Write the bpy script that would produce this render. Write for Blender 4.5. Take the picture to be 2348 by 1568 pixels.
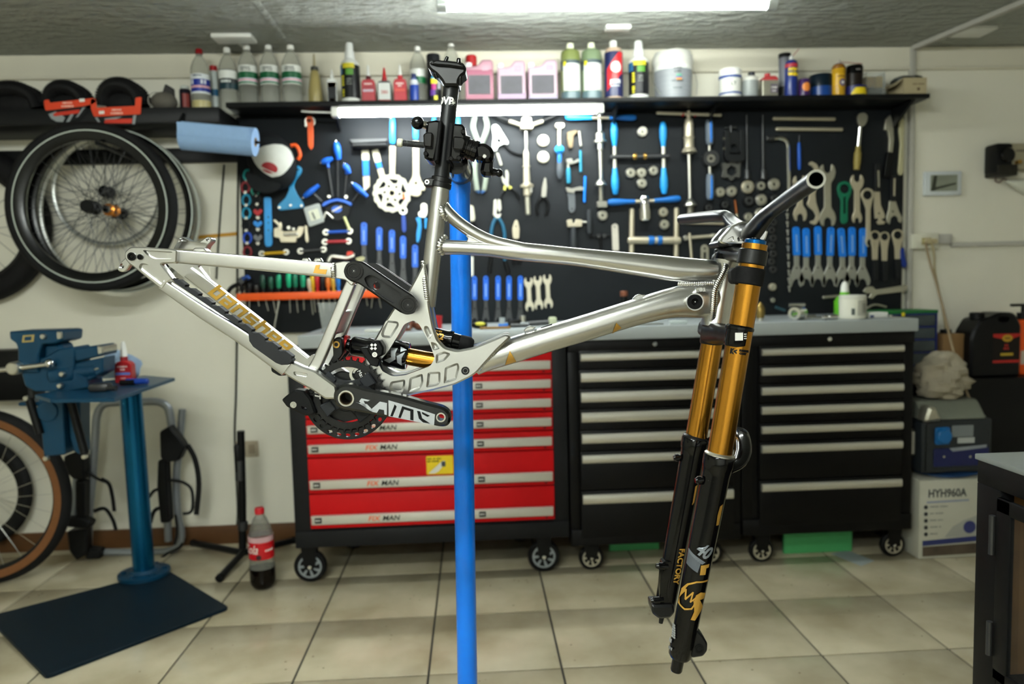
import bpy, bmesh, math, random
from mathutils import Vector, Matrix, geometry

random.seed(7)
for o in list(bpy.data.objects): bpy.data.objects.remove(o)
sc = bpy.context.scene
COL = sc.collection
# ---------------------------------------------------------------- camera (vanishing points measured in the photograph)
FP, CX, CY, EYE = 1720.0, 1174.0, 784.0, 1.16
ey = Vector(((1085-CX)/FP, -(650-CY)/FP, -1)).normalized()
ex = Vector((1, 0.0248, 0)); ex = (ex - ey*ex.dot(ey)).normalized()
ez = ex.cross(ey)
RM = Matrix((ex, ey, ez))                      # camera axes -> world axes
cam_d = bpy.data.cameras.new('camera'); cam = bpy.data.objects.new('camera', cam_d); COL.objects.link(cam)
cam_d.sensor_width = 36; cam_d.lens = FP/2348*36; cam_d.clip_start = 0.02
cam.matrix_world = Matrix.Translation((0, 0, EYE)) @ RM.to_4x4()
cam_d.dof.use_dof = True; cam_d.dof.focus_distance = 1.27; cam_d.dof.aperture_fstop = 3.3
sc.camera = cam
# ---------------------------------------------------------------- world, exposure
w = bpy.data.worlds.new('world'); sc.world = w; w.use_nodes = True
w.node_tree.nodes['Background'].inputs[0].default_value = (.5, .55, .5, 1)
w.node_tree.nodes['Background'].inputs[1].default_value = 0.05
vs = sc.view_settings; vs.view_transform = 'Standard'; vs.look = 'None'; vs.gamma = 1; vs.use_curve_mapping = False
vs.exposure = 1.55
TUBE_E, TUBE_FILL, LED_E = 22.0, 60.0, 29.0                      # emission of the seen tube, the added unseen tubes and the shelf lamp

ld = bpy.data.lights.new('rear_fill_light', 'AREA'); ld.shape = 'RECTANGLE'; ld.size = 3.4; ld.size_y = 1.9; ld.energy = 3.5; ld.color = (.93, 1, .97)
lo_ = bpy.data.objects.new('rear_fill_light', ld); COL.objects.link(lo_); lo_.location = (.3, -2.56, 1.0); lo_.rotation_euler = (math.pi/2, 0, 0)   # soft fill added behind the camera for broad frame highlights; no door there
cy = sc.cycles; cy.max_bounces = 5; cy.diffuse_bounces = 3; cy.glossy_bounces = 3; cy.transmission_bounces = 4; cy.transparent_max_bounces = 6; cy.caustics_reflective = False; cy.caustics_refractive = False; cy.use_light_tree = False
# ---------------------------------------------------------------- measuring helpers
def ray(u, v): return RM @ Vector(((u-CX)/FP, -(v-CY)/FP, -1))
def P(u, v, Y):                                 # point seen at (u,v) on the upright plane y=Y
    d = ray(u, v); return Vector((0, 0, EYE)) + d*(Y/d.y)
def PF(u, v, z=0):                              # point seen at (u,v) on the level plane z
    d = ray(u, v); return Vector((0, 0, EYE)) + d*((z-EYE)/d.z)
def px(Y): return Y/FP                          # metres per pixel at depth Y

# ---------------------------------------------------------------- materials
def C(h):
    if not isinstance(h, str): return tuple(h)
    h = h.lstrip('#'); r = []
    for i in (0, 2, 4):
        x = int(h[i:i+2], 16)/255; r.append(x/12.92 if x < .04045 else ((x+.055)/1.055)**2.4)
    return tuple(r)
MATS = {}
def mat(name, col, rough=.5, metal=0, var=.06, scale=30, bump=0, coat=0, trans=0, emit=0, alpha=1, stretch=(1,1,1), ior=1.45, rvar=0, spec=None, bdist=.01):
    if name in MATS: return MATS[name]
    m = bpy.data.materials.new(name); m.use_nodes = True; nt = m.node_tree; b = nt.nodes['Principled BSDF']
    c = C(col)
    tc = nt.nodes.new('ShaderNodeTexCoord'); mp = nt.nodes.new('ShaderNodeMapping'); nz = nt.nodes.new('ShaderNodeTexNoise')
    mp.inputs['Scale'].default_value = stretch
    nz.inputs['Scale'].default_value = scale; nz.inputs['Detail'].default_value = 4 if bump else 2
    if var <= .05 and not bump and not rvar:    # plain even colour: a single tint node chain is enough
        nz.inputs['Detail'].default_value = 0
    nt.links.new(tc.outputs['Object'], mp.inputs[0]); nt.links.new(mp.outputs[0], nz.inputs['Vector'])
    mr = nt.nodes.new('ShaderNodeMix'); mr.data_type = 'RGBA'
    mr.inputs['A'].default_value = tuple(x*(1-var) for x in c)+(1,); mr.inputs['B'].default_value = tuple(min(1, x*(1+var)) for x in c)+(1,)
    nt.links.new(nz.outputs['Fac'], mr.inputs['Factor']); nt.links.new(mr.outputs['Result'], b.inputs['Base Color'])
    b.inputs['Roughness'].default_value = rough; b.inputs['Metallic'].default_value = metal
    b.inputs['Coat Weight'].default_value = coat; b.inputs['Coat Roughness'].default_value = .08
    b.inputs['Transmission Weight'].default_value = trans; b.inputs['IOR'].default_value = ior; b.inputs['Alpha'].default_value = alpha
    c_lum = max(c)
    b.inputs['Specular IOR Level'].default_value = spec if spec is not None else (.22 if c_lum < .02 and not metal and not coat else .5)
    if rvar:
        mm = nt.nodes.new('ShaderNodeMapRange'); mm.inputs['To Min'].default_value = max(.02, rough-rvar); mm.inputs['To Max'].default_value = rough+rvar
        nt.links.new(nz.outputs['Fac'], mm.inputs['Value']); nt.links.new(mm.outputs[0], b.inputs['Roughness'])
    if emit:
        b.inputs['Emission Color'].default_value = c+(1,); b.inputs['Emission Strength'].default_value = emit
    if bump:
        bn = nt.nodes.new('ShaderNodeBump'); bn.inputs['Strength'].default_value = bump; bn.inputs['Distance'].default_value = bdist
        nt.links.new(nz.outputs['Fac'], bn.inputs['Height']); nt.links.new(bn.outputs[0], b.inputs['Normal'])
    MATS[name] = m; return m
def hexmat(h, rough=.45, metal=0, **k):         # a plain painted or plastic colour
    return mat('paint_%s_%d_%d' % (h.lstrip('#'), rough*100, metal*100), h, rough, metal, **k)

# ---------------------------------------------------------------- mesh helpers: every shape is (verts, faces)
def _frame(d):
    d = d.normalized(); a = Vector((0, 0, 1)) if abs(d.z) < .9 else Vector((0, 1, 0))
    x = a.cross(d).normalized(); return x, d.cross(x), d
def spin(p0, p1, prof, n=16, caps=True):        # lathe along p0->p1; prof = [(t 0..1, radius m)]
    p0, p1 = Vector(p0), Vector(p1); x, y, d = _frame(p1-p0); L = p1-p0
    V, Fc = [], []
    for t, r in prof:
        for i in range(n):
            a = 2*math.pi*i/n; V.append(p0 + L*t + x*(r*math.cos(a)) + y*(r*math.sin(a)))
    for k in range(len(prof)-1):
        for i in range(n):
            j = (i+1) % n; Fc.append((k*n+i, k*n+j, (k+1)*n+j, (k+1)*n+i))
    if caps:
        Fc.append(tuple(range(n-1, -1, -1))); Fc.append(tuple(range((len(prof)-1)*n, len(prof)*n)))
    return V, Fc
def cyl(p0, p1, r, r1=None, n=16, bev=0):
    r1 = r if r1 is None else r1; L = max(1e-6, (Vector(p1)-Vector(p0)).length)
    if bev:
        b = bev/L; return spin(p0, p1, [(0, max(r-bev, 1e-4)), (b, r), (1-b, r1), (1, max(r1-bev, 1e-4))], n)
    return spin(p0, p1, [(0, r), (1, r1)], n)
def ringtube(p0, p1, ro, ri, n=20):             # a hollow washer or pipe
    p0, p1 = Vector(p0), Vector(p1); x, y, d = _frame(p1-p0); V, Fc = [], []
    for p, r in ((p0, ro), (p1, ro), (p1, ri), (p0, ri)):
        for i in range(n):
            a = 2*math.pi*i/n; V.append(p + x*(r*math.cos(a)) + y*(r*math.sin(a)))
    for k in range(4):
        for i in range(n):
            j = (i+1) % n; q = (k+1) % 4; Fc.append((k*n+i, k*n+j, q*n+j, q*n+i))
    return V, Fc
def torus(c, axis, R, r, n=32, m=8, a0=0, a1=2*math.pi):
    x, y, d = _frame(Vector(axis)); c = Vector(c); full = abs(a1-a0-2*math.pi) < 1e-6
    V, Fc = [], []; N = n if full else n+1
    for i in range(N):
        a = a0+(a1-a0)*i/n; q = x*math.cos(a)+y*math.sin(a)
        for k in range(m):
            b = 2*math.pi*k/m; V.append(c + q*(R+r*math.cos(b)) + d*(r*math.sin(b)))
    for i in range(n):
        j = (i+1) % N
        for k in range(m):
            l = (k+1) % m; Fc.append((i*m+k, j*m+k, j*m+l, i*m+l))
    if not full: Fc += [tuple(range(m)), tuple(range(n*m+m-1, n*m-1, -1))]
    return V, Fc
def sphere(c, r, n=16, sq=(1,1,1)):
    c = Vector(c); V, Fc = [], []; m = n//2
    for k in range(m+1):
        b = math.pi*k/m
        for i in range(n):
            a = 2*math.pi*i/n
            V.append(c+Vector((r*sq[0]*math.sin(b)*math.cos(a), r*sq[1]*math.sin(b)*math.sin(a), r*sq[2]*math.cos(b))))
    for k in range(m):
        for i in range(n):
            j = (i+1) % n; Fc.append((k*n+i, (k+1)*n+i, (k+1)*n+j, k*n+j))
    return V, Fc
def sweep(pts, rad, up=(0,1,0), n=14, caps=True, sq=2.0):  # tube through pts; rad = r or [(in-plane r, along-up r)]; sq>2 = boxier section
    pts = [Vector(p) for p in pts]; up = Vector(up).normalized(); V, Fc = [], []
    if not isinstance(rad, (list, tuple)): rad = [rad]*len(pts)
    rad = [(r, r) if not isinstance(r, (list, tuple)) else r for r in rad]
    for i, p in enumerate(pts):
        a = pts[max(0, i-1)]; b = pts[min(len(pts)-1, i+1)]; d = (b-a).normalized()
        u2 = up
        if abs(d.dot(up)) > .98: u2 = Vector((.3, .2, .9))
        s = d.cross(u2).normalized(); t = s.cross(d).normalized()
        for k in range(n):
            q = 2*math.pi*k/n; cs, sn = math.cos(q), math.sin(q)
            cs = math.copysign(abs(cs)**(2/sq), cs); sn = math.copysign(abs(sn)**(2/sq), sn)
            V.append(p + s*(rad[i][0]*cs) + t*(rad[i][1]*sn))
    for i in range(len(pts)-1):
        for k in range(n):
            l = (k+1) % n; Fc.append((i*n+k, i*n+l, (i+1)*n+l, (i+1)*n+k))
    if caps: Fc += [tuple(range(n-1, -1, -1)), tuple(range((len(pts)-1)*n, len(pts)*n))]
    return V, Fc
def smooth(pts, k=6):                           # Catmull-Rom through pts (any tuple length)
    out = []; n = len(pts)
    for i in range(n-1):
        p0, p1, p2, p3 = pts[max(0, i-1)], pts[i], pts[i+1], pts[min(n-1, i+2)]
        for j in range(k):
            t = j/k
            out.append(tuple(.5*(2*b+(c-a)*t+(2*a-5*b+4*c-d)*t*t+(-a+3*b-3*c+d)*t**3) for a, b, c, d in zip(p0, p1, p2, p3)))
    out.append(tuple(pts[-1])); return out
def box(lo, hi, bev=0):
    bm = bmesh.new(); bmesh.ops.create_cube(bm, size=1)
    lo, hi = Vector(lo), Vector(hi)
    for v in bm.verts: v.co = Vector(((lo[i]+hi[i])/2 + v.co[i]*(hi[i]-lo[i]) for i in range(3)))
    if bev: bmesh.ops.bevel(bm, geom=bm.edges[:], offset=bev, segments=2, profile=.5, affect='EDGES')
    bm.verts.ensure_lookup_table()
    r = [v.co.copy() for v in bm.verts], [tuple(v.index for v in f.verts) for f in bm.faces]; bm.free(); return r
def area2(p): return sum(p[i][0]*p[(i+1) % len(p)][1]-p[(i+1) % len(p)][0]*p[i][1] for i in range(len(p)))/2
def inset(p, d):                                # miter offset of a CCW polygon inwards
    out = []; n = len(p)
    for i in range(n):
        a, b, c = Vector(p[i-1][:2]), Vector(p[i][:2]), Vector(p[(i+1) % n][:2])
        e1, e2 = (b-a), (c-b)
        if e1.length < 1e-9 or e2.length < 1e-9: out.append(tuple(b)); continue
        e1.normalize(); e2.normalize(); n1 = Vector((-e1.y, e1.x)); n2 = Vector((-e2.y, e2.x)); m = n1+n2
        if m.length < 1e-3: m = n1
        m.normalize(); k = d/max(.45, m.dot(n1)); out.append((b.x+m.x*k, b.y+m.y*k))
    return out
def plate(outer, thick, fr, holes=(), pockets=(), bev=0):
    """Solid plate with an outline in the plane of frame fr=(o,ax,ay,an), rising to `thick` along an; holes go through, pockets=(poly,depth,slope)."""
    o, ax, ay, an = fr; M3 = lambda q, c: o + ax*q[0] + ay*q[1] + an*c
    outer = list(outer) if area2(outer) > 0 else list(outer)[::-1]
    V, Fc = [], []
    def loop(poly, c): i = len(V); V.extend(M3(q, c) for q in poly); return list(range(i, i+len(poly)))
    def band(a, b):
        n = len(a)
        for i in range(n): j = (i+1) % n; Fc.append((a[i], a[j], b[j], b[i]))
    def fill(loops, c, flip=False):
        flat = [q for l in loops for q in l]; base = len(V); V.extend(M3(q, c) for q in flat)
        for t in geometry.tessellate_polygon([[Vector((q[0], q[1], 0)) for q in l] for l in loops]):
            a, b, d = t; A = (flat[b][0]-flat[a][0])*(flat[d][1]-flat[a][1])-(flat[d][0]-flat[a][0])*(flat[b][1]-flat[a][1])
            if (A < 0) != flip: b, d = d, b
            Fc.append((base+a, base+b, base+d))
    top = inset(outer, bev) if bev else outer
    hs = [list(h) if area2(h) < 0 else list(h)[::-1] for h in holes]
    pk = [(list(p) if area2(p) < 0 else list(p)[::-1], d, s) for p, d, s in pockets]
    l0 = loop(outer, 0); l1 = loop(outer, thick-bev); band(l0, l1)
    if bev: l2 = loop(top, thick); band(l1, l2)
    fill([top]+hs+[p for p, d, s in pk], thick); fill([outer]+hs, 0, True)
    for h in hs: band(loop(h, 0), loop(h, thick))
    for p, d, s in pk:
        fl = inset(p[::-1], s)[::-1]; band(loop(fl, thick-d), loop(p, thick)); fill([fl[::-1]], thick-d)
    return V, Fc
def circ(c, r, n=16, r2=None, rot=0):
    r2 = r2 or r; ca, sa = math.cos(rot), math.sin(rot); out = []
    for i in range(n):
        a = 2*math.pi*i/n; x, y = r*math.cos(a), r2*math.sin(a); out.append((c[0]+x*ca-y*sa, c[1]+x*sa+y*ca))
    return out
def rrect(x0, y0, x1, y1, r, n=4):
    out = []
    for cx, cy, a in ((x1-r, y0+r, -90), (x1-r, y1-r, 0), (x0+r, y1-r, 90), (x0+r, y0+r, 180)):
        for i in range(n+1): t = math.radians(a+90*i/n); out.append((cx+r*math.cos(t), cy+r*math.sin(t)))
    return out
def rounded(poly, r, n=3):                      # round the corners of a polygon
    out = []; m = len(poly)
    for i in range(m):
        a, b, c = Vector(poly[i-1]), Vector(poly[i]), Vector(poly[(i+1) % m])
        k1 = min(r, (a-b).length*.45); k2 = min(r, (c-b).length*.45)
        p, q = b+(a-b).normalized()*k1, b+(c-b).normalized()*k2
        for j in range(n+1): t = j/n; out.append(tuple(p*(1-t)**2+b*2*t*(1-t)+q*t*t))
    return out
def join(*vfs):
    V, Fc = [], []
    for v, f in vfs: b = len(V); V.extend(v); Fc.extend(tuple(i+b for i in q) for q in f)
    return V, Fc
def textmesh(s, size, fr, depth=.0006, shear=0, align='CENTER', xs=1.0, bold=0):   # lettering as thin solid mesh in frame fr
    if s[0] == '~':                              # print too small to read in the photograph: rows of letter-sized marks
        o, ax, ay, an = fr; rnd = random.Random(s); W = .5*size*xs*len(s[1:]); x = {'CENTER': -W/2, 'LEFT': 0}[align]; out = []
        for ch in s[1:]:
            if ch != ' ':
                wd = rnd.uniform(.28, .42)*size*xs; hh = rnd.uniform(.5, .66)*size
                out.append(plate([(x, -hh/2), (x+wd, -hh/2), (x+wd+shear*hh, hh/2), (x+shear*hh, hh/2)], depth, fr))
            x += .5*size*xs
        return join(*out)
    cu = bpy.data.curves.new('lettering', 'FONT'); cu.body = s; cu.size = size; cu.shear = shear; cu.extrude = depth/2; cu.align_x = align; cu.align_y = 'CENTER'; cu.offset = bold
    cu.resolution_u = 3
    ob = bpy.data.objects.new('lettering', cu); COL.objects.link(ob)
    me = bpy.data.meshes.new_from_object(ob.evaluated_get(bpy.context.evaluated_depsgraph_get()))
    o, ax, ay, an = fr
    V = [o + ax*(v.co.x*xs) + ay*v.co.y + an*(v.co.z+depth/2) for v in me.vertices]; Fc = [tuple(p.vertices) for p in me.polygons]
    bpy.data.objects.remove(ob); bpy.data.curves.remove(cu); bpy.data.meshes.remove(me)
    return V, Fc

# ---------------------------------------------------------------- object helpers
WM = {}
NOSPLIT = ('print', 'weld', 'spokes', 'tread', 'tile', 'card_print', 'crown_print', 'leg_', 'ring_print', 'post_print', 'brand', 'tag_print', 'thread', 'spring', 'guide_print', 'coating', 'reservoir_print', 'print_', 'clamp_screw', 'frame', 'body', 'shell', 'carton', 'case')
def islands(V, Fc):                             # separate pieces of a shape, grouped where they touch
    p = list(range(len(V)))
    def f(i):
        while p[i] != i: p[i] = p[p[i]]; i = p[i]
        return i
    for q in Fc:
        a = f(q[0])
        for i in q[1:]: p[f(i)] = a
    g = {}
    for q in Fc: g.setdefault(f(q[0]), []).append(q)
    bx = []
    for k, fs in g.items():
        ii = {i for q in fs for i in q}; bx.append([[min(V[i][c] for i in ii)-.002 for c in range(3)], [max(V[i][c] for i in ii)+.002 for c in range(3)], fs])
    ch = True
    while ch and len(bx) < 60:
        ch = False
        for i in range(len(bx)):
            for j in range(i+1, len(bx)):
                a, b = bx[i], bx[j]
                if all(a[0][c] <= b[1][c] and b[0][c] <= a[1][c] for c in range(3)):
                    bx[i] = [[min(a[0][c], b[0][c]) for c in range(3)], [max(a[1][c], b[1][c]) for c in range(3)], a[2]+b[2]]; del bx[j]; ch = True; break
            if ch: break
    return [b[2] for b in bx]
def mk(name, vf, m, parent=None, sm=True, ang=35):
    V, Fc = vf
    if parent is not None and not name.startswith(NOSPLIT) and len(V) < 6000:
        gs = islands(V, Fc)
        if 1 < len(gs) <= 8:
            rs = []
            for fs in gs:
                ii = sorted({i for q in fs for i in q}); mp = {i: k for k, i in enumerate(ii)}
                rs.append(_mk(name, ([V[i] for i in ii], [tuple(mp[i] for i in q) for q in fs]), m, parent, sm, ang))
            return rs[0]
    return _mk(name, vf, m, parent, sm, ang)
def _mk(name, vf, m, parent=None, sm=True, ang=35):
    V, Fc = vf
    me = bpy.data.meshes.new(name)
    if parent is not None:
        inv = WM[parent.name].inverted(); V = [inv @ Vector(v) for v in V]; loc = None
    else:
        V = [Vector(v) for v in V]
        loc = Vector(((min(v.x for v in V)+max(v.x for v in V))/2, (min(v.y for v in V)+max(v.y for v in V))/2, min(v.z for v in V)))
        V = [v-loc for v in V]
    me.from_pydata(V, [], Fc); me.update()
    if sm:
        me.polygons.foreach_set('use_smooth', [True]*len(me.polygons))
        me.set_sharp_from_angle(angle=math.radians(ang))
    me.materials.append(m)
    o = bpy.data.objects.new(name, me); COL.objects.link(o)
    if parent is not None: o.parent = parent; WM[o.name] = WM[parent.name].copy()
    else: o.location = loc; WM[o.name] = Matrix.Translation(loc)
    return o
def tag(o, label, cat, group=None, kind=None):
    if label: o['label'] = label
    if cat: o['category'] = cat
    if group: o['group'] = group
    if kind: o['kind'] = kind
    return o
def thing(name, label, cat, loc, group=None, rot=0):
    o = bpy.data.objects.new(name, None); COL.objects.link(o); o.empty_display_size = .05
    o.location = loc; o.rotation_euler = (0, 0, rot); WM[o.name] = Matrix.Translation(Vector(loc)) @ Matrix.Rotation(rot, 4, 'Z')
    return tag(o, label, cat, group)
def one(name, vf, m, label, cat, group=None, **k): return tag(mk(name, vf, m, None, **k), label, cat, group)
def struct(name, vf, m, parent=None, **k):
    o = mk(name, vf, m, parent, **k)
    if parent is None: o['kind'] = 'structure'
    return o
def copy_part(src, parent, M):                  # copy of a mesh part under parent, at matrix M (parent space)
    c = src.copy(); COL.objects.link(c); c.parent = parent; c.matrix_local = M; WM[c.name] = WM[parent.name] @ M; return c
XA, YA, ZA = Vector((1,0,0)), Vector((0,1,0)), Vector((0,0,1))
def front(p): return (Vector(p), XA, ZA, -YA)   # frame of an upright surface facing the camera

# common materials
M_alu = mat('raw_aluminium', '#c9c9c6', .28, 1, var=.02, scale=40)
M_chrome = mat('chrome', '#e2e2e0', .12, 1, var=.02)
M_steel = mat('tool_steel', '#c9c7bd', .33, 1, var=.08, scale=60)
M_satin = mat('satin_steel', '#b9b6a6', .42, .85, var=.08, scale=60)
M_dsteel = mat('dark_steel', '#4a4b4c', .42, .8, var=.1, scale=60)
M_beige = mat('nickel_beige', '#c8bfa8', .42, .7, var=.06, scale=40)
M_black = mat('black_plastic', '#0c0d0e', .4, 0, var=.15)
M_rubber = mat('black_rubber', '#0d0d0e', .75, 0, var=.2, scale=60, bump=.1)
M_gloss = mat('gloss_black', '#050506', .14, 0, var=.05, coat=.15, spec=.3)
M_satblk = mat('satin_black_metal', '#141516', .36, .3, var=.1)
M_blue = mat('tool_blue', '#0a78de', .4, 0, var=.08)
M_cyan = mat('handle_cyan', '#2496de', .4, 0, var=.08)
M_white = mat('white_plastic', '#e8e8e2', .4, 0, var=.04)
M_gold = mat('kashima_gold', '#bd8530', .22, 1, var=.04, scale=80, stretch=(1,1,.1))
M_orange = mat('orange_plastic', '#f05a12', .45, 0, var=.06)
M_red = mat('red_plastic', '#b01218', .4, 0, var=.06)
# ================================================================ ROOM
WALL, PEG, CEIL, TILE = 3.43, 3.395, 2.19, .40
SX = 1.16/1.13
M_wall = mat('plaster_wall', '#e9e6d6', .75, 0, var=.05, scale=3, bump=.05)
M_tile = mat('floor_tile', '#cfc3a4', .22, 0, var=.10, scale=7, rvar=.06)
M_grout = mat('grout', '#36342e', .85, 0, var=.15, scale=20)
M_ceil = mat('rough_ceiling', '#a9aca4', .8, 0, var=.07, scale=13, bump=1.0, stretch=(1, 2.0, 1), bdist=.05)
XL, XR, YB = -3.0, 3.1, -2.6
floor = struct('floor', box((XL, YB, -.06), (XR, WALL+.1, -.004)), M_grout, sm=False)
# tiles: lines measured at x = -.552 + k*.39 (times SX), rows at y = 2.21 + k*.415
tx0, ty0 = -.552*SX, 2.205*.981
r_t = random.Random(3)
dirt = bpy.data.materials.new('floor_tile_speckled'); dirt.use_nodes = True
nt = dirt.node_tree; bs = nt.nodes['Principled BSDF']; tc = nt.nodes.new('ShaderNodeTexCoord')
geo = nt.nodes.new('ShaderNodeNewGeometry')
n1 = nt.nodes.new('ShaderNodeTexNoise'); n1.inputs['Scale'].default_value = 3.5; n1.inputs['Detail'].default_value = 6
n2 = nt.nodes.new('ShaderNodeTexVoronoi'); n2.inputs['Scale'].default_value = 26
n3 = nt.nodes.new('ShaderNodeTexNoise'); n3.inputs['Scale'].default_value = 5
for n in (n1, n2, n3): nt.links.new(geo.outputs['Position'], n.inputs['Vector'])
rp = nt.nodes.new('ShaderNodeValToRGB'); rp.color_ramp.elements[0].color = C('#a59a7d')+(1,); rp.color_ramp.elements[1].color = C('#cfc6ab')+(1,)
rp.color_ramp.elements[0].position = .3; rp.color_ramp.elements[1].position = .7
nt.links.new(n1.outputs['Fac'], rp.inputs[0])
lt = nt.nodes.new('ShaderNodeMath'); lt.operation = 'LESS_THAN'; lt.inputs[1].default_value = .1; nt.links.new(n2.outputs['Distance'], lt.inputs[0])
gt = nt.nodes.new('ShaderNodeMath'); gt.operation = 'GREATER_THAN'; gt.inputs[1].default_value = .56; nt.links.new(n3.outputs['Fac'], gt.inputs[0])
mu = nt.nodes.new('ShaderNodeMath'); mu.operation = 'MULTIPLY'; nt.links.new(lt.outputs[0], mu.inputs[0]); nt.links.new(gt.outputs[0], mu.inputs[1])
m2 = nt.nodes.new('ShaderNodeMath'); m2.operation = 'MULTIPLY'; m2.inputs[1].default_value = .6; nt.links.new(mu.outputs[0], m2.inputs[0])
mx = nt.nodes.new('ShaderNodeMix'); mx.data_type = 'RGBA'; mx.inputs['B'].default_value = C('#5b513f')+(1,)
nt.links.new(m2.outputs[0], mx.inputs['Factor']); nt.links.new(rp.outputs[0], mx.inputs['A']); nt.links.new(mx.outputs['Result'], bs.inputs['Base Color'])
bs.inputs['Roughness'].default_value = .2
tproto = None
for i in range(-6, 9):
    for j in range(-9, 4):
        x0 = tx0+i*TILE; y0 = ty0+j*TILE+.0
        if y0 > WALL-.03: continue
        if tproto is None:
            tproto = mk('tile', box((x0+.0033, y0+.0033, -.012), (x0+TILE-.0033, y0+TILE-.0033, 0), .0012), dirt, floor); tb = (x0, y0)
        else:
            copy_part(tproto, floor, Matrix.Translation((x0-tb[0], y0-tb[1], r_t.uniform(-.0004, .0002))))
struct('ceiling', box((XL, YB, CEIL), (XR, WALL+.1, CEIL+.1)), M_ceil, sm=False)
struct('wall_back', box((XL, WALL, -.05), (XR, WALL+.1, CEIL)), M_wall, sm=False)
struct('wall_left', box((XL-.1, YB, -.05), (XL, WALL+.1, CEIL)), M_wall, sm=False)
struct('wall_right', box((XR, YB, -.05), (XR+.1, WALL+.1, CEIL)), M_wall, sm=False)
struct('wall_rear', box((XL, YB-.1, -.05), (XR, YB, CEIL)), M_wall, sm=False)
struct('baseboard_back', box((XL, WALL-.015, 0), (XR, WALL, .085), .003), mat('brown_baseboard', '#5a3a1c', .5, 0, var=.2, scale=12, stretch=(.3, 1, 4)))
zt = P(2000, 152, WALL).z
struct('trim_1', box((XL, WALL-.012, zt-.012), (XR, WALL, CEIL-.004), .002), mat('trim_paint', '#e2ddca', .7, 0, var=.06, scale=5), sm=False)
struct('trim_2', box((XL, WALL-.02, zt-.022), (XR, WALL, zt-.008), .004), MATS['trim_paint'])
# conduits
M_cond = mat('conduit_grey', '#b9b7ad', .5, 0, var=.04)
def on_wall(u, v, d=0): return P(u, v, WALL-d)
a = on_wall(2092, 118, .012); b = on_wall(2078, 700, .012)
one('cable_conduit', box((a.x-.012, WALL-.025, .62), (a.x+.012, WALL-.0005, CEIL-.002), .003), M_cond, 'white vertical cable channel on the wall right of the black tool board', 'conduit')
c = PF(2340, 2, CEIL); q = PF(2100, 112, CEIL)
dv = Vector((c.x-a.x, c.y-WALL, 0)).normalized(); sd = Vector((dv.y, -dv.x, 0))*.013
pts = [Vector((a.x, WALL-.03, 0)), Vector((a.x, WALL-.03, 0))+dv*2.0]
poly = [(pts[0]+sd).xy, (pts[1]+sd).xy, (pts[1]-sd).xy, (pts[0]-sd).xy]
one('ceiling_conduit', plate([tuple(p) for p in poly], .022, (Vector((0, 0, CEIL-.0225)), XA, YA, ZA), bev=.003), M_cond, 'grey cable channel running along the ceiling at upper right', 'conduit')
h0 = on_wall(2180, 562, .01); h1 = on_wall(2348, 556, .01)
one('wall_conduit', box((h0.x, WALL-.02, h0.z-.009), (XR-.01, WALL-.0005, h0.z+.012), .004), M_cond, 'thin horizontal cable channel on the right wall beside the socket box', 'conduit')
# ceiling boxes
def ceil_box(u0, u1, v0, v1, label, th=.018):
    p = PF(u0, v1, CEIL); r = PF(u1, v0, CEIL)
    return one('junction_box', box((p.x, min(p.y, r.y), CEIL-th), (r.x, max(p.y, r.y), CEIL-.0005), .004), M_white, label, 'junction box', 'ceiling junction boxes')
ceil_box(500, 575, 74, 92, 'white cable box on the ceiling above the clear water bottles')
ceil_box(1385, 1448, 54, 64, 'small white box on the ceiling just behind the lit tube')
ceil_box(2175, 2290, 56, 78, 'pale flat box on the ceiling at far right beyond the cable channel')
one('ceiling_cable', sweep([PF(548, 96, CEIL)-ZA*.006, PF(585, 130, CEIL)-ZA*.006], .006), M_white, 'white cable cover from the ceiling box towards the wall', 'cable')
one('ceiling_ridge', sweep([PF(585, 2, CEIL)+ZA*.006, PF(620, 50, CEIL)+ZA*.006, PF(650, 92, CEIL)+ZA*.006], [(.02, .012)]*3, up=(0, 0, 1)), M_ceil, 'raised plaster seam across the ceiling left of the lamp', 'seam')

# ================================================================ CEILING TUBE LAMPS
M_tube = mat('lit_tube', '#f4fbf6', .4, 0, var=0, emit=TUBE_E)
M_led = mat('lit_led_tube', '#f4fbfa', .4, 0, var=0, emit=LED_E)
M_tube2 = mat('lit_tube_fill', '#f4fbf6', .4, 0, var=0, emit=TUBE_FILL)  # stronger emission for the added tubes out of view
def tube_lamp(xc, yc, L, label, tm=M_tube):
    z = CEIL-.065
    t = thing('tube_lamp', label, 'lamp', (xc, yc, CEIL-.002), 'ceiling tube lamps')
    mk('housing', box((xc-L/2-.02, yc-.045, CEIL-.028), (xc+L/2+.02, yc+.045, CEIL-.002), .004), M_white, t)
    mk('tube', cyl((xc-L/2+.03, yc, z), (xc+L/2-.03, yc, z), .019, n=20), tm, t)
    for s in (-1, 1):
        x = xc+s*(L/2-.012)
        mk('end_cap', cyl((x-.018, yc, z), (x+.018, yc, z), .024, n=18, bev=.003), mat('lamp_cap', '#cfd6d6', .3, .3), t)
        mk('bracket', box((x-.015, yc-.02, z+.01), (x+.015, yc+.02, CEIL-.02), .003), M_white, t)
    return t
l0 = PF(1025, 11, CEIL-.065); l1 = PF(1755, 10, CEIL-.065)
LY = (l0.y+l1.y)/2; LX = (l0.x+l1.x)/2; LL = l1.x-l0.x+.06
tube_lamp(LX, LY, LL, 'lit white fluorescent tube on the ceiling above the bicycle frame')
tube_lamp(-.6, .3, LL, 'unseen fluorescent tube added on the ceiling above the camera', M_tube2)  # added out of view to brighten surfaces facing the camera
tube_lamp(-.9, -1.2, LL, 'unseen fluorescent tube added on the ceiling behind the camera', M_tube2)  # second unseen tube, added as more frontal light

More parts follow.
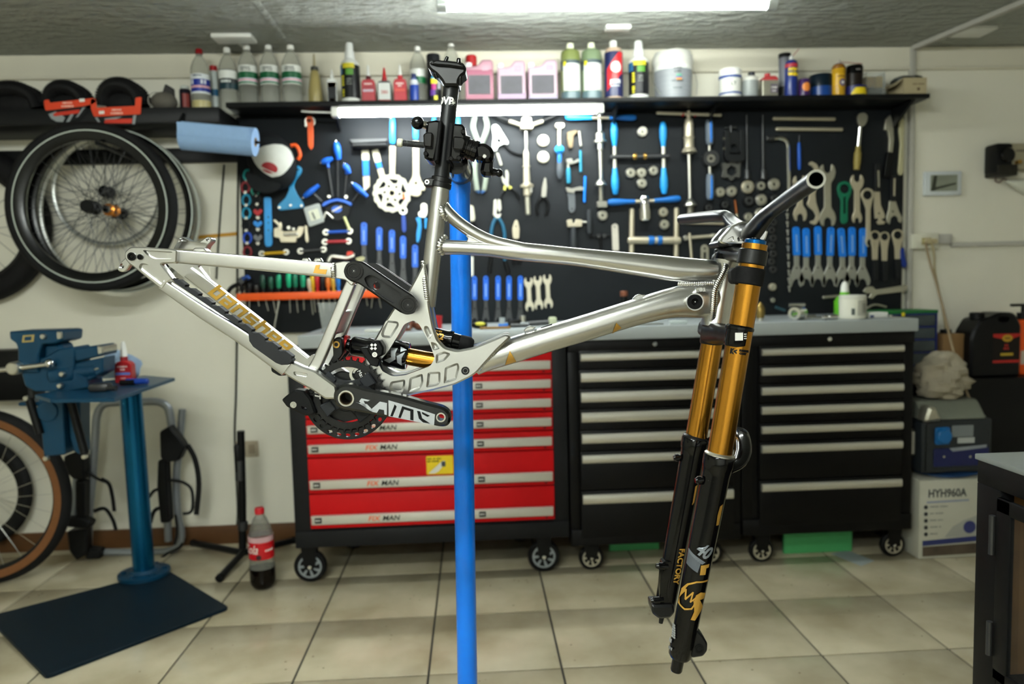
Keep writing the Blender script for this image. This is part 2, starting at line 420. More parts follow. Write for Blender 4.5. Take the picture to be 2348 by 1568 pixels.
# ================================================================ SHELVES, PEGBOARD
SHY = 3.215; SHZ = P(1300, 224.5, SHY).z
pl = P(548, 400, PEG); pr = P(2072, 400, PEG); SHL = P(517, 240, SHY).x; SHR = P(2133, 222, SHY).x
M_board = mat('black_board', '#1b1e21', .55, 0, var=.25, scale=6, rvar=.1)
M_shelf = mat('black_shelf', '#121314', .45, 0, var=.15, scale=8)
one('tool_board', box((pl.x, PEG, .96), (pr.x, WALL-.0005, SHZ-.021), .002), M_board, 'large matt black tool board covering the back wall', 'tool board')
shelf = thing('wall_shelf', 'long black shelf above the tool board full of bottles', 'shelf', ((SHL+SHR)/2, SHY+.1, SHZ-.02))
mk('board', box((SHL, SHY, SHZ-.02), (SHR, WALL-.0005, SHZ), .002), M_shelf, shelf)
mk('end_bracket', plate([(SHY+.01, SHZ-.021), (PEG-.001, SHZ-.021), (PEG-.001, SHZ-.11), (PEG-.02, SHZ-.11)], .012, (Vector((SHR-.07, 0, 0)), YA, ZA, XA)), M_shelf, shelf)
for u in (760, 1420, 1650):
    x = P(u, 240, SHY).x
    mk('bracket', plate([(SHY+.03, SHZ-.021), (PEG-.001, SHZ-.021), (PEG-.001, SHZ-.09), (PEG-.02, SHZ-.09)], .006, (Vector((x, 0, 0)), YA, ZA, XA)), M_shelf, shelf)
# led strip lamp below the shelf
le0 = P(778, 250, SHY+.03); le1 = P(1366, 241, SHY+.03)
led = thing('led_lamp', 'lit white tube lamp fixed under the bottle shelf', 'lamp', ((le0.x+le1.x)/2, SHY+.03, SHZ-.022))
lz = SHZ-.021
mk('mount', box((le0.x-.03, SHY+.008, lz-.007), (le1.x+.03, SHY+.055, lz), .002), M_white, led)
mk('tube', box((le0.x, SHY+.012, lz-.036), (le1.x, SHY+.05, lz-.007), .009), M_led, led)
for x in (le0.x-.016, le1.x+.016): mk('end_cap', box((x-.016, SHY+.009, lz-.04), (x+.016, SHY+.054, lz-.004), .005), M_white, led)
mk('lead', sweep([(le0.x-.03, SHY+.03, lz-.02), (le0.x-.12, SHY+.03, lz-.016), (le0.x-.16, SHY+.05, lz-.008)], .004), M_white, led)
# lower left shelf
LSY = 3.13; ls_r = SHL-.001; LSZ = P(300, 247, LSY).z
one('left_shelf', box((XL+.01, LSY, LSZ-.062), (ls_r-.0, WALL-.0005, LSZ), .003), M_shelf, 'thick black shelf at left carrying the spare tyres', 'shelf')
# ================================================================ TOOL CABINETS AND WORKTOP
CF = 2.87                                       # front plane of the cabinets
def cx_(u, v=1000): return P(u, v, CF).x
def cz_(v, u): return P(u, v, CF).z
M_cabblk = mat('cabinet_black', '#070708', .38, 0, var=.2, scale=10, rvar=.08)
M_cabgrey = mat('cabinet_charcoal', '#17181a', .5, 0, var=.15, scale=10)
M_cabred = mat('cabinet_red', '#c4060e', .5, 0, var=.05, scale=6, spec=.25)
M_strip = mat('drawer_strip_alu', '#d9d8cf', .38, .55, var=.07, scale=8, stretch=(.4, 1, 6))
M_bar = mat('drawer_bar_alu', '#d6d3c8', .33, .7, var=.06, scale=8, stretch=(.3, 1, 6))
M_wtop = mat('worktop_grey', '#a7aeaf', .35, .1, var=.06, scale=12)
wt0 = P(688, 772, CF-.02); wt1 = P(2107, 734, CF-.02); WZ = (P(1077, 757, CF-.02).z+P(1613, 745, CF-.02).z)/2; WH = .05
one('worktop', box((wt0.x-.01, CF-.02, WZ-WH), (wt1.x, PEG-.004, WZ), .004), M_wtop, 'long grey metal worktop lying over the three tool cabinets', 'worktop')
M_wheel = mat('caster_tyre', '#0b0b0c', .6, 0, var=.2)
M_rim_g = mat('caster_rim_grey', '#8d9498', .4, .3); M_rim_s = mat('caster_rim_silver', '#c9c3b2', .35, .6)
def caster(parent, x, y, r, ztop, rimm, front_=True):
    cst = mk('caster', join(cyl((x-.0, y-.014, r), (x, y+.014, r), r, n=28, bev=.006)), M_wheel, parent)
    rm = []
    ri = r*.72
    rm.append(ringtube((x, y-.0155, r), (x, y-.008, r), ri, ri*.84, 28))
    for k in range(7):
        a = 2*math.pi*k/7; a2 = a+.42
        p = [(x+.25*ri*math.cos(a), r+.25*ri*math.sin(a)), (x+.86*ri*math.cos(a2-.12), r+.86*ri*math.sin(a2-.12)), (x+.86*ri*math.cos(a2+.2), r+.86*ri*math.sin(a2+.2)), (x+.25*ri*math.cos(a+.5), r+.25*ri*math.sin(a+.5))]
        rm.append(plate(p, .005, (Vector((0, y-.010, 0)), XA, ZA, -YA)))
    rm.append(cyl((x, y-.018, r), (x, y-.008, r), ri*.27, n=14, bev=.002))
    mk('rim', join(*rm), rimm, cst)
    mk('hub_bolt', cyl((x, y-.026, r), (x, y-.016, r), r*.13, n=10, bev=.002), M_chrome, cst)
    fk = [(x-.032, ztop), (x+.032, ztop), (x+.022, r*1.1), (x+.013, r*.85), (x-.013, r*.85), (x-.022, r*1.1)]
    mk('fork', join(plate(fk, .004, (Vector((0, y-.019, 0)), XA, ZA, -YA)), plate(fk, .004, (Vector((0, y+.023, 0)), XA, ZA, -YA)), box((x-.04, y-.035, ztop-.008), (x+.04, y+.035, ztop))), M_cabblk, cst)
def cabinet(name, label, u0, u1, vb, side, frame_m, drawers, dmat, hmat, r, casters, rimm, lx0, lx1, red=False):
    x0, x1 = cx_(u0), cx_(u1); zb = cz_(vb, (u0+u1)/2); zt = WZ-WH-.001; yb = PEG-.03
    t = thing(name, label, 'tool cabinet', ((x0+x1)/2, (CF+yb)/2, 0))
    mk('body', join(box((x0, CF+.012, zb), (x0+side, yb, zt), .003), box((x1-side, CF+.012, zb), (x1, yb, zt), .003),
                    box((x0+side-.002, CF+.02, zb+.001), (x1-side+.002, yb, zt-.001)), box((x0+.001, CF+.005, zb), (x1-.001, yb, zb+.065), .003),
                    box((x0+.001, CF+.005, zt-(.045 if not red else .012)), (x1-.001, yb-.001, zt), .002)), frame_m, t)
    if not red:
        mk('lock', cyl(Vector(((x0+x1)/2, CF+.006, zt-.022)), Vector(((x0+x1)/2, CF-.002, zt-.022)), .009, n=16, bev=.002), M_chrome, t)
    dl, dr = cx_(lx0), cx_(lx1)
    for i, (vt, vbm, vh0, vh1) in enumerate(drawers):        # top, bottom of the drawer front and of its grip, in photo rows
        um = (u0+u1)/2; z1, z0 = cz_(vt, um), cz_(vbm, um); h1, h0 = cz_(vh0, um), cz_(vh1, um)
        d = mk('drawer', box((dl-.006, CF+.002, z0+.0015), (dr+.006, CF+.03, z1-.0015), .002), dmat, t)
        if red:
            mk('grip', join(box((dl, CF-.012, h0), (dr, CF+.003, h1), .0035), box((dl, CF-.016, h1-.006), (dr, CF+.002, h1-.001), .001)), hmat, d)
            hz = (h0+h1)/2; hh = h1-h0
            w = (dr-dl)
            for k, xx in enumerate((dl+.027, dl+.027+w*.675)):
                mk('tag', plate(rrect(xx-.013, hz-hh*.3, xx+.013, hz+hh*.28, .001), .0012, (Vector((0, CF-.012, 0)), XA, ZA, -YA)), M_black, d)
                mk('tag_print', textmesh('~XXX', .013, front((xx, CF-.0133, hz)), .0003), M_white, d)
            xt = P(838, 1024, CF).x; x2 = P(873, 1024, CF).x
            if True:
                mk('brand_orange', textmesh('FIX', .027, front((xt, CF-.0122, hz-.001)), .0004, .2, 'LEFT', 1.15, .0005), M_orange, d)
                mk('brand_black', textmesh('MAN', .027, front((x2-.003, CF-.0122, hz-.001)), .0004, .2, 'LEFT', 1.1, .0005), M_black, d)
            mk('slot', plate(rrect(dr-.03, h0-.012, dr-.022, h0-.006, .001), .001, (Vector((0, CF+.002, 0)), XA, ZA, -YA)), M_black, d)
        else:
            hz = (h0+h1)/2; hr = (h1-h0)/2
            mk('grip', join(sweep([(dl, CF-.004, hz), (dr, CF-.004, hz)], [(hr, .010)]*2, up=(0, 1, 0), n=14, sq=2.6)), hmat, d)
    for (u, v, back) in casters:
        p = PF(u, v); caster(t, p.x, CF+.06 if not back else yb-.07, r, zb+.001, rimm)
    return t
# red cabinet: rows of drawer fronts read at x~985
rows = []
R0 = [(790,812),(828,848),(878,900),(922,946),(964,988),(1008,1032),(1092,1114),(1172,1197)]
tops = [806, 826, 872, 916, 958, 1002, 1052, 1126, 1206]
redrows = [(797, 835, 812, 833), (836, 856, 838, 856)]
grips = [(834,854),(878,897),(922,941),(966,985),(1010,1030),(1091,1112),(1171,1192)]
prev = 812; redrows = []
for g0, g1 in grips: redrows.append((prev, g1+11, g0, g1)); prev = g1+12
red_cab = cabinet('tool_cabinet', 'wide tool cabinet with red drawers and pale grip strips', 664, 1302, 1246, .065, M_cabgrey, redrows, M_cabred, M_strip, .064,
        [(712, 1336, 0), (1252, 1328, 0), (800, 1280, 1), (1200, 1270, 1)], M_rim_g, 706, 1265, red=True)
g7 = [(806,823),(850,871),(894,917),(940,963),(989,1011),(1037,1056),(1127,1149)]
def rowz(g): 
    out = []; prev = g[0][0]-8
    for i, (a, b) in enumerate(g): out.append((prev+1, (g[i+1][0]-8 if i < len(g)-1 else b+80), a, b)); prev = out[-1][1]
    return out
g8 = [(a-9, b-9) for a, b in ((804,820),(848,865),(892,910),(936,954),(981,998),(1024,1042),(1112,1130))]
cabinet('tool_cabinet', 'narrow black tool cabinet in the middle with silver drawer bars', 1306, 1700, 1246, .04, M_cabblk, rowz(g7), M_cabblk, M_bar, .05,
        [(1364, 1324, 0), (1640, 1308, 0), (1500, 1262, 1)], M_rim_s, 1334, 1680)
cabinet('tool_cabinet', 'narrow black tool cabinet at the right end of the worktop', 1704, 2096, 1222, .04, M_cabblk, rowz(g8), M_cabblk, M_bar, .05,
        [(1758, 1300, 0), (2062, 1285, 0), (1880, 1262, 1)], M_rim_s, 1746, 2067)
# yellow sticker on the red cabinet
s0 = P(977, 1046, CF); s1 = P(1040, 1086, CF)
st = thing('warning_sticker', 'yellow instruction sticker on a deep red drawer', 'sticker', ((s0.x+s1.x)/2, CF+.001, s1.z))
mk('sheet', plate(rrect(s0.x, s1.z, s1.x, s0.z, .004), .0008, (Vector((0, CF+.002, 0)), XA, ZA, -YA)), hexmat('#f2d21a'), st)
xm, zm = (s0.x+s1.x)/2, (s0.z+s1.z)/2
mk('picture', plate([(xm-.045, s1.z+.004), (xm-.02, s1.z+.004), (xm-.005, s1.z+.012), (xm+.022, s1.z+.044), (xm+.02, s1.z+.052), (xm+.01, s1.z+.052)], .0004, (Vector((0, CF+.0011, 0)), XA, ZA, -YA)), hexmat('#e6e4dc'), st)
mk('picture_tool', plate(rrect(xm+.006, s1.z+.03, xm+.022, s1.z+.05, .003), .0004, (Vector((0, CF+.0006, 0)), XA, ZA, -YA)), hexmat('#44464a'), st)
mk('print', join(textmesh('~XXXX XX XXXX', .009, front((s0.x+.004, CF+.001, s0.z-.011)), .0003, 0, 'LEFT'), textmesh('~XXX XXXXXX', .009, front((s0.x+.004, CF+.001, s0.z-.021)), .0003, 0, 'LEFT')), M_black, st)
# ================================================================ THINGS ON THE SHELF
M_pet = mat('clear_plastic', '#dfe3da', .1, 0, var=.02, trans=.75, alpha=.55, ior=1.2)
M_clear = mat('clear_thin_plastic', '#e6ebe6', .12, 0, var=.02, trans=.6, alpha=.4, ior=1.15)
GRPB = 'bottles on the shelf'
def base(u0, u1, vt, dy, zz=None):
    Y = SHY+dy; zz = SHZ if zz is None else zz
    a, b = P(u0, 200, Y), P(u1, 200, Y); c = P((u0+u1)/2, vt, Y); return (a.x+b.x)/2, Y, zz+.0005, (b.x-a.x)/2, c.z-zz
def lathe(x, y, z, prof, n=20): z = z; return spin((x, y, z), (x, y, z+1), [(h, r) for r, h in prof], n)
def band(x, y, z, r, z0, z1, n=24, a0=0, a1=2*math.pi): # a label shell, camera side when a0,a1 given
    V, Fc = [], []
    for k, zz in enumerate((z0, z1)):
        for i in range(n+1):
            a = a0+(a1-a0)*i/n; V.append(Vector((x+r*math.sin(a), y-r*math.cos(a), z+zz)))
    for i in range(n): Fc.append((i, i+1, n+2+i, n+1+i))
    V2 = [v+(v-Vector((x, y, v.z))).normalized()*-.0006 for v in V]; m = len(V)
    V += V2; Fc += [tuple(q+m for q in reversed(f)) for f in Fc]
    Fc += [(i+1, i, m+i, m+i+1) for i in range(n)] + [(n+1+i, n+2+i, m+n+2+i, m+n+1+i) for i in range(n)]
    return V, Fc
def wtext(s, size, x, y, z, r, xs=1, shear=0, vert=False, bold=.0003):     # lettering wrapped on an upright cylinder
    V, Fc = textmesh(s, size, (Vector((0, 0, 0)), XA, ZA, -YA), .0004, shear, 'CENTER', xs, bold)
    out = []
    for v in V:
        a, b = (v.x, v.z) if not vert else (-v.z, v.x)
        th = a/r; rr = r-v.y+.0001; out.append(Vector((x+rr*math.sin(th), y-rr*math.cos(th), z+b)))
    return out, Fc
def water_bottle(u0, u1, vt, capm, labs, label, dy=.09, zz=None, liquid=None, lettering=None):
    x, y, z, r, h = base(u0, u1, vt, dy, zz); t = thing('plastic_bottle', label, 'bottle', (x, y, z), GRPB)
    prof = [(.0, 0), (r*.8, .001), (r*.97, h*.03), (r, h*.08), (r, h*.30), (r*.95, h*.325), (r*.98, h*.35), (r*.98, h*.60), (r, h*.66), (r*.95, h*.72), (r*.72, h*.81), (r*.42, h*.88), (r*.30, h*.905), (r*.30, h*.93)]
    mk('bottle', lathe(x, y, z, prof, 24), M_pet, t)
    mk('cap', lathe(x, y, z, [(.0, h*.92), (r*.37, h*.92), (r*.37, h*.985), (r*.3, h), (0, h)], 16), capm, t)
    mk('neck_ring', lathe(x, y, z, [(r*.25, h*.893), (r*.36, h*.895), (r*.36, h*.905), (r*.25, h*.908)], 16), M_clear, t)
    if liquid: mk('liquid', lathe(x, y, z, [(0, .0), (r*.81, .0008), (r*.98, h*.03), (r*1.008, h*.08), (r*1.008, h*liquid[1]), (0, h*liquid[1])], 20), hexmat(liquid[0], .2), t)
    for (c, a, b, k) in labs: mk('label', band(x, y, z, r*k, h*a, h*b, a0=-1.9, a1=1.9), hexmat(c, .35), t)
    for (s, zc, sz, c, dx) in (lettering or []): mk('print', wtext(s, sz, x, y, z+h*zc, r*1.015, .9), hexmat(c), t)
    return t
x, y, z, r, h = base(411, 436, 196, .07, LSZ)
t = thing('small_can', 'small dark can with pale domed cap left of the red-capped bottle', 'can', (x, y, z), GRPB)
mk('body', lathe(x, y, z, [(0, 0), (r*.95, 0), (r, .003), (r, h*.82), (r*.9, h*.86), (0, h*.86)]), hexmat('#1a1620'), t)
mk('cap', lathe(x, y, z, [(0, h*.85), (r*.85, h*.85), (r*.8, h*.96), (r*.3, h), (0, h)]), hexmat('#c9cfc6'), t)
mk('label', band(x, y, z, r*1.01, h*.25, h*.7, a0=-.2, a1=1.1), hexmat('#8c3a34'), t)
water_bottle(439, 482, 113, mat('red_cap', '#8d0b12', .4), [('#dfe4e6', .30, .60, 1.0), ('#1b2f8e', .33, .52, 1.012), ('#d8a4ae', .385, .42, 1.02)], 'clear plastic bottle with red cap and blue white label', .06, LSZ, ('#c9bd86', .2),
             [('~XXXXXXX', .57, .012, '#33405a', 0), ('~XX  XX', .475, .03, '#e6e8ee', 0)])
x, y, z, r, h = base(483, 500, 152, .13, LSZ)
t = thing('slim_tube', 'slim white and blue tube with a red lid behind two water bottles', 'tube', (x, y, z), GRPB)
mk('body', lathe(x, y, z, [(0, 0), (r, .002), (r, h*.9), (0, h*.9)]), hexmat('#d4dcd8'), t); mk('cap', lathe(x, y, z, [(0, h*.9), (r*1.02, h*.9), (r*1.02, h), (0, h)]), M_red, t)
mk('label', band(x, y, z, r*1.02, h*.42, h*.55), hexmat('#1d5f86'), t)
water_bottle(503, 546, 110, M_white, [('#2a3133', .42, .65, 1.0), ('#11343c', .36, .445, 1.012), ('#dfe2dd', .52, .64, 1.008)], 'clear plastic bottle with white cap and dark teal label', .07, LSZ,
             None, [('~XXXXXX', .475, .016, '#dfe6e2', 0)])
for k, (u0, u1) in enumerate(((548, 592), (598, 641), (648, 692))):
    water_bottle(u0, u1, 104, M_white, [('#e4e6e0', .33, .645, 1.0), ('#0f5a35', .43, .535, 1.012), ('#cfd6e6', .38, .43, 1.013), ('#d99aa4', .39, .415, 1.02), ('#1a6a42', .345, .375, 1.012)],
                 ('first', 'second', 'third')[k]+' from left of three clear bottles with green and white labels', .08, None, None, [('~XXXXXXXXX', .60, .010, '#4a524c', 0), ('~XXXX XXXXX', .565, .010, '#4a524c', 0)])
# cone squeeze bottle
x, y, z, r, h = base(706, 740, 124, .1)
t = thing('squeeze_bottle', 'pale yellow tapered squeeze bottle with a long thin nozzle', 'bottle', (x, y, z), GRPB)
mk('body', lathe(x, y, z, [(0, 0), (r*.95, 0), (r, .004), (r*.93, h*.3), (r*.6, h*.62), (r*.45, h*.68), (0, h*.68)]), mat('amber_translucent', '#b3a468', .35, 0, trans=.3), t)
mk('collar', lathe(x, y, z, [(0, h*.68), (r*.52, h*.68), (r*.5, h*.75), (r*.2, h*.77), (0, h*.77)]), hexmat('#3a3c36'), t)
mk('nozzle', lathe(x, y, z, [(0, h*.76), (r*.22, h*.77), (r*.12, h), (0, h)]), hexmat('#a89e7c'), t)
def dropper(u0, u1, vt, bodyc, neckc, nozc, labs, label, dy=.07, flat=.6, lettering=None, name='glue_bottle', nh=.62):
    x, y, z, r, h = base(u0, u1, vt, dy); t = thing(name, label, 'bottle', (x, y, z), GRPB)
    mk('body', plate(rounded([(x-r, z), (x+r, z), (x+r, z+h*(nh-.1)), (x+r*.8, z+h*nh), (x-r*.8, z+h*nh), (x-r, z+h*(nh-.1))], r*.25), 2*r*flat, (Vector((0, y+r*flat, 0)), XA, ZA, -YA), bev=.002), hexmat(bodyc, .35), t)
    mk('neck', lathe(x, y, z, [(0, h*nh-.002), (r*.42, h*nh-.002), (r*.38, h*(nh+.1)), (0, h*(nh+.1))], 14), hexmat(neckc, .35), t)
    mk('nozzle', lathe(x, y, z, [(0, h*(nh+.09)), (r*.33, h*(nh+.1)), (r*.28, h*(nh+.16)), (r*.12, h), (0, h)], 14), hexmat(nozc, .4), t)
    for (c, a, b, wd) in labs: mk('label', plate(rrect(x-r*wd, z+h*a, x+r*wd, z+h*b, .002), .0007, (Vector((0, y-r*flat, 0)), XA, ZA, -YA)), hexmat(c), t)
    for (s, zc, sz, c) in (lettering or []): mk('print', textmesh(s, sz, front((x, y-r*flat-.0007, z+h*zc)), .0004, 0, 'CENTER', 1, .0003), hexmat(c), t)
    return t
dropper(751, 773, 160, '#dfe0da', '#dfe0da', '#e8e8e2', [('#191a1a', .08, .62, .85), ('#e0b714', .48, .62, .84), ('#e0b714', .08, .16, .5)], 'small white bottle with black and yellow label beside the big black one', flat=.7, nh=.72)
def spray_lube(u0, u1, vt, label, dy=.07):
    x, y, z, r, h = base(u0, u1, vt, dy); t = thing('lubricant_bottle', label, 'bottle', (x, y, z), GRPB)
    mk('body', lathe(x, y, z, [(0, 0), (r*.95, 0), (r, .004), (r, h*.62), (r*.9, h*.68), (r*.6, h*.73), (0, h*.73)], 24), hexmat('#dcded8', .3), t)
    mk('cap', lathe(x, y, z, [(0, h*.71), (r*.57, h*.72), (r*.5, h*.86), (r*.44, h*.87), (r*.40, h*.985), (r*.34, h), (0, h)], 20), hexmat('#e4e6e4', .35), t)
    mk('label', band(x, y, z, r*1.008, h*.08, h*.62, a0=-1.8, a1=1.8), hexmat('#17181a', .3), t)
    mk('label_yellow', band(x, y, z, r*1.015, h*.56, h*.64, a0=-.9, a1=.6), hexmat('#c9bb22'), t)
    mk('label_blue', band(x, y, z, r*1.016, h*.47, h*.62, a0=-1.5, a1=-.75), hexmat('#1b5a86'), t)
    mk('label_green', band(x, y, z, r*1.015, h*.45, h*.55, a0=-.35, a1=.45), hexmat('#4f8a2a'), t)
    mk('print', join(wtext('~XXX XXXX', .022, x, y, z+h*.28, r*1.015, 1, 0, True)), hexmat('#d8cf28'), t)
    V = t.children[-1]
    V.rotation_euler = (0, 0, -.75)
    mk('print_small', join(*[wtext(s, .006, x, y, z+h*q, r*1.017, 1) for s, q in (('~XXXXXXXX', .38), ('~XXXXX XX', .34), ('~XXX XXXX', .30))]), hexmat('#8e938c'), t)
    return t
spray_lube(783, 826, 99, 'tall black bottle with white cap and yellow lettering, left one')
dropper(830, 861, 150, '#a4202a', '#4a1216', '#d8dad6', [('#7d2833', .4, .43, .8), ('#b9aab8', .3, .36, .8)], 'dark red dropper bottle with white tip, blue band across its label', lettering=[('~XXXXXX', .50, .011, '#e8d8d4')])
dropper(866, 898, 156, '#3a3d3e', '#9a1a20', '#b5161c', [('#c9ccc8', .10, .56, .85), ('#b9322c', .03, .09, .85)], 'grey dropper bottle with pointed red tip', lettering=[('380', .3, .02, '#b2524a')])
dropper(903, 933, 149, '#b0202c', '#b0202c', '#e2e2dc', [('#c9493c', .30, .37, .8)], 'bright red dropper bottle with white tip beside the seat post', lettering=[('~XXXXXX', .50, .011, '#eedcd8'), ('~XXX', .44, .011, '#eedcd8')])
water_bottle(941, 979, 107, M_white, [('#dfe1dc', .36, .6, 1.0), ('#0f6a3c', .36, .47, 1.012)], 'clear bottle with green label behind the small blue bottle', .12, None, None)
x, y, z, r, h = base(939, 960, 170, .05)
t = thing('blue_bottle', 'small blue bottle with navy cap in front of a clear bottle', 'bottle', (x, y, z), GRPB)
mk('body', lathe(x, y, z, [(0, 0), (r, .002), (r, h*.65), (r*.7, h*.83), (0, h*.83)]), hexmat('#1e3f9a', .3), t); mk('shoulder', lathe(x, y, z, [(r*1.01, h*.6), (r*.98, h*.72), (r*.6, h*.84), (.001, h*.85)]), hexmat('#d4d9de'), t)
mk('cap', lathe(x, y, z, [(0, h*.84), (r*.6, h*.84), (r*.55, h), (0, h)]), hexmat('#14245c'), t)
x, y, z, r, h = base(979, 1012, 126, .08)
t = thing('spray_can', 'black aerosol can with a colourful label behind the seat post', 'spray can', (x, y, z), GRPB)
mk('body', lathe(x, y, z, [(0, 0), (r*.95, 0), (r, .003), (r, h*.6), (r*.92, h*.63), (0, h*.63)], 22), hexmat('#15161a', .3), t); mk('cap', lathe(x, y, z, [(0, h*.62), (r*.96, h*.62), (r*.94, h*.98), (r*.88, h), (0, h)], 22), hexmat('#1b1c20', .45), t)
for c, a, b, q0, q1 in (('#2aa3d8', .48, .52, -.3, .9), ('#e8d21c', .38, .48, -.4, .5), ('#b8207a', .26, .38, -.3, .3), ('#5a2a8c', .14, .26, -.5, .2), ('#e8dc2a', .03, .14, .0, .5), ('#b9bcc4', .28, .50, .6, 1.1)):
    mk('label', band(x, y, z, r*1.01, h*a, h*b, a0=q0, a1=q1), hexmat(c), t)
water_bottle(1018, 1056, 96, M_white, [], 'clear unlabelled bottle with white cap right behind the saddle clamp', .12)
# jerrycans
def jerry(u0, u1, vt, c1, c2, fill, label, dy=.06, capc='#e8e6e6'):
    Y = SHY+dy; a, b = P(u0, 200, Y), P(u1, 200, Y); z = SHZ+.0005; h = P((u0+u1)/2, vt, Y).z-z; x0, x1 = a.x, b.x; w = x1-x0; d = w*.55
    t = thing('jerrycan', label, 'jerrycan', ((x0+x1)/2, Y+d/2, z), 'jerrycans on the shelf')
    out = rounded([(x0, z), (x1, z), (x1, z+h*.93), (x1-w*.06, z+h), (x0+w*.62, z+h), (x0+w*.45, z+h*.86), (x0, z+h*.82)], .008)
    hole = rounded([(x0+w*.58, z+h*.74), (x0+w*.86, z+h*.74), (x0+w*.86, z+h*.86), (x0+w*.62, z+h*.86)], .006)
    mk('body', plate(out, d, (Vector((0, Y+d, 0)), XA, ZA, -YA), bev=.006), mat('jerry_'+c1, c1, .35, 0, trans=.15), t)
    if fill: mk('liquid_band', plate(rounded([(x0+w*.02, z+.006), (x1-w*.02, z+.006), (x1-w*.02, z+h*fill), (x0+w*.02, z+h*fill)], .006), .001, (Vector((0, Y, 0)), XA, ZA, -YA)), hexmat(c2, .3), t)
    mk('label', plate(rrect(x0+w*.11, z+h*.19, x1-w*.12, z+h*.63, .002), .001, (Vector((0, Y-.0012, 0)), XA, ZA, -YA)), mat('faded_label', '#4c4a52', .5, 0, var=.35, scale=18), t)
    mk('grip_panel', plate(hole, .0015, (Vector((0, Y, 0)), XA, ZA, -YA)), mat('jerry_grip', '#b792a2', .4), t)
    mk('cap', cyl((x0+w*.13, Y+d*.5, z+h*.82), (x0+w*.13, Y+d*.5, z+h*.97), w*.13, n=18, bev=.003), hexmat(capc), t)
    return t
jerry(1067, 1132, 136, '#b98496', '#8f3456', .76, 'pink jerrycan nearest the seat post, almost full')
x, y, z, r, h = base(1069, 1095, 128, .16)
t = thing('red_lid_bottle', 'bottle with big red lid standing behind the darkest pink jerrycan', 'bottle', (x, y, z), GRPB)
mk('body', lathe(x, y, z, [(0, 0), (r, .002), (r, h*.7), (r*.6, h*.8), (0, h*.8)]), hexmat('#c8a6b0'), t); mk('cap', lathe(x, y, z, [(0, h*.78), (r*1.0, h*.78), (r*.98, h*.98), (r*.8, h), (0, h)]), M_red, t)
jerry(1141, 1206, 138, '#bf9fb0', '#9a7c9c', .22, 'middle one of three pink jerrycans, nearly empty')
jerry(1212, 1279, 136, '#c2a5b6', '#8f84a0', .16, 'rightmost of three pink jerrycans, beside the green bottles')
def green_bottle(u0, u1, vt, c, label):
    x, y, z, r, h = base(u0, u1, vt, .07); t = thing('oil_bottle', label, 'bottle', (x, y, z), GRPB)
    mk('body', lathe(x, y, z, [(0, 0), (r*.95, 0), (r, .004), (r, h*.78), (r*.93, h*.85), (r*.6, h*.89), (r*.3, h*.9), (0, h*.9)], 24), mat('green_'+c, c, .35, 0, trans=.2), t)
    mk('cap', lathe(x, y, z, [(0, h*.88), (r*.36, h*.89), (r*.4, h*.92), (r*.34, h*.995), (r*.2, h), (0, h)], 16), hexmat('#d9dcc0'), t)
    mk('label_top', band(x, y, z, r*1.008, h*.52, h*.68, a0=-1.7, a1=1.7), hexmat('#3b4a50'), t)
    mk('label', band(x, y, z, r*1.014, h*.16, h*.62, a0=-1.0, a1=1.6), hexmat('#cdd0cc'), t)
    mk('liquid_band', band(x, y, z, r*1.006, h*.01, h*.15), hexmat('#5b7076', .3), t)
    mk('badge', band(x, y, z, r*1.02, h*.58, h*.66, a0=-.95, a1=-.6), hexmat('#d8cc1e'), t)
green_bottle(1287, 1331, 100, '#7f8a4c', 'olive green bottle with white label, left one of the pair')
green_bottle(1334, 1380, 99, '#7c8f6c', 'sage green bottle with white label, right one of the pair')
x, y, z, r, h = base(1387, 1428, 94, .07)
t = thing('sealant_bottle', 'red and navy bottle with a white face emblem and white cap', 'bottle', (x, y, z), GRPB)
mk('body', lathe(x, y, z, [(0, 0), (r*.95, 0), (r, .004), (r, h*.78), (r*.85, h*.86), (r*.4, h*.89), (0, h*.89)], 24), hexmat('#b9a28c'), t)
mk('cap', lathe(x, y, z, [(0, h*.88), (r*.42, h*.89), (r*.42, h*.985), (r*.34, h), (0, h)], 16), M_white, t)
mk('label', band(x, y, z, r*1.008, h*.05, h*.79, a0=-1.8, a1=1.8), hexmat('#1c2350', .3), t)
V, Fc = [], []
poly = [(-r*1.0, .14*h), (r*.75, .42*h), (r*1.0, .42*h), (r*1.0, .78*h), (r*.4, .78*h), (-r*1.0, .5*h)]
def wrap(poly, x, y, z, rr, th=.0005):           # polygon wrapped on an upright cylinder (flat print)
    pv, pf = plate(poly, th, (Vector((0, 0, 0)), XA, ZA, -YA))
    bm = bmesh.new(); vs_ = [bm.verts.new(v) for v in pv]
    for f in pf:
        try: bm.faces.new([vs_[i] for i in f])
        except ValueError: pass
    for _ in range(2): bmesh.ops.subdivide_edges(bm, edges=[e for e in bm.edges if abs(e.verts[0].co.x-e.verts[1].co.x) > rr*.25], cuts=2); bmesh.ops.triangulate(bm, faces=bm.faces[:])
    bm.verts.ensure_lookup_table(); out = []
    for v in bm.verts:
        a = v.co.x/rr; q = rr-v.co.y; out.append(Vector((x+q*math.sin(a), y-q*math.cos(a), z+v.co.z)))
    r_ = out, [tuple(v.index for v in f.verts) for f in bm.faces]; bm.free(); return r_
mk('label_red', wrap(poly, x, y, z, r*1.014), hexmat('#c8242a', .3), t)
mk('emblem_ring', wrap(circ((r*.1, h*.53), r*.62, 20), x, y, z, r*1.022), hexmat('#e8c8c4'), t)
mk('emblem', wrap(circ((r*.1, h*.53), r*.5, 20), x, y, z, r*1.03), hexmat('#f2f2ee'), t)
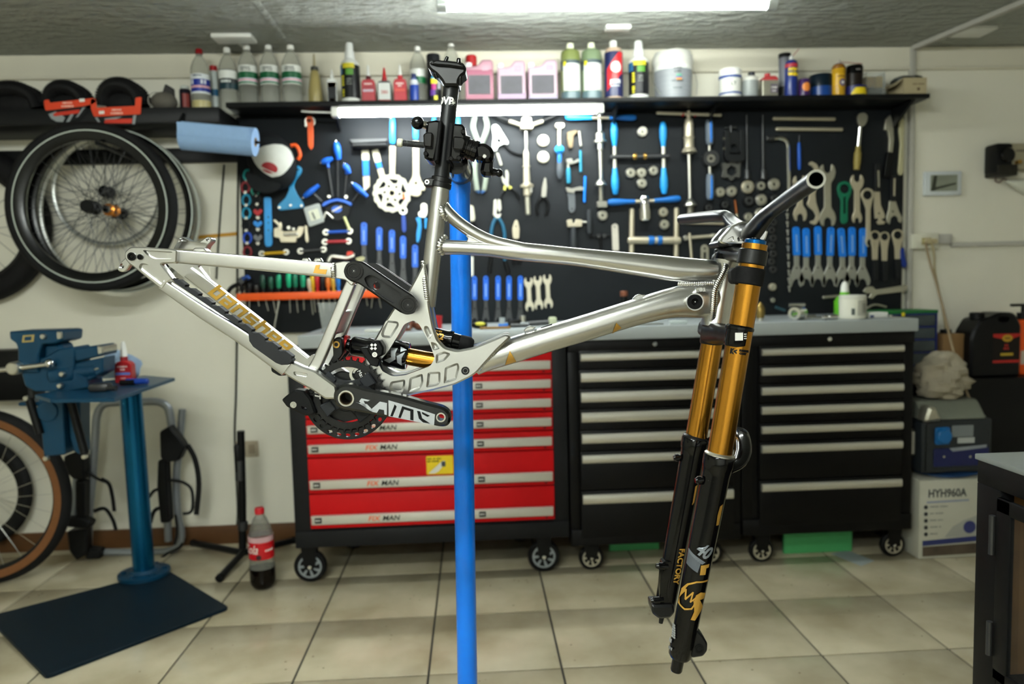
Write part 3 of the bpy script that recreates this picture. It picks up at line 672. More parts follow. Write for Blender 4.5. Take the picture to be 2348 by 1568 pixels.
mk('print', join(wtext("JOE'S", .021, x, y, z+h*.29, r*1.03, 1, 0, False, .001), wtext("NO FLATS", .009, x, y, z+h*.22, r*1.03, 1)), hexmat('#eef0f2'), t)
spray_lube(1442, 1487, 95, 'tall black bottle with white cap and yellow lettering, next to the bucket')
# bucket
x, y, z, r, h = base(1497, 1588, 124, .095)
t = thing('grease_bucket', 'white lidded grease bucket with grey label and wire handle', 'bucket', (x, y, z), GRPB)
mk('body', lathe(x, y, z, [(0, 0), (r*.86, 0), (r*.88, .003), (r*.95, h*.7), (0, h*.7)], 32), hexmat('#dfe0da', .35), t)
mk('lid', lathe(x, y, z, [(0, h*.69), (r*.97, h*.69), (r*.97, h*.76), (r*1.0, h*.77), (r*1.0, h*.84), (r*.98, h*.85), (r*.98, h*.92), (r*.93, h*.95), (r*.9, h), (0, h)], 32), hexmat('#cfcfc8', .35), t)
mk('label', join(*[band(x, y, z, r*(.885+.065*(q/.6))*1.012, h*q*1.0+.002, h*(q+.1)+.002, a0=-1.5, a1=1.5) for q in (.0, .1, .2, .3, .4, .5)]), hexmat('#85898e', .4), t)
mk('print', join(wtext('SUPER', .013, x, y, z+h*.6, r*.96, 1), wtext('LUBE', .013, x, y, z+h*.53, r*.96, 1), wtext('~XXXX XXXXXXXX', .008, x, y, z+h*.34, r*.955, 1), wtext('~XXXXXX XXXX', .007, x, y, z+h*.2, r*.945, 1)), hexmat('#33363a'), t)
for c, a, b in (('#5fa183', .43, .48), ('#4a4a9a', .40, .43), ('#e0923a', .36, .40)): mk('label_stripe', band(x, y, z, r*.967, h*a, h*b, a0=-.08, a1=.2), hexmat(c), t)
mk('handle', sweep([(x-r*1.0, y, z+h*.72), (x-r*1.12, y-.02, z+h*.5), (x-r*1.06, y-.06, z+h*.25), (x-r*.9, y-.09, z+h*.05)], .0017, n=8), M_steel, t)
mk('handle_end', sweep([(x+r*1.0, y, z+h*.72), (x+r*1.1, y-.02, z+h*.5), (x+r*1.03, y-.06, z+h*.3), (x+r*.88, y-.09, z+h*.04)], .0017, n=8), M_steel, t)
# jar with blue stripes
x, y, z, r, h = base(1649, 1699, 160, .06)
t = thing('white_jar', 'white round jar with two blue stripes', 'jar', (x, y, z), GRPB)
mk('body', lathe(x, y, z, [(0, 0), (r*.93, 0), (r*.97, .004), (r*.97, h*.72), (0, h*.72)], 26), hexmat('#dedfd8'), t); mk('lid', lathe(x, y, z, [(0, h*.72), (r, h*.72), (r, h*.94), (r*.9, h), (0, h)], 26), hexmat('#ecece6'), t)
for a, b in ((.66, .75), (.12, .18)): mk('stripe', band(x, y, z, r*1.005, h*a, h*b), hexmat('#24458f'), t)
mk('print', join(wtext('LY', .024, x, y, z+h*.45, r*.99, 1)), hexmat('#4c5f52'), t)
x, y, z, r, h = base(1699, 1738, 166, .08)
t = thing('grey_bottle', 'squat grey translucent bottle with off-centre black cap', 'bottle', (x, y, z), GRPB)
mk('body', lathe(x, y, z, [(0, 0), (r*.95, 0), (r, .004), (r, h*.66), (0, h*.66)], 24), hexmat('#9aa09e', .35), t); mk('lid', lathe(x, y, z, [(0, h*.66), (r*1.0, h*.66), (r*.95, h*.78), (r*.55, h*.85), (0, h*.85)], 24), hexmat('#dcdcd2'), t)
mk('cap', cyl((x+r*.25, y, z+h*.83), (x+r*.25, y, z+h), r*.38, n=14, bev=.002), hexmat('#1b1e2a'), t)
Y = SHY+.05; a, b = P(1749, 200, Y), P(1785, 200, Y); h = P(1767, 166, Y).z-SHZ; z = SHZ+.0005; w = b.x-a.x
t = thing('metal_tin', 'small silver tin with red screw top', 'tin', ((a.x+b.x)/2, Y+.02, z), GRPB)
mk('body', plate(rounded([(a.x, z), (b.x, z), (b.x, z+h*.78), (b.x-w*.2, z+h*.86), (a.x+w*.2, z+h*.86), (a.x, z+h*.78)], .004), .04, (Vector((0, Y+.04, 0)), XA, ZA, -YA), bev=.003), M_satin, t)
mk('top', plate(rounded([(a.x, z+h*.68), (b.x, z+h*.68), (b.x-.001, z+h*.79), (b.x-w*.2, z+h*.87), (a.x+w*.2, z+h*.87), (a.x, z+h*.79)], .004), .041, (Vector((0, Y+.04, 0)), XA, ZA, -YA), bev=.003), hexmat('#b23a3c'), t)
mk('cap', cyl((a.x+w*.4, Y+.02, z+h*.86), (a.x+w*.4, Y+.02, z+h), w*.18, n=14, bev=.002), hexmat('#b02a30'), t)
mk('label', plate(rrect(a.x+w*.5, z+h*.2, b.x-.003, z+h*.55, .002), .001, (Vector((0, Y-.0005, 0)), XA, ZA, -YA)), hexmat('#5d5560'), t)
mk('print', join(textmesh('~XXXX', .012, front((a.x+w*.72, Y-.0016, z+h*.42)), .0003), textmesh('~XXX', .012, front((a.x+w*.72, Y-.0016, z+h*.28)), .0003)), hexmat('#d9d4d0'), t)
x, y, z, r, h = base(1786, 1812, 124, .12)
t = thing('tall_canister', 'tall grey canister with dark lid behind the blue spray can', 'canister', (x, y, z), GRPB)
mk('body', lathe(x, y, z, [(0, 0), (r, .002), (r, h*.92), (0, h*.92)], 22), hexmat('#6c6e76'), t); mk('lid', lathe(x, y, z, [(0, h*.91), (r*1.05, h*.91), (r*1.05, h*.98), (r, h), (0, h)], 22), M_black, t); mk('foot', lathe(x, y, z, [(r*.9, 0), (r*1.05, 0), (r*1.05, h*.3), (r*.95, h*.31)], 22), M_black, t)
def aerosol(u0, u1, vt, bodyc, topc, label, dy, bands, straw, lettering):
    x, y, z, r, h = base(u0, u1, vt, dy); t = thing('spray_can', label, 'spray can', (x, y, z), GRPB)
    mk('body', lathe(x, y, z, [(0, 0), (r*.97, 0), (r, .003), (r, h*.78), (r*.8, h*.86), (r*.5, h*.89), (0, h*.89)], 24), hexmat(bodyc, .28), t)
    mk('nozzle', lathe(x, y, z, [(0, h*.88), (r*.35, h*.88), (r*.33, h*.97), (r*.2, h), (0, h)], 12), hexmat(topc), t)
    for c, a, b, q0, q1 in bands: mk('label', band(x, y, z, r*1.01, h*a, h*b, a0=q0, a1=q1), hexmat(c, .3), t)
    for s, zc, sz, c, q in lettering: mk('print', wtext(s, sz, x, y, z+h*zc, r*1.02, 1, 0, False, .0006), hexmat(c), t)
    if straw:
        p = P(straw[0], straw[1], SHY+dy); mk('straw', cyl((x, y, z+h*.95), p, .0016, n=8), hexmat('#a8584a'), t)
    return x, y, z, r, h, t
X = aerosol(1800, 1828, 128, '#1b2f78', '#dcdcd8', 'blue and yellow spray can with a raised red straw', .05, [('#b0303a', .70, .79, -1.6, 1.6)], (1832, 112), [])
mk('shield', wrap(rounded([(-X[3]*.9, X[4]*.5), (X[3]*.95, X[4]*.48), (X[3]*.95, X[4]*.68), (-X[3]*.9, X[4]*.68)], .006), *X[:3], X[3]*1.015), hexmat('#e6c81a'), X[5])
mk('print', wtext('WD-40', .018, X[0], X[1], X[2]+X[4]*.59, X[3]*1.03, .85, 0, False, .0008), hexmat('#1b2a6a'), X[5])
x, y, z, r, h = base(1831, 1857, 183, .04)
t = thing('small_can', 'tiny purple can with an orange disc on its front', 'can', (x, y, z), GRPB)
mk('body', lathe(x, y, z, [(0, 0), (r, .001), (r, h*.9), (r*.9, h), (0, h)], 20), hexmat('#3a2055', .3), t); mk('label', wrap(circ((0, h*.52), r*.75, 18), x, y, z, r*1.01), hexmat('#e0863a'), t)
x, y, z, r, h = base(1855, 1909, 172, .09)
t = thing('paste_tub', 'wide blue tub with dark domed lid', 'tub', (x, y, z), GRPB)
mk('body', lathe(x, y, z, [(0, 0), (r*.92, 0), (r*.98, .004), (r*.98, h*.48), (0, h*.48)], 26), hexmat('#123f86', .3), t); mk('lid', lathe(x, y, z, [(0, h*.46), (r, h*.46), (r, h*.85), (r*.9, h*.97), (r*.5, h), (0, h)], 26), hexmat('#0f1c26', .3), t)
X = aerosol(1908, 1937, 138, '#c99a1e', '#c9c2b4', 'yellow spray can with dark red shoulder', .05, [('#5e1418', .76, .8, -3.1, 3.1), ('#d8aa26', .3, .6, -1.5, 1.5)], (1978, 146), [('~XXXXXXX', .53, .010, '#6a3a14', 0)])
mk('shoulder', lathe(*X[:3], [(X[3]*1.01, X[4]*.76), (X[3]*.82, X[4]*.86), (X[3]*.52, X[4]*.893)], 24), hexmat('#5e1418', .3), X[5])
mk('badge', wrap(circ((X[3]*.2, X[4]*.36), X[3]*.55, 18), *X[:3], X[3]*1.02), hexmat('#6a5a7c'), X[5])
mk('badge_core', wrap(circ((X[3]*.2, X[4]*.36), X[3]*.25, 14), *X[:3], X[3]*1.03), hexmat('#e0dcd4'), X[5])
x, y, z, r, h = base(1938, 1985, 200, .05)
tinz = z+h
t = thing('round_tin', 'flat navy tin with a yellow front under the black jar', 'tin', (x, y, z), GRPB)
mk('body', lathe(x, y, z, [(0, 0), (r, .001), (r, h*.97), (r*.97, h), (0, h)], 26), hexmat('#1c1f5c', .3), t); mk('label', wrap(rounded([(-r*.9, .003), (r*.9, .003), (r*.5, h*.75), (-r*.5, h*.75)], .004), x, y, z, r*1.01), hexmat('#e8cc1c'), t)
x, y, z, r, h = base(1940, 1977, 152, .05)
t = thing('black_jar', 'black jar with dark lid stacked on the navy yellow tin', 'jar', (x, y, tinz), GRPB)
h = h-(tinz-z); z = tinz+.0003
mk('body', lathe(x, y, z, [(0, 0), (r*.95, .001), (r*.95, h*.6), (0, h*.6)], 24), hexmat('#211a16', .3), t); mk('lid', lathe(x, y, z, [(0, h*.58), (r, h*.58), (r, h*.92), (r*.9, h), (0, h)], 24), M_gloss, t)
mk('print', wtext('~XXXXXX', .007, x, y, z+h*.75, r*1.0, 1), hexmat('#a8a8a4'), t)
# organiser box
Y = SHY+.05; a, b = P(1986, 218, Y), P(2030, 218, Y); h = P(2010, 165, Y).z-SHZ; z = SHZ+.0005
t = thing('organiser_box', 'clear plastic parts box with yellow contents', 'box', ((a.x+b.x)/2, Y+.05, z), GRPB)
mk('shell', join(box((a.x, Y, z), (b.x, Y+.002, z+h)), box((a.x, Y+.1, z), (b.x, Y+.102, z+h)), box((a.x, Y+.002, z), (a.x+.002, Y+.1, z+h)), box((b.x-.002, Y+.002, z), (b.x, Y+.1, z+h)), box((a.x, Y, z), (b.x, Y+.102, z+.003))), M_clear, t)
mk('yellow_pack', box((a.x+.008, Y+.01, z+h*.4), (a.x+.045, Y+.09, z+h*.85), .003), hexmat('#b8902c'), t); mk('yellow_pack', box((a.x+.05, Y+.01, z+h*.4), (b.x-.006, Y+.09, z+h*.85), .003), hexmat('#c09a34'), t); mk('dark_pack', box((a.x+.006, Y+.01, z+.004), (b.x-.006, Y+.09, z+h*.36), .004), mat('mixed_parts', '#4b4a3a', .6, 0, var=.6, scale=60), t)
# cardboard box
Y = SHY+.02; a, b = P(2072, 216, Y), P(2139, 216, Y); z = SHZ+.0005; h = P(2100, 178, Y).z-SHZ
t = thing('open_box', 'open beige box with dark bags inside at the end of the shelf', 'box', ((a.x+b.x)/2, Y+.07, z), GRPB)
xr = min(b.x, SHR-.004); M_card = mat('beige_card', '#b3a684', .6, 0, var=.08, scale=12)
xl = a.x-.03
mk('carton', join(box((xl+.03, Y, z), (xr, Y+.003, z+h)), box((xl+.03, Y+.13, z), (xr, Y+.133, z+h)), box((xl+.03, Y+.003, z), (xl+.033, Y+.13, z+h)), box((xr-.003, Y+.003, z), (xr, Y+.13, z+h)), box((xl+.03, Y, z), (xr, Y+.133, z+.003))), M_card, t)
mk('flap', plate([(0, 0), (.13, 0), (.13, .05), (0, .05)], .003, (Vector((xl+.032, Y+.13, z+h-.002)), -YA, Vector((-.8, 0, -.6)), Vector((-.6, 0, .8)))), M_card, t)
mk('bag', join(sphere(((xl+xr)/2, Y+.065, z+h), .05, 14, (1.1, 1.1, .45)), sphere(((xl+xr)/2+.045, Y+.06, z+h+.006), .03, 12, (1.3, 1.2, .6))), mat('dark_bag', '#2c3230', .35, 0, var=.3, scale=25, bump=.6), t)
mk('print', join(textmesh('~XXXXXX XXXXXXXX', .007, front(((xl+xr)/2+.03, Y, z+h*.62)), .0003), textmesh('o', .02, front(((xl+xr)/2+.03, Y, z+h*.35)), .0003, 0, 'CENTER', 1, .002)), hexmat('#5c4a34'), t)
# ================================================================ TOOLS HANGING ON THE BOARD
PK = px(PEG); GT = 'tools hanging on the black board'
def q2(u, v): p = P(u, v, PEG); return (p.x, p.z)
def S(pts, th=.006, off=.001, holes=(), r=2.0, bev=.0012):   # flat tool traced in photo pixels, with thickness
    o = [q2(*p) for p in pts]
    if r: o = rounded(o, r*PK, 2)
    return plate(o, th, (Vector((0, PEG-off, 0)), XA, ZA, -YA), holes=[[q2(*p) for p in h] for h in holes], bev=bev)
def pt(u, v, off): p = P(u, v, PEG-off); return p
def pn(u, v, a, b): p = P(u, v, PEG-a); return p, p-YA*(b-a)
def Rod(u0, v0, u1, v1, w, w1=None, off=None, n=12):
    r = w*PK/2; r1 = r if w1 is None else w1*PK/2; off = max(r, r1)+.002 if off is None else off
    a, b = pt(u0, v0, off), pt(u1, v1, off); e = min(.25, r*.4/max(1e-4, (b-a).length))
    return spin(a, b, [(0, r*.7), (e, r), (1-e, r1), (1, r1*.7)], n)
HP = [(0, .35), (.03, .75), (.15, 1), (.4, .95), (.7, .72), (.92, .62), (1, .6)]
HM = [(0, .4), (.04, .8), (.2, 1), (.8, 1), (.96, .85), (1, .5)]
HB = [(0, .5), (.05, .7), (.3, 1), (.6, .95), (.85, .7), (1, .6)]
def Hnd(u0, v0, u1, v1, w, prof=HM, off=None, n=14):
    r = w*PK/2; off = r+.002 if off is None else off; a, b = pt(u0, v0, off), pt(u1, v1, off)
    return spin(a, b, [(t, r*k) for t, k in prof], n)
def Rng(u, v, ro, ri, th=.006, off=.001, n=20): return plate(circ(q2(u, v), ro*PK, n), th, (Vector((0, PEG-off, 0)), XA, ZA, -YA), holes=[circ(q2(u, v), ri*PK, n)], bev=.001)
def Crv(pts, w, off=None, k=5):
    r = w*PK/2; off = r+.002 if off is None else off
    return sweep([pt(u, v, off) for u, v in smooth(pts, k)], r, n=10)
def AX(u0, v0, u1, v1):
    L = math.hypot(u1-u0, v1-v0); dx, dy = (u1-u0)/L, (v1-v0)/L
    return L, lambda t, s: (u0+dx*t-dy*s, v0+dy*t+dx*s)
def JAW(R, hw, k=.5): return [(1.45*R, hw), (.75*R, .9*R), (0, 1.05*R), (-.75*R, .85*R), (-1.0*R, k*R), (-.1*R, k*.9*R), (.25*R, 0), (-.1*R, -k*.9*R), (-1.0*R, -k*R), (-.75*R, -.85*R), (0, -1.05*R), (.75*R, -.9*R), (1.45*R, -hw)]
def openend(u0, v0, u1, v1, R, hw, R2=None, th=.006, off=.001, k=.5):  # double open-ended spanner, or one end only when R2=0
    L, f = AX(u0, v0, u1, v1); R2 = R if R2 is None else R2
    pts = [f(t+R, s) for t, s in JAW(R, hw, k)]
    if R2: pts += [f(L-R2-t, -s) for t, s in JAW(R2, hw, k)]
    else: pts += [f(L, -hw), f(L, hw)]
    return S(pts, th, off, r=R*.18)
def tool(name, label, cat, parts, group=GT):
    if len(parts) == 1: return one(name, parts[0][1], parts[0][2], label, cat, group)
    vs_ = [v for p in parts for v in p[1][0]]
    lo = (sum(v.x for v in vs_)/len(vs_), PEG-.003, min(v.z for v in vs_))
    t = thing(name, label, cat, lo, group)
    for nm, vf, m in parts: mk(nm, vf, m, t)
    return t
ORD = ['first', 'second', 'third', 'fourth', 'fifth', 'sixth', 'seventh', 'eighth', 'ninth', 'tenth', 'eleventh', 'twelfth']
M_orsil = mat('orange_rubber', '#e2571d', .5); M_turq = mat('turquoise_paint', '#1b86b8', .4); M_brass = mat('brass', '#b08a45', .3, .9)
M_green = mat('green_enamel', '#0c6b4d', .4); M_brown = mat('rusty_steel', '#6a5c45', .6, .5, var=.4, scale=60); M_coll = mat('handle_blue', '#1668b8', .4)
# --- left cluster
tool('cable_pliers', 'orange strap tool hanging from a grey clip at the upper left', 'tool', [
    ('clip', join(Rng(712, 280, 12, 6, .012), S([(700, 284), (706, 286), (704, 293), (699, 291)], .01)), M_steel),
    ('strap', S([(706, 270), (716, 268), (721, 276), (720, 338), (715, 346), (709, 336), (707, 290), (704, 278)], .01, .013, holes=[circ((711, 279), 4, 10)]), M_orsil)])
tool('hook_tool', 'bright orange curved hook beside the cap', 'hook', [('hook', Crv([(667, 334), (678, 333), (685, 343), (688, 356), (683, 366)], 8, .012), M_orange)])
tool('tension_meter', 'turquoise spoke tension gauge with a wide two-footed base', 'gauge', [
    ('body', S([(655, 386), (672, 381), (687, 380), (694, 388), (691, 399), (679, 413), (674, 428), (683, 448), (695, 462), (698, 477), (640, 483), (637, 472), (656, 454), (665, 434), (660, 413), (652, 400)], .01, holes=[[(672, 389), (686, 387), (687, 391), (673, 394)]], r=5), M_turq),
    *[('bolt', cyl(*pn(u, v, .009, .017), .006, n=10, bev=.001), M_steel) for u, v in ((641, 476), (667, 471), (692, 472))]])
tool('plastic_lever', 'long flat blue plastic bar with small holes left of the gauge', 'lever', [('bar', S([(606, 452), (622, 452), (626, 560), (621, 566), (611, 566), (608, 560)], .008, holes=[circ((616, 498), 2, 8), circ((616, 511), 2, 8), circ((616, 528), 2, 8)], r=5), M_cyan)])
kc = [(568, 402, '#1aa7a8', 0), (563, 430, '#8d2029', 1), (565, 459, '#1c93b8', 0), (565, 489, '#1c93b8', 0), (565, 517, '#17181a', 1), (567, 546, '#1546b0', 1), (586, 436, '#0e7a68', 1), (590, 457, '#17181a', 1), (592, 488, '#b31c24', 2), (592, 515, '#1f86d8', 2), (592, 547, '#6c6e70', 2), (567, 578, '#7a1a22', 0)]
cn = {'#1aa7a8': 'teal', '#8d2029': 'dark red', '#1c93b8': 'light blue', '#17181a': 'black', '#1546b0': 'royal blue', '#0e7a68': 'green', '#b31c24': 'red', '#1f86d8': 'bright blue', '#6c6e70': 'grey', '#7a1a22': 'maroon'}
for i, (u, v, c, ty) in enumerate(kc):
    if ty < 2: ps = [('loop', Crv([(u-4, v+11), (u-9, v+2), (u-6, v-9), (u, v-12), (u+6, v-9), (u+9, v+2), (u+4, v+11)], 5, .006, 3), hexmat(c))]
    else: ps = [('loop', S([(u, v+8), (u-5, v+4), (u-11, v-2), (u-8, v-9), (u-3, v-8), (u, v-2), (u+3, v-8), (u+8, v-9), (u+11, v-2), (u+5, v+4)], .008, r=3), hexmat(c))]
    ps.append(('tip', S([(u-5, v+8), (u+5, v+8), (u+3, v+15), (u-3, v+15)], .007, r=2), M_steel))
    pos = ('in the outer column', 'in the inner column')[u > 578]
    tool('spoke_wrench', '%s spoke wrench %s at left board edge, %s' % (cn[c], pos, {402: 'topmost', 430: 'under the teal one', 459: 'upper of two alike', 489: 'lower of two alike', 517: 'below the light blue pair', 546: 'above the maroon one', 578: 'lowest', 436: 'under the cap brim', 457: 'above the red one', 488: 'next to the blue bar', 515: 'below the red one', 547: 'at the bottom'}[v]), 'wrench', ps, 'small spoke wrenches')
# hex keys with blue grips
M_grip = mat('grip_blue', '#1664d6', .35)
def tkey(u, v, ang, w, l, su, sv, label):
    a = math.radians(ang); du, dv = math.cos(a)*l/2, math.sin(a)*l/2
    tool('hex_key', label, 'hex key', [('grip', join(Hnd(u-du, v-dv, u+du, v+dv, w, HB, .014), Rod(u, v, u+(su-u)*.2, v+(sv-v)*.2, w*.5, off=.012)), M_grip), ('shaft', Rod(u, v, su, sv, 4, off=.009), M_dsteel), ('tip', Rod(u-du*1.25, v-dv*1.25, u-du, v-dv, 3, off=.014), M_chrome)], 'blue-handled hex keys')
tkey(774, 346, 80, 17, 40, 775, 452, 'hex key with round blue grip, tallest of the fan')
tkey(750, 368, -20, 14, 28, 763, 452, 'hex key with tilted blue grip left of the tallest')
tkey(796, 387, 60, 14, 24, 790, 450, 'hex key with small blue grip right of the tallest')
tkey(714, 438, -38, 13, 44, 738, 462, 'hex key with long blue grip leaning left above the square gauge')
tkey(826, 436, 42, 13, 44, 808, 462, 'hex key with long blue grip leaning right near the brake disc')
tool('key_holder', 'arched blue rack holding the fan of hex keys', 'holder', [('arch', S([(739, 472), (744, 465), (758, 459), (775, 456), (792, 459), (808, 467), (806, 473), (790, 465), (775, 462), (760, 465), (744, 474)], .018, r=1.5), M_grip),
    ('plate', S([(745, 476), (775, 465), (806, 474), (798, 500), (775, 508), (752, 500)], .008, r=5), M_black), ('emblem', S(circ((773, 480), 12, 18, 8), .0015, .009, r=0, bev=0), M_grip), ('emblem_bar', S([(762, 484), (784, 472), (785, 475), (763, 487)], .001, .0106, r=0, bev=0), M_white), ('screw', join(cyl(*pn(755, 451, .002, .012), .007, n=12, bev=.001), cyl(*pn(794, 452, .002, .012), .008, n=12, bev=.001)), M_steel)])
tool('square_gauge', 'tilted square gauge with pale face and clear frame', 'gauge', [('frame', S([(697, 477), (733, 466), (745, 509), (710, 521)], .014, r=4), mat('gauge_frame', '#aab0ac', .3)), ('face', S([(708, 485), (730, 478), (738, 501), (715, 508)], .001, .0145, r=2, bev=0), hexmat('#d9dcc6')), ('mark', S([(716, 488), (719, 487), (726, 503), (723, 504)], .0008, .0156, r=0, bev=0), M_dsteel)])
tool('small_clip', 'little bent silver clip right of the square gauge', 'clip', [('clip', Crv([(743, 500), (747, 488), (752, 489), (764, 500)], 4), M_steel)])
tool('pen_tube', 'short pale yellow stick lying above the blue bar spanner', 'stick', [('stick', Rod(789, 497, 802, 528, 6, off=.014), hexmat('#d8dc9a'))])
tool('bolt_cutter_jig', 'pale metal cable cutting jig with lever arms', 'jig', [
    ('base', S([(631, 524), (645, 521), (650, 532), (684, 530), (686, 520), (699, 520), (696, 538), (688, 546), (682, 546), (681, 556), (646, 556), (644, 546), (631, 544)], .022, r=3), M_beige), ('tube', Rod(650, 538, 683, 537, 7, off=.028), M_steel),
    ('lever', join(S([(699, 516), (706, 518), (706, 530), (709, 552), (705, 558), (701, 550), (700, 530)], .01, r=3), S([(626, 505), (632, 503), (642, 514), (638, 517)], .008, r=2), S([(642, 514), (648, 509), (651, 520), (649, 530), (643, 530)], .012, .022, r=3)), M_beige), ('bolt', join(cyl(*pn(665, 523, .003, .03), .008, n=12), cyl(*pn(676, 526, .003, .026), .006, n=12)), M_steel)])
def barw(u0, v0, u1, v1, c, label, m=None):
    L, f = AX(u0, v0, u1, v1)
    tool('spanner', label, 'spanner', [('shaft', Rod(*f(5, 0), *f(L-5, 0), 7, off=.009), m or hexmat(c, .35)), ('end', join(Rng(*f(3, 0), 7, 3, .012), Rng(*f(L-3, 0), 7, 3, .012)), M_steel)], 'small double-ended spanners')
barw(745, 533, 806, 530, '#1b53b8', 'small double-ended spanner with a blue shaft'); barw(743, 555, 803, 553, '#a83038', 'small double-ended spanner with a red shaft')
barw(599, 582, 660, 578, '#c9a018', 'small double-ended spanner with a yellow shaft'); barw(687, 576, 746, 572, '', 'small double-ended spanner in bare dark steel', M_dsteel)
tool('knipex_pliers', 'silver pliers with a red tip lying near the rocker link', 'pliers', [('body', Crv([(753, 600), (760, 588), (775, 589), (795, 591), (810, 586)], 9), M_steel), ('tip', S([(797, 577), (808, 576), (811, 584), (800, 592), (795, 586)], .014, r=2), hexmat('#e0402c')), ('jaw', S([(808, 583), (814, 580), (813, 590), (804, 595)], .01, r=2), M_steel)])
tool('cone_pliers', 'small pale pliers end just above the rocker link', 'pliers', [('body', S([(815, 592), (830, 588), (838, 590), (834, 598), (822, 602)], .01, r=3), hexmat('#b9b58a'))])
# cap
cap = thing('baseball_cap', 'black baseball cap with white front and red logo', 'cap', (pt(630, 380, .05).x, PEG-.05, pt(630, 450, 0).z), GT)
cc = P(624, 372, PEG-.03); Rx = 52*PK; Rz = 60*PK
dv = []
V, Fc = sphere((0, 0, 0), 1, 28)
rotc = Matrix.Rotation(math.radians(-20), 3, 'Y')
V = [rotc @ Vector((v.x*Rx, (v.y if v.y < 0 else v.y*.25)*.09, v.z*Rz*1.08)) + Vector((cc.x, PEG-.029, cc.z)) for v in V]
mk('crown', (V, Fc), mat('cap_black', '#191b1d', .8, 0, var=.2, scale=50, bump=.15), cap)
wp = rounded([(590, 363), (606, 352), (622, 345), (642, 340), (658, 339), (668, 344), (675, 353), (681, 370), (677, 385), (670, 397), (662, 406), (654, 411), (638, 414), (622, 405), (608, 393), (600, 382)], 3)
def dome_y(x, z):
    q = rotc.inverted() @ Vector((x-cc.x, 0, z-cc.z)); k = 1-(q.x/Rx)**2-(q.z/(Rz*1.08))**2; return PEG-.029-.09*math.sqrt(max(.02, k))
def drape(ps, up_):                             # patch lying on the crown
    ps = [q2(*p) for p in ps]; c0 = (sum(p[0] for p in ps)/len(ps), sum(p[1] for p in ps)/len(ps)); V, Fc = [], []; n = len(ps); K = 6
    for k in range(K+1):
        for p in ps:
            x, z = c0[0]+(p[0]-c0[0])*k/K, c0[1]+(p[1]-c0[1])*k/K
            V.append(Vector((x, dome_y(x, z)-up_, z)))
    for k in range(K):
        for i in range(n): j = (i+1) % n; Fc.append((k*n+i, k*n+j, (k+1)*n+j, (k+1)*n+i))
    m = len(V); V += [v+Vector((0, up_*.9, 0)) for v in V]; Fc += [tuple(q+m for q in reversed(f)) for f in Fc]
    Fc += [(K*n+i, K*n+(i+1) % n, m+K*n+(i+1) % n, m+K*n+i) for i in range(n)]
    return V, Fc
mk('front_panel', drape(wp, .002), mat('cap_white', '#cfd0c8', .8, 0, var=.06, scale=60), cap)
mk('logo', join(drape(circ((634, 394), 18, 20, 12, .25), .003)), hexmat('#9a1a22'), cap)
mk('logo_stripe', join(drape([(616, 391), (648, 405), (646, 408), (616, 395)], .0036)), MATS['cap_white'], cap)
br = [(580, 398), (590, 404), (606, 408), (622, 416), (640, 424), (656, 426), (654, 438), (640, 446), (622, 449), (604, 445), (588, 436), (578, 420)]
mk('brim', plate(rounded([q2(*p) for p in br], 6*PK), .005, (Vector((0, PEG-.085, 0)), XA, ZA, (-YA-ZA*.0).normalized()), bev=.001), MATS['cap_black'], cap)
mk('brim_root', plate(rounded([q2(*p) for p in [(584, 385), (658, 398), (650, 428), (582, 402)]], 5*PK), .08, (Vector((0, PEG-.004, 0)), XA, ZA, -YA), bev=.01), MATS['cap_black'], cap)
# --- upper middle left
tool('mini_pump', 'black mini pump held sideways by a silver bracket', 'pump', [('barrel', Rod(806, 335, 888, 333, 15, off=.02), M_black), ('bracket', S([(802, 321), (888, 319), (889, 326), (810, 330)], .02, r=2), M_dsteel)])
def brush(f0, u0, v0, u1, v1, a, b, w, label):
    L, f = AX(u0, v0, u1, v1)
    tool('scraper', label, 'tool', [('ferrule', S([f(0, -w/2), f(0, w/2), f(L*a, w/2-.5), f(L*a, -w/2+.5)], .008, r=2), hexmat('#cfc9b0')), ('handle', S([f(L*a, -w*.42), f(L*a, w*.42), f(L*b, w*.42), f(L*b, -w*.42)], .012, r=2), M_blue), ('blade', S([f(L*b, -w*.45), f(L*b, w*.45), f(L*.97, w*.4), f(L, w*.2), f(L*.9, -w*.45)], .006, r=2), M_beige)])
brush(0, 838, 345, 841, 438, .25, .63, 17, 'upright brush-like tool with white, blue and cream sections')
brush(0, 860, 344, 878, 412, .42, .62, 15, 'leaning tool with blue band behind the brake disc')
tool('chain_whip', 'long pale pedal wrench with blue grip above the brake disc', 'wrench', [('grip', Hnd(900, 270, 900, 331, 13, HM), M_cyan), ('bar', S([(893, 335), (907, 335), (906, 406), (894, 406)], .008, r=2), M_beige), ('eye', cyl(*pn(897, 272, .015, .02), .006, n=10), M_chrome)])
tool('pedal_wrench', 'pale flat wrench with wide notched head right of the brake disc', 'wrench', [('grip', Hnd(953, 268, 953, 321, 13, HM), M_cyan), ('bar', S([(947, 322), (960, 322), (961, 400), (966, 416), (976, 428), (974, 438), (966, 436), (966, 446), (958, 451), (944, 449), (940, 436), (938, 420), (946, 406), (947, 396)], .008, r=3, holes=[circ((954, 420), 3.5, 10)]), M_beige)])
for u, nm in ((995, 'left'), (1050, 'right')): tool('bar_tool', 'steel bar with blue top hanging behind the seat post, %s one' % nm, 'tool', [('grip', Hnd(u, 268, u, 300, 10, HM), M_cyan), ('bar', Rod(u, 300, u, 380, 8), M_steel)])
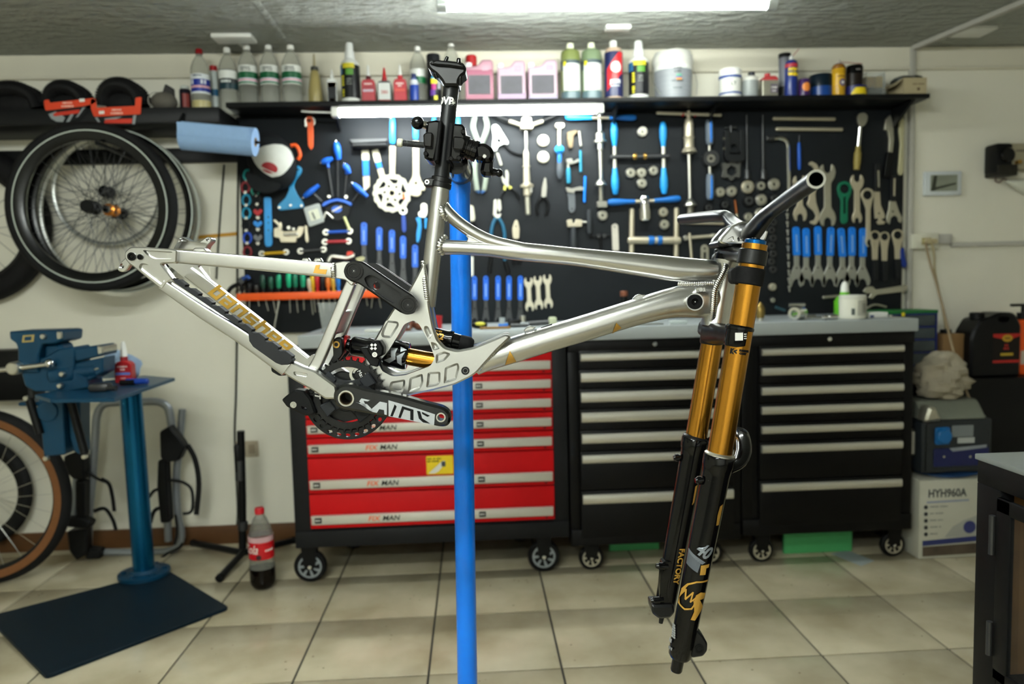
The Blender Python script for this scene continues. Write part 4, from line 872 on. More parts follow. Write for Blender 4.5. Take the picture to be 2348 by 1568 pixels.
# brake disc
rd = circ(q2(899.6, 443.6), 1, 4); rc = q2(899.6, 443.6)
outer = [(rc[0]+(42+1.2*math.cos(a*16))*PK*math.cos(a), rc[1]+(42+1.2*math.cos(a*16))*PK*math.sin(a)) for a in [2*math.pi*i/72 for i in range(72)]]
hl = []
for k in range(6):
    a = 2*math.pi*k/6
    pol = lambda r_, t: (rc[0]+r_*PK*math.cos(t), rc[1]+r_*PK*math.sin(t))
    hl.append([pol(33, a+.05), pol(33, a+.75), pol(21, a+.35), pol(24, a+.0)])
    hl.append([pol(19, a+.75), pol(21, a+1.1), pol(14, a+1.05), pol(13, a+.75)])
    for j in range(3): hl.append(circ(pol(37.5, a+.17+j*.35), 1.7*PK, 6))
hl.append(circ(rc, 7*PK, 14))
disc = thing('brake_rotor', 'silver brake disc with swirling spokes hanging on the board', 'brake disc', (rc[0], PEG-.012, rc[1]-.085), GT)
mk('rotor', plate(outer, .003, (Vector((0, PEG-.012, 0)), XA, ZA, -YA), holes=hl), mat('rotor_steel', '#b3b0a2', .38, .7, var=.12, scale=50), disc)
mk('carrier', ringtube((rc[0], PEG-.002, rc[1]), (rc[0], PEG-.019, rc[1]), 11*PK, 6*PK, 18), M_beige, disc)
mk('orange_mark', plate(circ(q2(926, 450), 3*PK, 10, 7*PK), .001, (Vector((0, PEG-.0155, 0)), XA, ZA, -YA)), M_orange, disc)
tool('ring_spanner', 'small ring spanner with slim blue handle under the brake disc', 'spanner', [('ring', Rng(924.5, 483, 9.5, 4, .006), M_steel), ('handle', S([(921, 494), (930, 494), (932, 528), (929, 533), (925, 533), (922, 528)], .009, r=3), mat('deep_blue', '#15439e', .4))])
tool('cable_cutter', 'blue-handled cable cutters beside the seat tube', 'cutters', [('head', join(S([(964, 470), (972, 465), (980, 470), (981, 490), (975, 500), (961, 498), (958, 488), (966, 484)], .014, r=4)), M_steel), ('handle', S([(953, 500), (965, 498), (967, 520), (964, 545), (960, 557), (955, 556), (955, 535), (959, 515)], .014, r=4), M_cyan), ('other_handle', S([(974, 500), (980, 500), (978, 525), (974, 524)], .012, r=2), M_cyan)])
# blue-handled cone spanners
def conesp(u, v0, v1, vb, w, lab, grp, blade=M_dsteel, jaw=9, hm=M_grip, tilt=0):
    tool('cone_spanner', lab, 'spanner', [('handle', S([(u-w/2, v0+4), (u-w/2+4, v0), (u+w/2-4, v0), (u+w/2, v0+4), (u+w/2+tilt, v1), (u-w/2+tilt, v1)], .009, holes=[circ((u, v0+6), 2, 8)], r=3), hm),
        ('blade', S([(u+tilt+x, y) for x, y in [(-w*.38, v1-1), (w*.38, v1-1), (w*.36, v1+(vb-v1)*.3), (jaw*.95, vb-jaw*1.35), (jaw*1.08, vb-jaw*.8), (jaw*.95, vb-jaw*.2), (jaw*.62, vb), (jaw*.5, vb-jaw*.55), (jaw*.28, vb-jaw*.95), (0, vb-jaw*1.08), (-jaw*.28, vb-jaw*.95), (-jaw*.5, vb-jaw*.55), (-jaw*.72, vb+2), (-jaw, vb-jaw*.25), (-jaw*1.08, vb-jaw*.8), (-jaw*.95, vb-jaw*1.35), (-w*.36, v1+(vb-v1)*.3)]], .004, holes=[circ((u+tilt, v1+(vb-v1)*.4), 2.2, 8)], r=2), blade),
        ('print', S([(u-1.8, v0+18), (u+1.8, v0+18), (u+1.8+tilt*.8, v1-8), (u-1.8+tilt*.8, v1-8)], .0004, .0102, r=0, bev=0), hexmat('#7aa2dd'))], grp)
for i, (u, a, b) in enumerate(((835, 510, 562), (870, 521, 574), (899, 527, 579), (924.5, 541, 593), (952, 561, 613))):
    conesp(u, a, b, b+62, 14, ORD[i]+' from left of the five stepped blue-handled dark cone spanners', 'stepped cone spanners left of the seat tube')
for i, u in enumerate((1088, 1114, 1142, 1167, 1193)):
    conesp(u, 632 if i else 633, 688, 738, 12, ORD[i]+' from left in the level row of blue-handled cone spanners', 'level row of cone spanners right of the post', jaw=8)
# --- centre
tool('long_pliers', 'large old grey pliers with blue-tipped legs behind the clamp', 'pliers', [('legs', join(Crv([(1089, 268), (1085, 290), (1092, 315), (1103, 340), (1112, 370), (1115, 400), (1110, 437)], 12), Crv([(1113, 268), (1117, 290), (1110, 315), (1100, 340), (1090, 370), (1089, 400), (1094, 437)], 12, .019)), mat('grey_green_metal', '#8b9488', .45, .6)), ('tips', join(S([(1088, 432), (1100, 434), (1100, 444), (1090, 440)], .014, r=3), S([(1105, 434), (1115, 432), (1113, 440), (1103, 445)], .014, r=3), S([(1081, 378), (1092, 382), (1095, 392), (1087, 390)], .02, r=3)), hexmat('#4d8be0'))])
tool('derailleur_gauge', 'white alignment bracket with black rubber hose', 'bracket', [('bracket', S([(1127, 290), (1137, 286), (1143, 291), (1160, 318), (1166, 328), (1163, 334), (1157, 330), (1148, 334), (1141, 338), (1139, 348), (1131, 348), (1128, 335), (1131, 315)], .016, holes=[circ((1134, 302), 3, 8), [(1138, 320), (1146, 318), (1150, 326), (1142, 330)]], r=4), hexmat('#dfe6e2', .3)), ('hose', Crv([(1155, 332), (1170, 346), (1185, 353), (1198, 355)], 5), M_black)])
tool('needle_pliers', 'slim pliers with black and yellow grips hanging below the clamp lever', 'pliers', [('jaws', join(S([(1137, 350), (1143, 352), (1152, 378), (1147, 382)], .01, r=2), S([(1159, 391), (1163, 390), (1167, 400), (1166, 420), (1160, 424)], .01, r=2), S([(1148, 398), (1152, 406), (1168, 425), (1164, 431), (1152, 420)], .01, .008, r=2)), M_steel), ('joint', join(S([(1155, 424), (1162, 426), (1160, 437), (1154, 437)], .013, r=3), S([(1165, 426), (1173, 428), (1174, 433), (1166, 435)], .013, r=3)), hexmat('#c9c45e')), ('handles', join(Crv([(1157, 436), (1150, 448), (1149, 463)], 6), Crv([(1172, 432), (1183, 442), (1190, 456)], 6)), M_black)])
tool('bearing_press', 'big silver bearing press with two spread black handles', 'press', [('handle', Hnd(1126, 260, 1168, 278, 13, HM, .03), M_black), ('handle', Hnd(1282, 260, 1244, 278, 13, HM, .03), M_black), ('arm', join(Rod(1166, 277, 1196, 287, 9, off=.03), Rod(1246, 277, 1216, 287, 9, off=.03)), M_beige), ('hub', join(S([(1195, 274), (1216, 274), (1218, 292), (1194, 292)], .05, r=4), S([(1192, 292), (1221, 292), (1220, 300), (1193, 300)], .05, r=3)), M_beige),
    ('screw', Rod(1206, 300, 1207, 347, 6, off=.031), M_steel), ('sleeve', join(spin(pt(1206, 343, .031), pt(1208, 424, .031), [(0, .006), (.1, .012), (.45, .013), (.46, .017), (.5, .017), (.51, .014), (.95, .016), (1, .031)], 18), spin(pt(1208, 424, .031), pt(1209, 450, .031), [(0, .029), (.2, .029), (.25, .017), (.9, .017), (1, .013)], 18)), M_beige), ('nut', S([(1205, 427), (1219, 427), (1219, 444), (1205, 444)], .04, r=2), M_steel), ('stem', Rod(1209, 450, 1211, 493, 12, off=.031), M_satin)])
for (v, k) in ((323, 'upper'), (361, 'lower')): tool('press_adapter', '%s of two round cream discs with a small centre hole' % k, 'disc', [('disc', spin(*pn(1245.5, v, .001, .014), [(0, 13*PK), (.6, 13*PK), (.8, 12*PK), (1, 10*PK)], 24), hexmat('#ded9c2', .35)), ('hole', cyl(*pn(1245.5, v, .0135, .0148), 2*PK, n=10), M_black)])
tool('headset_tool', 'silver T-shaped tool with blue collar and dark grip', 'tool', [('head', S([(1273, 284), (1292, 284), (1293, 292), (1287, 296), (1278, 296), (1272, 292)], .02, r=3), M_beige), ('shaft', Rod(1282.5, 295, 1282.5, 340, 8, off=.011), M_beige), ('collar', spin(pt(1282.5, 334, .022), pt(1283, 352, .022), [(0, .012), (.3, .021), (.7, .021), (1, .012)], 16), M_cyan), ('grip', Hnd(1283, 350, 1284, 410, 15, [(0, .6), (.2, .75), (.6, 1), (.85, .9), (1, .5)], .018), mat('grip_grey', '#4a5056', .5)), ('grip_front', Hnd(1283, 352, 1283, 376, 10, HM, .022), M_coll)])
tool('chain_tool', 'rusty chain riveter with a slim steel lever', 'chain tool', [('body', S([(1299, 305), (1318, 300), (1326, 303), (1314, 312), (1312, 340), (1304, 342), (1300, 325)], .02, r=3), M_brown), ('lever', Rod(1328, 300, 1332, 336, 6), M_steel)])
tool('chain_tool', 'silver chain riveter with turquoise handle and crossbar', 'chain tool', [('body', join(S([(1297, 366), (1310, 364), (1313, 372), (1326, 364), (1328, 372), (1310, 378), (1298, 374)], .018, r=2), Rod(1303, 374, 1303, 388, 8)), M_steel), ('grip', Hnd(1303, 384, 1304, 421, 11, HM), mat('grip_turquoise', '#2a7f9c', .4)), ('crossbar', Rod(1331, 345, 1332, 395, 6, off=.016), MATS['grip_turquoise'])])
tool('chain_tool', 'silver chain riveter with royal blue crossbar and slotted grey handle', 'chain tool', [('body', S([(1296, 430), (1310, 433), (1330, 428), (1338, 431), (1336, 438), (1318, 438), (1315, 444), (1299, 441)], .018, r=2), M_steel), ('handle', S([(1299, 442), (1318, 442), (1319, 480), (1314, 488), (1307, 488), (1303, 480), (1303, 455)], .008, holes=[circ((1311, 479), 2, 8)], r=4), mat('zinc_grey', '#70757a', .4, .7)), ('crossbar', Rod(1342, 404, 1340, 464, 6, off=.016), M_blue)])
tool('pliers', 'needle nose pliers with black handles right of the press', 'pliers', [('jaws', S([(1248, 407), (1252, 409), (1254, 430), (1252, 453), (1240, 454), (1242, 430)], .012, r=2), M_steel), ('handles', join(Crv([(1244, 452), (1233, 466), (1231, 480), (1234, 492)], 7), Crv([(1248, 452), (1256, 465), (1256, 478), (1251, 492)], 7)), M_black)])
tool('pliers', 'combination pliers with teal blue handles above the top tube', 'pliers', [('jaws', join(S([(1132, 459), (1138, 457), (1140, 478), (1138, 492), (1150, 490), (1146, 500), (1138, 502), (1130, 492)], .014, r=2), S([(1141, 457), (1148, 459), (1150, 480), (1144, 488), (1140, 478)], .014, .002, r=2)), M_steel), ('handles', join(Crv([(1137, 500), (1130, 515), (1126, 540), (1128, 575)], 8), Crv([(1143, 500), (1152, 515), (1157, 540), (1156, 580), (1158, 598)], 8)), mat('teal_grip', '#1d5a78', .4)), ('handle_ends', join(Crv([(1128, 575), (1125, 600), (1122, 626)], 9), Crv([(1158, 598), (1163, 615), (1166, 625)], 10)), M_black)])
tool('locking_pliers', 'pale locking pliers head rising above the top tube curve', 'pliers', [('jaw', S([(1181, 504), (1187, 506), (1191, 524), (1190, 548), (1176, 548), (1174, 524)], .016, holes=[circ((1183, 519), 2, 8)], r=4), M_beige), ('handles', join(Crv([(1180, 548), (1176, 575), (1179, 605)], 8), Crv([(1187, 548), (1190, 580), (1191, 606)], 8)), M_black)])
tool('folding_knife', 'grey folded cutter right beside the blue post', 'cutter', [('body', S([(1074, 474), (1080, 470), (1086, 474), (1090, 500), (1088, 508), (1076, 508), (1073, 495)], .014, r=4), M_satin), ('tail', Rod(1086, 506, 1092, 516, 7), M_black)])
tool('steel_strip', 'white plastic strip hanging right of the blue post', 'strip', [('strip', S([(1077, 588), (1086, 588), (1086, 630), (1084, 634), (1077, 633)], .008, r=2), hexmat('#d9dad2'))])
tool('chain_tool', 'chain tool with two cream jaws and black grip over the top tube', 'chain tool', [('jaws', join(S([(1299, 505), (1310, 503), (1312, 512), (1318, 511), (1319, 503), (1334, 505), (1333, 520), (1300, 521)], .02, r=2)), M_beige), ('grip', Hnd(1315, 520, 1316, 585, 18, [(0, .6), (.2, .8), (.6, 1), (1, .7)], .02), mat('grip_dark', '#24282c', .5)), ('rod', Rod(1334, 509, 1352, 510, 6), M_steel), ('crossbar', Hnd(1351, 480, 1352, 537, 12, HM, .02), MATS['grip_dark'])])
tool('steel_ruler', 'pale steel handle strip poking up behind the top tube', 'strip', [('strip', S([(1402, 516), (1410, 512), (1417, 516), (1419, 575), (1404, 575)], .006, holes=[circ((1409, 520), 2, 8)], r=3), hexmat('#d8d2c6', .35, .4))])
tool('spoke_tool', 'thin black cross-shaped tool left of the pale strip', 'tool', [('arms', join(Rod(1352, 543, 1400, 541, 4), Rod(1376, 536, 1378, 572, 5)), M_black), ('knob', join(cyl(*pn(1372, 541, .002, .014), .009, n=12), cyl(*pn(1385, 541, .002, .014), .009, n=12)), M_dsteel)])
for i, (u, dv_) in enumerate(((1213, 0), (1234, -4), (1256, -7))): tool('open_spanner', ORD[i]+' from left of three cream open-ended spanners', 'spanner', [('spanner', openend(u-2, 636+dv_, u+2, 714+dv_, 10, 4.8), hexmat('#cfc8b2', .4, .4))], 'three cream open-ended spanners')
# --- centre right: facing and tapping tools
tool('head_tube_cutter', 'long reaming tool with a blue T-handle and threaded rod', 'reamer', [('handle', Hnd(1296, 268, 1357, 270, 14, HP, .03), M_cyan), ('handle', Hnd(1459, 270, 1397, 270, 13, HP, .03), M_coll), ('crossbar', Rod(1350, 270, 1402, 270, 7, off=.03), M_beige), ('rod', join(Rod(1375, 260, 1378, 412, 9, off=.02)), M_steel), ('body', spin(pt(1375.5, 302, .0285), pt(1376.5, 343, .0285), [(0, .012), (.1, .02), (.45, .02), (.5, .0285), (.6, .0285), (.62, .013), (1, .013)], 18), M_steel), ('cone', spin(pt(1377, 410, .0285), pt(1377.5, 428, .0285), [(0, .006), (.3, .018), (.75, .025), (.8, .025), (1, .01)], 18), M_steel), ('thread', join(*[Rod(1378+i*.1, 427+i*4.2, 1378+i*.1, 430.4+i*4.2, 11, off=.024) for i in range(9)]), M_satin), ('nut', S([(1367, 463), (1389, 463), (1389, 477), (1367, 477)], .04, r=2), M_steel)])
for i, (u, v, r, m, lb) in enumerate([(1381, 494, 12, M_steel, 'silver cone ring under the long reaming tool'), (1472, 303, 12, M_steel, 'shiny ring alone between two blue handles'), (1445, 397, 12, M_steel, 'ring at left of a cluster of four rings'), (1470, 397, 11.5, M_satin, 'ring in the middle of a cluster of four rings'), (1497, 392, 11.5, M_steel, 'ring at right of a cluster of four rings'), (1471, 421, 12, M_steel, 'ring at the bottom of a cluster of four rings'), (1520, 487, 11, M_beige, 'cream ring, upper of the pair by the frame press'), (1522, 515, 12, M_steel, 'steel ring, lower of the pair by the frame press'),
    (1650, 441, 11.5, M_satin, 'dull ring below the ring clamp'), (1676, 439, 13, M_steel, 'bright ring below the ring clamp'), (1713, 429, 15, M_beige, 'largest cream ring under the long sockets'), (1742, 427, 13, M_dsteel, 'dark ring beside the largest cream ring'), (1773, 423, 14.5, M_steel, 'silver disc ring next to the L-shaped wrench'), (1715, 461, 14, M_black, 'matt black ring under the largest cream ring'), (1744, 458, 13.5, M_steel, 'grooved ring right of the matt black ring'), (1660, 470, 11, M_black, 'black ring under the bright ring'), (1623, 477, 11, M_black, 'black ring under the double blue handle'), (1714, 498, 11, M_steel, 'small bluish ring above the stem'), (1742, 490, 13, M_satin, 'ring half hidden behind the handlebar'), (1773, 456, 12, M_black, 'black ring left of the drill bits'), (1770, 658, 9, M_beige, 'pale small ring far down right of the fork'), (1769, 688, 7, M_dsteel, 'lowest little dark ring right of the fork')]):
    tool('cutter_ring', lb, 'ring', [('ring', join(spin(*pn(u, v, .001, .016), [(0, r*PK), (.7, r*PK), (1, r*.86*PK)], 22, True))[0:2], m), ('core', join(Rng(u, v, r*.72, r*.3, .004, .0155, 16)), M_satin if m != M_black else M_dsteel), ('hole', cyl(*pn(u, v, .0155, .0175), r*.29*PK, n=12), M_black)], 'round cutter rings')
for i in range(7):
    u, v = 1771-(i % 2)*4, 510+i*18
    tool('cutter_ring', ORD[i]+' from top in the column of small dark rings beside the fork crown', 'ring', [('ring', Rng(u, v, 8, 3.5, .012), M_dsteel)], 'column of small dark rings')
tool('facing_frame', 'tapping frame of two blue double handles on a black crossbar', 'tap', [('handle', Hnd(1408, 280, 1409, 335, 17, HB[::1], .02), M_cyan), ('handle', Hnd(1411, 446, 1410, 386, 18, HB, .02), M_cyan), ('handle', Hnd(1520, 280, 1521, 336, 17, HB, .02), M_cyan), ('handle', Hnd(1523, 445, 1522, 385, 18, HB, .02), M_cyan), ('stem', Rod(1409, 334, 1410, 388, 8, off=.02), hexmat('#d9d6c8', .3, .5)), ('stem', Rod(1521, 334, 1522, 388, 8, off=.02), hexmat('#d9d6c8', .3, .5)), ('crossbar', Rod(1400, 360, 1535, 358, 10, off=.026), M_dsteel), ('collar', join(Rod(1451, 359, 1460, 359, 15, off=.026), Rod(1475, 359, 1483, 358, 15, off=.026)), M_brass)])
tool('bottom_bracket_tap', 'chrome cutter cup with two sideways blue handles', 'tap', [('handle', Hnd(1393, 464, 1456, 462, 15, HP, .026), M_coll), ('handle', Hnd(1561, 455, 1500, 460, 15, HP, .026), M_coll), ('crossbar', Rod(1450, 462, 1506, 460, 7, off=.026), M_beige), ('cup', spin(pt(1477, 450, .03), pt(1479, 506, .03), [(0, .018), (.08, .022), (.3, .022), (.32, .0245), (.95, .0245), (1, .02)], 22), M_chrome)])
tool('frame_press', 'cream H-shaped press with two blue sleeves on its bar', 'press', [('post', Rod(1449, 478, 1448, 590, 12), M_beige), ('post', Rod(1551, 476, 1550, 592, 12), M_beige), ('bar', Rod(1440, 551, 1561, 551, 17, off=.03), M_beige), ('sleeve', join(Rod(1484, 551, 1502, 551, 20, off=.03), Rod(1505, 551, 1520, 551, 20, off=.03)), M_coll)])
tool('steerer_tool', 'tall silver expander tool with a plain T-bar on top', 'tool', [('crossbar', Rod(1505, 259, 1654, 264, 8, off=.0335), M_beige), ('ring_red', join(Rod(1564, 262, 1568, 263, 10, off=.0335), Rod(1592, 263, 1596, 264, 10, off=.03)), M_red), ('body', spin(pt(1579, 254, .0315), pt(1580, 352, .0315), [(0, .008), (.18, .01), (.2, .017), (.28, .019), (.3, .021), (.6, .021), (.62, .026), (.66, .022), (.86, .022), (.88, .027), (.97, .0335), (1, .02)], 20), M_beige), ('rod', Rod(1580, 352, 1582, 462, 8, off=.02), M_steel), ('cone', spin(pt(1582, 455, .0315), pt(1583, 474, .0315), [(0, .008), (.4, .02), (.8, .029), (.85, .029), (1, .015)], 18), M_steel), ('spring', join(*[torus(pt(1583, 477+i*4, .02), (0, 0, 1), .013, .003, 16, 6) for i in range(5)]), M_satin)])
tool('die_handle', 'double blue and grey die handle with a ring in the middle', 'die', [('grip', Hnd(1626, 274, 1627, 333, 18, HM), mat('grip_slate', '#5b6570', .5)), ('grip', Hnd(1628, 459, 1628, 398, 18, HM), MATS['grip_slate']), ('inlay', Hnd(1628, 276, 1629, 328, 10, HM, .028), M_blue), ('inlay', Hnd(1630, 457, 1630, 402, 10, HM, .028), M_blue), ('stem', Rod(1626.5, 332, 1626.5, 348, 7, off=.018), M_steel), ('stem', Rod(1627, 380, 1628, 400, 7, off=.018), M_steel), ('ring', ringtube(*pn(1627, 365, .006, .034), 18*PK, 10*PK, 22), M_dsteel), ('die', ringtube(*pn(1627, 365, .01, .032), 10*PK, 4*PK, 8), M_steel)])
tool('crown_race_setter', 'black boxy fixture with a small wing screw on top', 'fixture', [('body', join(S([(1658, 302), (1668, 300), (1668, 356), (1657, 362)], .03, r=2), S([(1692, 300), (1702, 302), (1704, 358), (1694, 356)], .03, r=2), S([(1666, 305), (1694, 305), (1694, 352), (1666, 352)], .02, holes=[circ((1679, 338), 7, 12)], r=3), S([(1655, 356), (1704, 356), (1700, 372), (1686, 374), (1668, 374), (1660, 370)], .034, r=4)), mat('fixture_black', '#1d1f21', .4, .4)), ('wing_screw', join(Rod(1662, 293, 1690, 292, 4, off=.016), Rod(1676, 288, 1676, 306, 5, off=.016)), M_dsteel), ('screw', join(cyl(*pn(1659, 318, .03, .036), .006, n=10), cyl(*pn(1659, 341, .03, .036), .006, n=10)), M_chrome)])
tool('ring_clamp', 'dark grey split ring clamp with square lugs', 'clamp', [('clamp', S([(1652, 376), (1660, 374), (1664, 378), (1672, 372), (1682, 373), (1688, 378), (1692, 372), (1696, 374), (1694, 386), (1694, 405), (1690, 410), (1686, 405), (1674, 416), (1664, 406), (1660, 410), (1652, 406), (1655, 392)], .02, holes=[[(1663, 390), (1673, 380), (1684, 386), (1686, 398), (1674, 406), (1664, 400)]], r=2), mat('clamp_grey', '#5c5c58', .45, .6))])
for u, nm in ((1713, 'left'), (1750, 'right')): tool('socket_bar', 'thin long-reach socket bar, %s of two' % nm, 'socket', [('bar', Rod(u-1, 263, u, 392, 4.5, 6), M_dsteel), ('socket', Rod(u, 388, u+1, 412, 11, 14), M_dsteel)], 'long-reach socket bars')
tool('copper_punch', 'copper coloured rod with steel tip above the stem', 'punch', [('rod', Rod(1685, 458, 1689, 490, 6), mat('copper', '#9a5a34', .35, .9)), ('tip', Rod(1689, 490, 1691, 515, 6), M_beige)])
tool('spindle_rod', 'thin silver rod just under the far handlebar end', 'rod', [('rod', Rod(1566, 511, 1660, 513, 5), M_beige)])
tool('torque_wrench', 'slim silver torque wrench with an orange mark', 'wrench', [('bar', Rod(1570, 546, 1668, 538, 8), M_beige), ('head', cyl(*pn(1570, 546, .002, .026), .012, n=14, bev=.002), M_steel), ('collar', Rod(1630, 541, 1640, 540, 11, off=.012), M_satin), ('mark', Rod(1655, 534, 1664, 533, 8), M_orange)])
tool('long_punch', 'upright thin steel rod crossing the torque wrench', 'rod', [('rod', Rod(1581, 534, 1586, 596, 6, off=.022), M_beige)])
tool('slotted_handle', 'grey slotted wrench handle end above the top tube near the fork', 'wrench', [('handle', S([(1606, 568), (1611, 561), (1619, 561), (1624, 568), (1624, 596), (1606, 596)], .008, holes=[circ((1615, 570), 3, 8), [(1612, 578), (1618, 578), (1618, 593), (1612, 593)]], r=3), M_satin)])
# --- right
for (u0, u1, v, k) in ((1772, 1915, 273, 'upper'), (1779, 1932, 297, 'lower')): tool('steel_rod', '%s of two cream horizontal rods under the shelf' % k, 'rod', [('rod', Rod(u0, v-1, u1, v, 9), M_beige)], 'two horizontal rods')
tool('lug_wrench', 'chrome L-shaped wrench with a dark socket end', 'wrench', [('bar', Crv([(1770, 318), (1785, 317), (1798, 321), (1806, 332), (1807, 360), (1808, 400), (1808, 436)], 9), M_chrome), ('socket', Rod(1756, 318, 1775, 318, 12), M_dsteel)])
tool('ceramic_file', 'thin blue round-handled pick', 'pick', [('handle', Hnd(1832, 326, 1833, 389, 8, HM), mat('pick_blue', '#0d4fb0', .4)), ('tip', Rod(1833, 310, 1832, 327, 3), M_dsteel)])
tool('ratchet', 'ratchet with chrome head and patterned gold grip', 'ratchet', [('head', S([(1961, 268), (1966, 261), (1978, 260), (1985, 267), (1984, 280), (1976, 292), (1968, 292), (1962, 282)], .02, r=4), M_steel), ('shaft', Rod(1972, 290, 1968, 338, 9, off=.012), M_chrome), ('grip', Hnd(1968, 336, 1964, 389, 16, [(0, .7), (.15, .7), (.3, 1), (.7, 1), (.9, .8), (1, .85)], .018), mat('gold_grip', '#8f7f3e', .5, 0, var=.35, scale=120))])
tool('tin_snips', 'dark snips with steel blades and black grips near the board edge', 'snips', [('blades', S([(2024, 300), (2028, 274), (2038, 264), (2044, 285), (2046, 320), (2043, 352), (2034, 350), (2036, 320), (2032, 300)], .014, r=3), M_satin), ('grips', S([(2030, 350), (2044, 352), (2040, 380), (2034, 410), (2022, 406), (2026, 378)], .02, r=4), M_black)])
tool('tyre_lever', 'long pale blade hanging at the right board edge', 'lever', [('blade', S([(2060, 275), (2068, 266), (2071, 280), (2069, 396), (2065, 403), (2059, 402), (2057, 395), (2062, 330), (2059, 300)], .01, r=3), hexmat('#bdb894', .4, .3))])
tool('small_spanner', 'small open-ended cream spanner left behind the handlebar grip', 'spanner', [('spanner', openend(1832, 402, 1834, 508, 15, 6.5), M_beige)])
tool('hook_spanner', 'curved hook spanner behind the handlebar end', 'spanner', [('spanner', S([(1853, 374), (1860, 370), (1872, 377), (1878, 392), (1875, 420), (1868, 445), (1870, 465), (1878, 490), (1877, 505), (1868, 516), (1856, 512), (1857, 507), (1866, 505), (1870, 496), (1864, 484), (1852, 474), (1849, 468), (1854, 455), (1853, 440), (1864, 420), (1868, 400), (1866, 388), (1860, 380), (1854, 379)], .007, r=3), M_beige)])
tool('big_spanner', 'large grey double open-ended spanner', 'spanner', [('spanner', openend(1896, 376, 1897, 520, 18, 8), M_satin)])
tool('ring_wrench', 'green enamelled ring wrench with a slotted handle', 'wrench', [('wrench', S([(1918, 432), (1922, 420), (1935, 415), (1947, 420), (1952, 432), (1949, 446), (1942, 460), (1942, 508), (1936, 514), (1930, 514), (1926, 508), (1927, 460), (1920, 446)], .008, holes=[circ((1935, 433), 11, 16), [(1932, 452), (1938, 452), (1938, 490), (1932, 490)]], r=4), M_green)])
tool('cone_spanner', 'cream double-ended spanner right of the green ring wrench', 'spanner', [('spanner', openend(1964, 400, 1964, 512, 15, 6.5, 11), M_beige)])
tool('crank_spanner', 'long cream wrench with a round eye overlapping the last blue handle', 'wrench', [('wrench', S([(1970, 448), (1974, 436), (1985, 431), (1997, 436), (2000, 448), (1996, 462), (1992, 480), (1992, 530), (1996, 545), (2002, 556), (2000, 562), (1993, 562), (1993, 550), (1986, 550), (1984, 560), (1990, 566), (1984, 566), (1980, 555), (1982, 540), (1982, 480), (1975, 462)], .006, .011, holes=[circ((1985, 448), 10.5, 16)], r=3), M_beige)])
tool('freewheel_wrench', 'black-gripped wrench with a notched cream foot', 'wrench', [('grip', S([(2003, 376), (2016, 376), (2017, 440), (2003, 440)], .014, r=3), mat('grip_rubber', '#1e1f20', .6)), ('blade', S([(2003, 438), (2016, 438), (2018, 470), (2028, 494), (2026, 502), (2021, 500), (2021, 506), (2029, 508), (2026, 514), (2012, 515), (2008, 508), (2013, 506), (2012, 500), (2005, 502), (2003, 470)], .006, holes=[circ((2014, 489), 2.5, 8)], r=2), M_beige), ('print', S([(2008, 392), (2012, 392), (2013, 430), (2009, 430)], .0005, .015, r=0, bev=0), M_satin)])
tool('pedal_spanner', 'black-gripped wide grey open jaw wrench at board edge', 'wrench', [('grip', S([(2041, 402), (2054, 402), (2052, 462), (2040, 462)], .014, r=3), MATS['grip_rubber']), ('blade', S([(2038, 460), (2052, 460), (2060, 485), (2068, 500), (2065, 512), (2058, 508), (2057, 500), (2049, 494), (2041, 500), (2039, 515), (2032, 510), (2031, 500), (2036, 480)], .006, holes=[circ((2046, 485), 2.5, 8)], r=2), M_satin), ('print', S([(2045, 410), (2049, 410), (2048, 450), (2044, 450)], .0005, .015, r=0, bev=0), M_beige)])
for i, (u, t0) in enumerate(((1824, 2), (1847, 1), (1874, 1), (1904, -2), (1927, 4), (1952, 0), (1977, 0))):
    v0 = (520, 523, 519, 521, 523, 521, 523)[i]
    conesp(u, v0, v0+66, 657, 16, ORD[i]+' from left of the seven big blue-handled spanners in a row', 'seven big blue-handled spanners', mat('spanner_zinc', '#a9aaa2', .38, .75), 17, M_blue, t0)
for i, (u, v, ro) in enumerate(((2005, 541, 13), (2027, 543, 12.5), (2057, 539, 14))):
    tool('ring_spanner', ORD[i]+' from left of three ring spanners with black grips', 'spanner', [('head', S([(u-ro, v), (u-ro*.7, v-ro*.75), (u, v-ro), (u+ro*.7, v-ro*.75), (u+ro, v), (u+ro*.8, v+ro*.8), (u+7, v+28), (u+6, v+56), (u-6, v+56), (u-7, v+28), (u-ro*.8, v+ro*.8)], .006, holes=[circ((u, v), ro*.68, 16)], r=3), M_beige), ('grip', S([(u-6, v+55), (u+6, v+55), (u+5, v+102), (u-5, v+102)], .014, r=3), MATS['grip_rubber'])], 'three ring spanners with black grips')
tool('blue_lever', 'dark blue curved lever sticking out past the board edge', 'lever', [('lever', S([(2062, 572), (2070, 566), (2072, 590), (2077, 606), (2072, 616), (2064, 608), (2063, 590)], .012, r=4), mat('lever_navy', '#0b2f86', .4))])
for i in range(11):
    v = 470+i*18.5
    tool('drill_bit', ORD[i]+' from top in the column of short shiny bits', 'bit', [('bit', join(Rod(1804+i*.5, v, 1805+i*.5, v+9, 7, 5), Rod(1805+i*.5, v+9, 1805+i*.5, v+14, 3.5))[0:2], M_steel)], 'column of short bits')
tool('adjustable_wrench', 'silver adjustable wrench lying level low at the right', 'wrench', [('wrench', join(S([(1976, 668), (1984, 658), (1998, 656), (2004, 664), (2074, 653), (2078, 658), (2074, 668), (2006, 676), (1996, 686), (1988, 682), (1996, 672), (1986, 674)], .014, r=3)), M_satin)])
tool('steel_pin', 'short grey rod low on the board right of the fork', 'rod', [('rod', Rod(1886, 682, 1926, 679, 8), M_satin)])
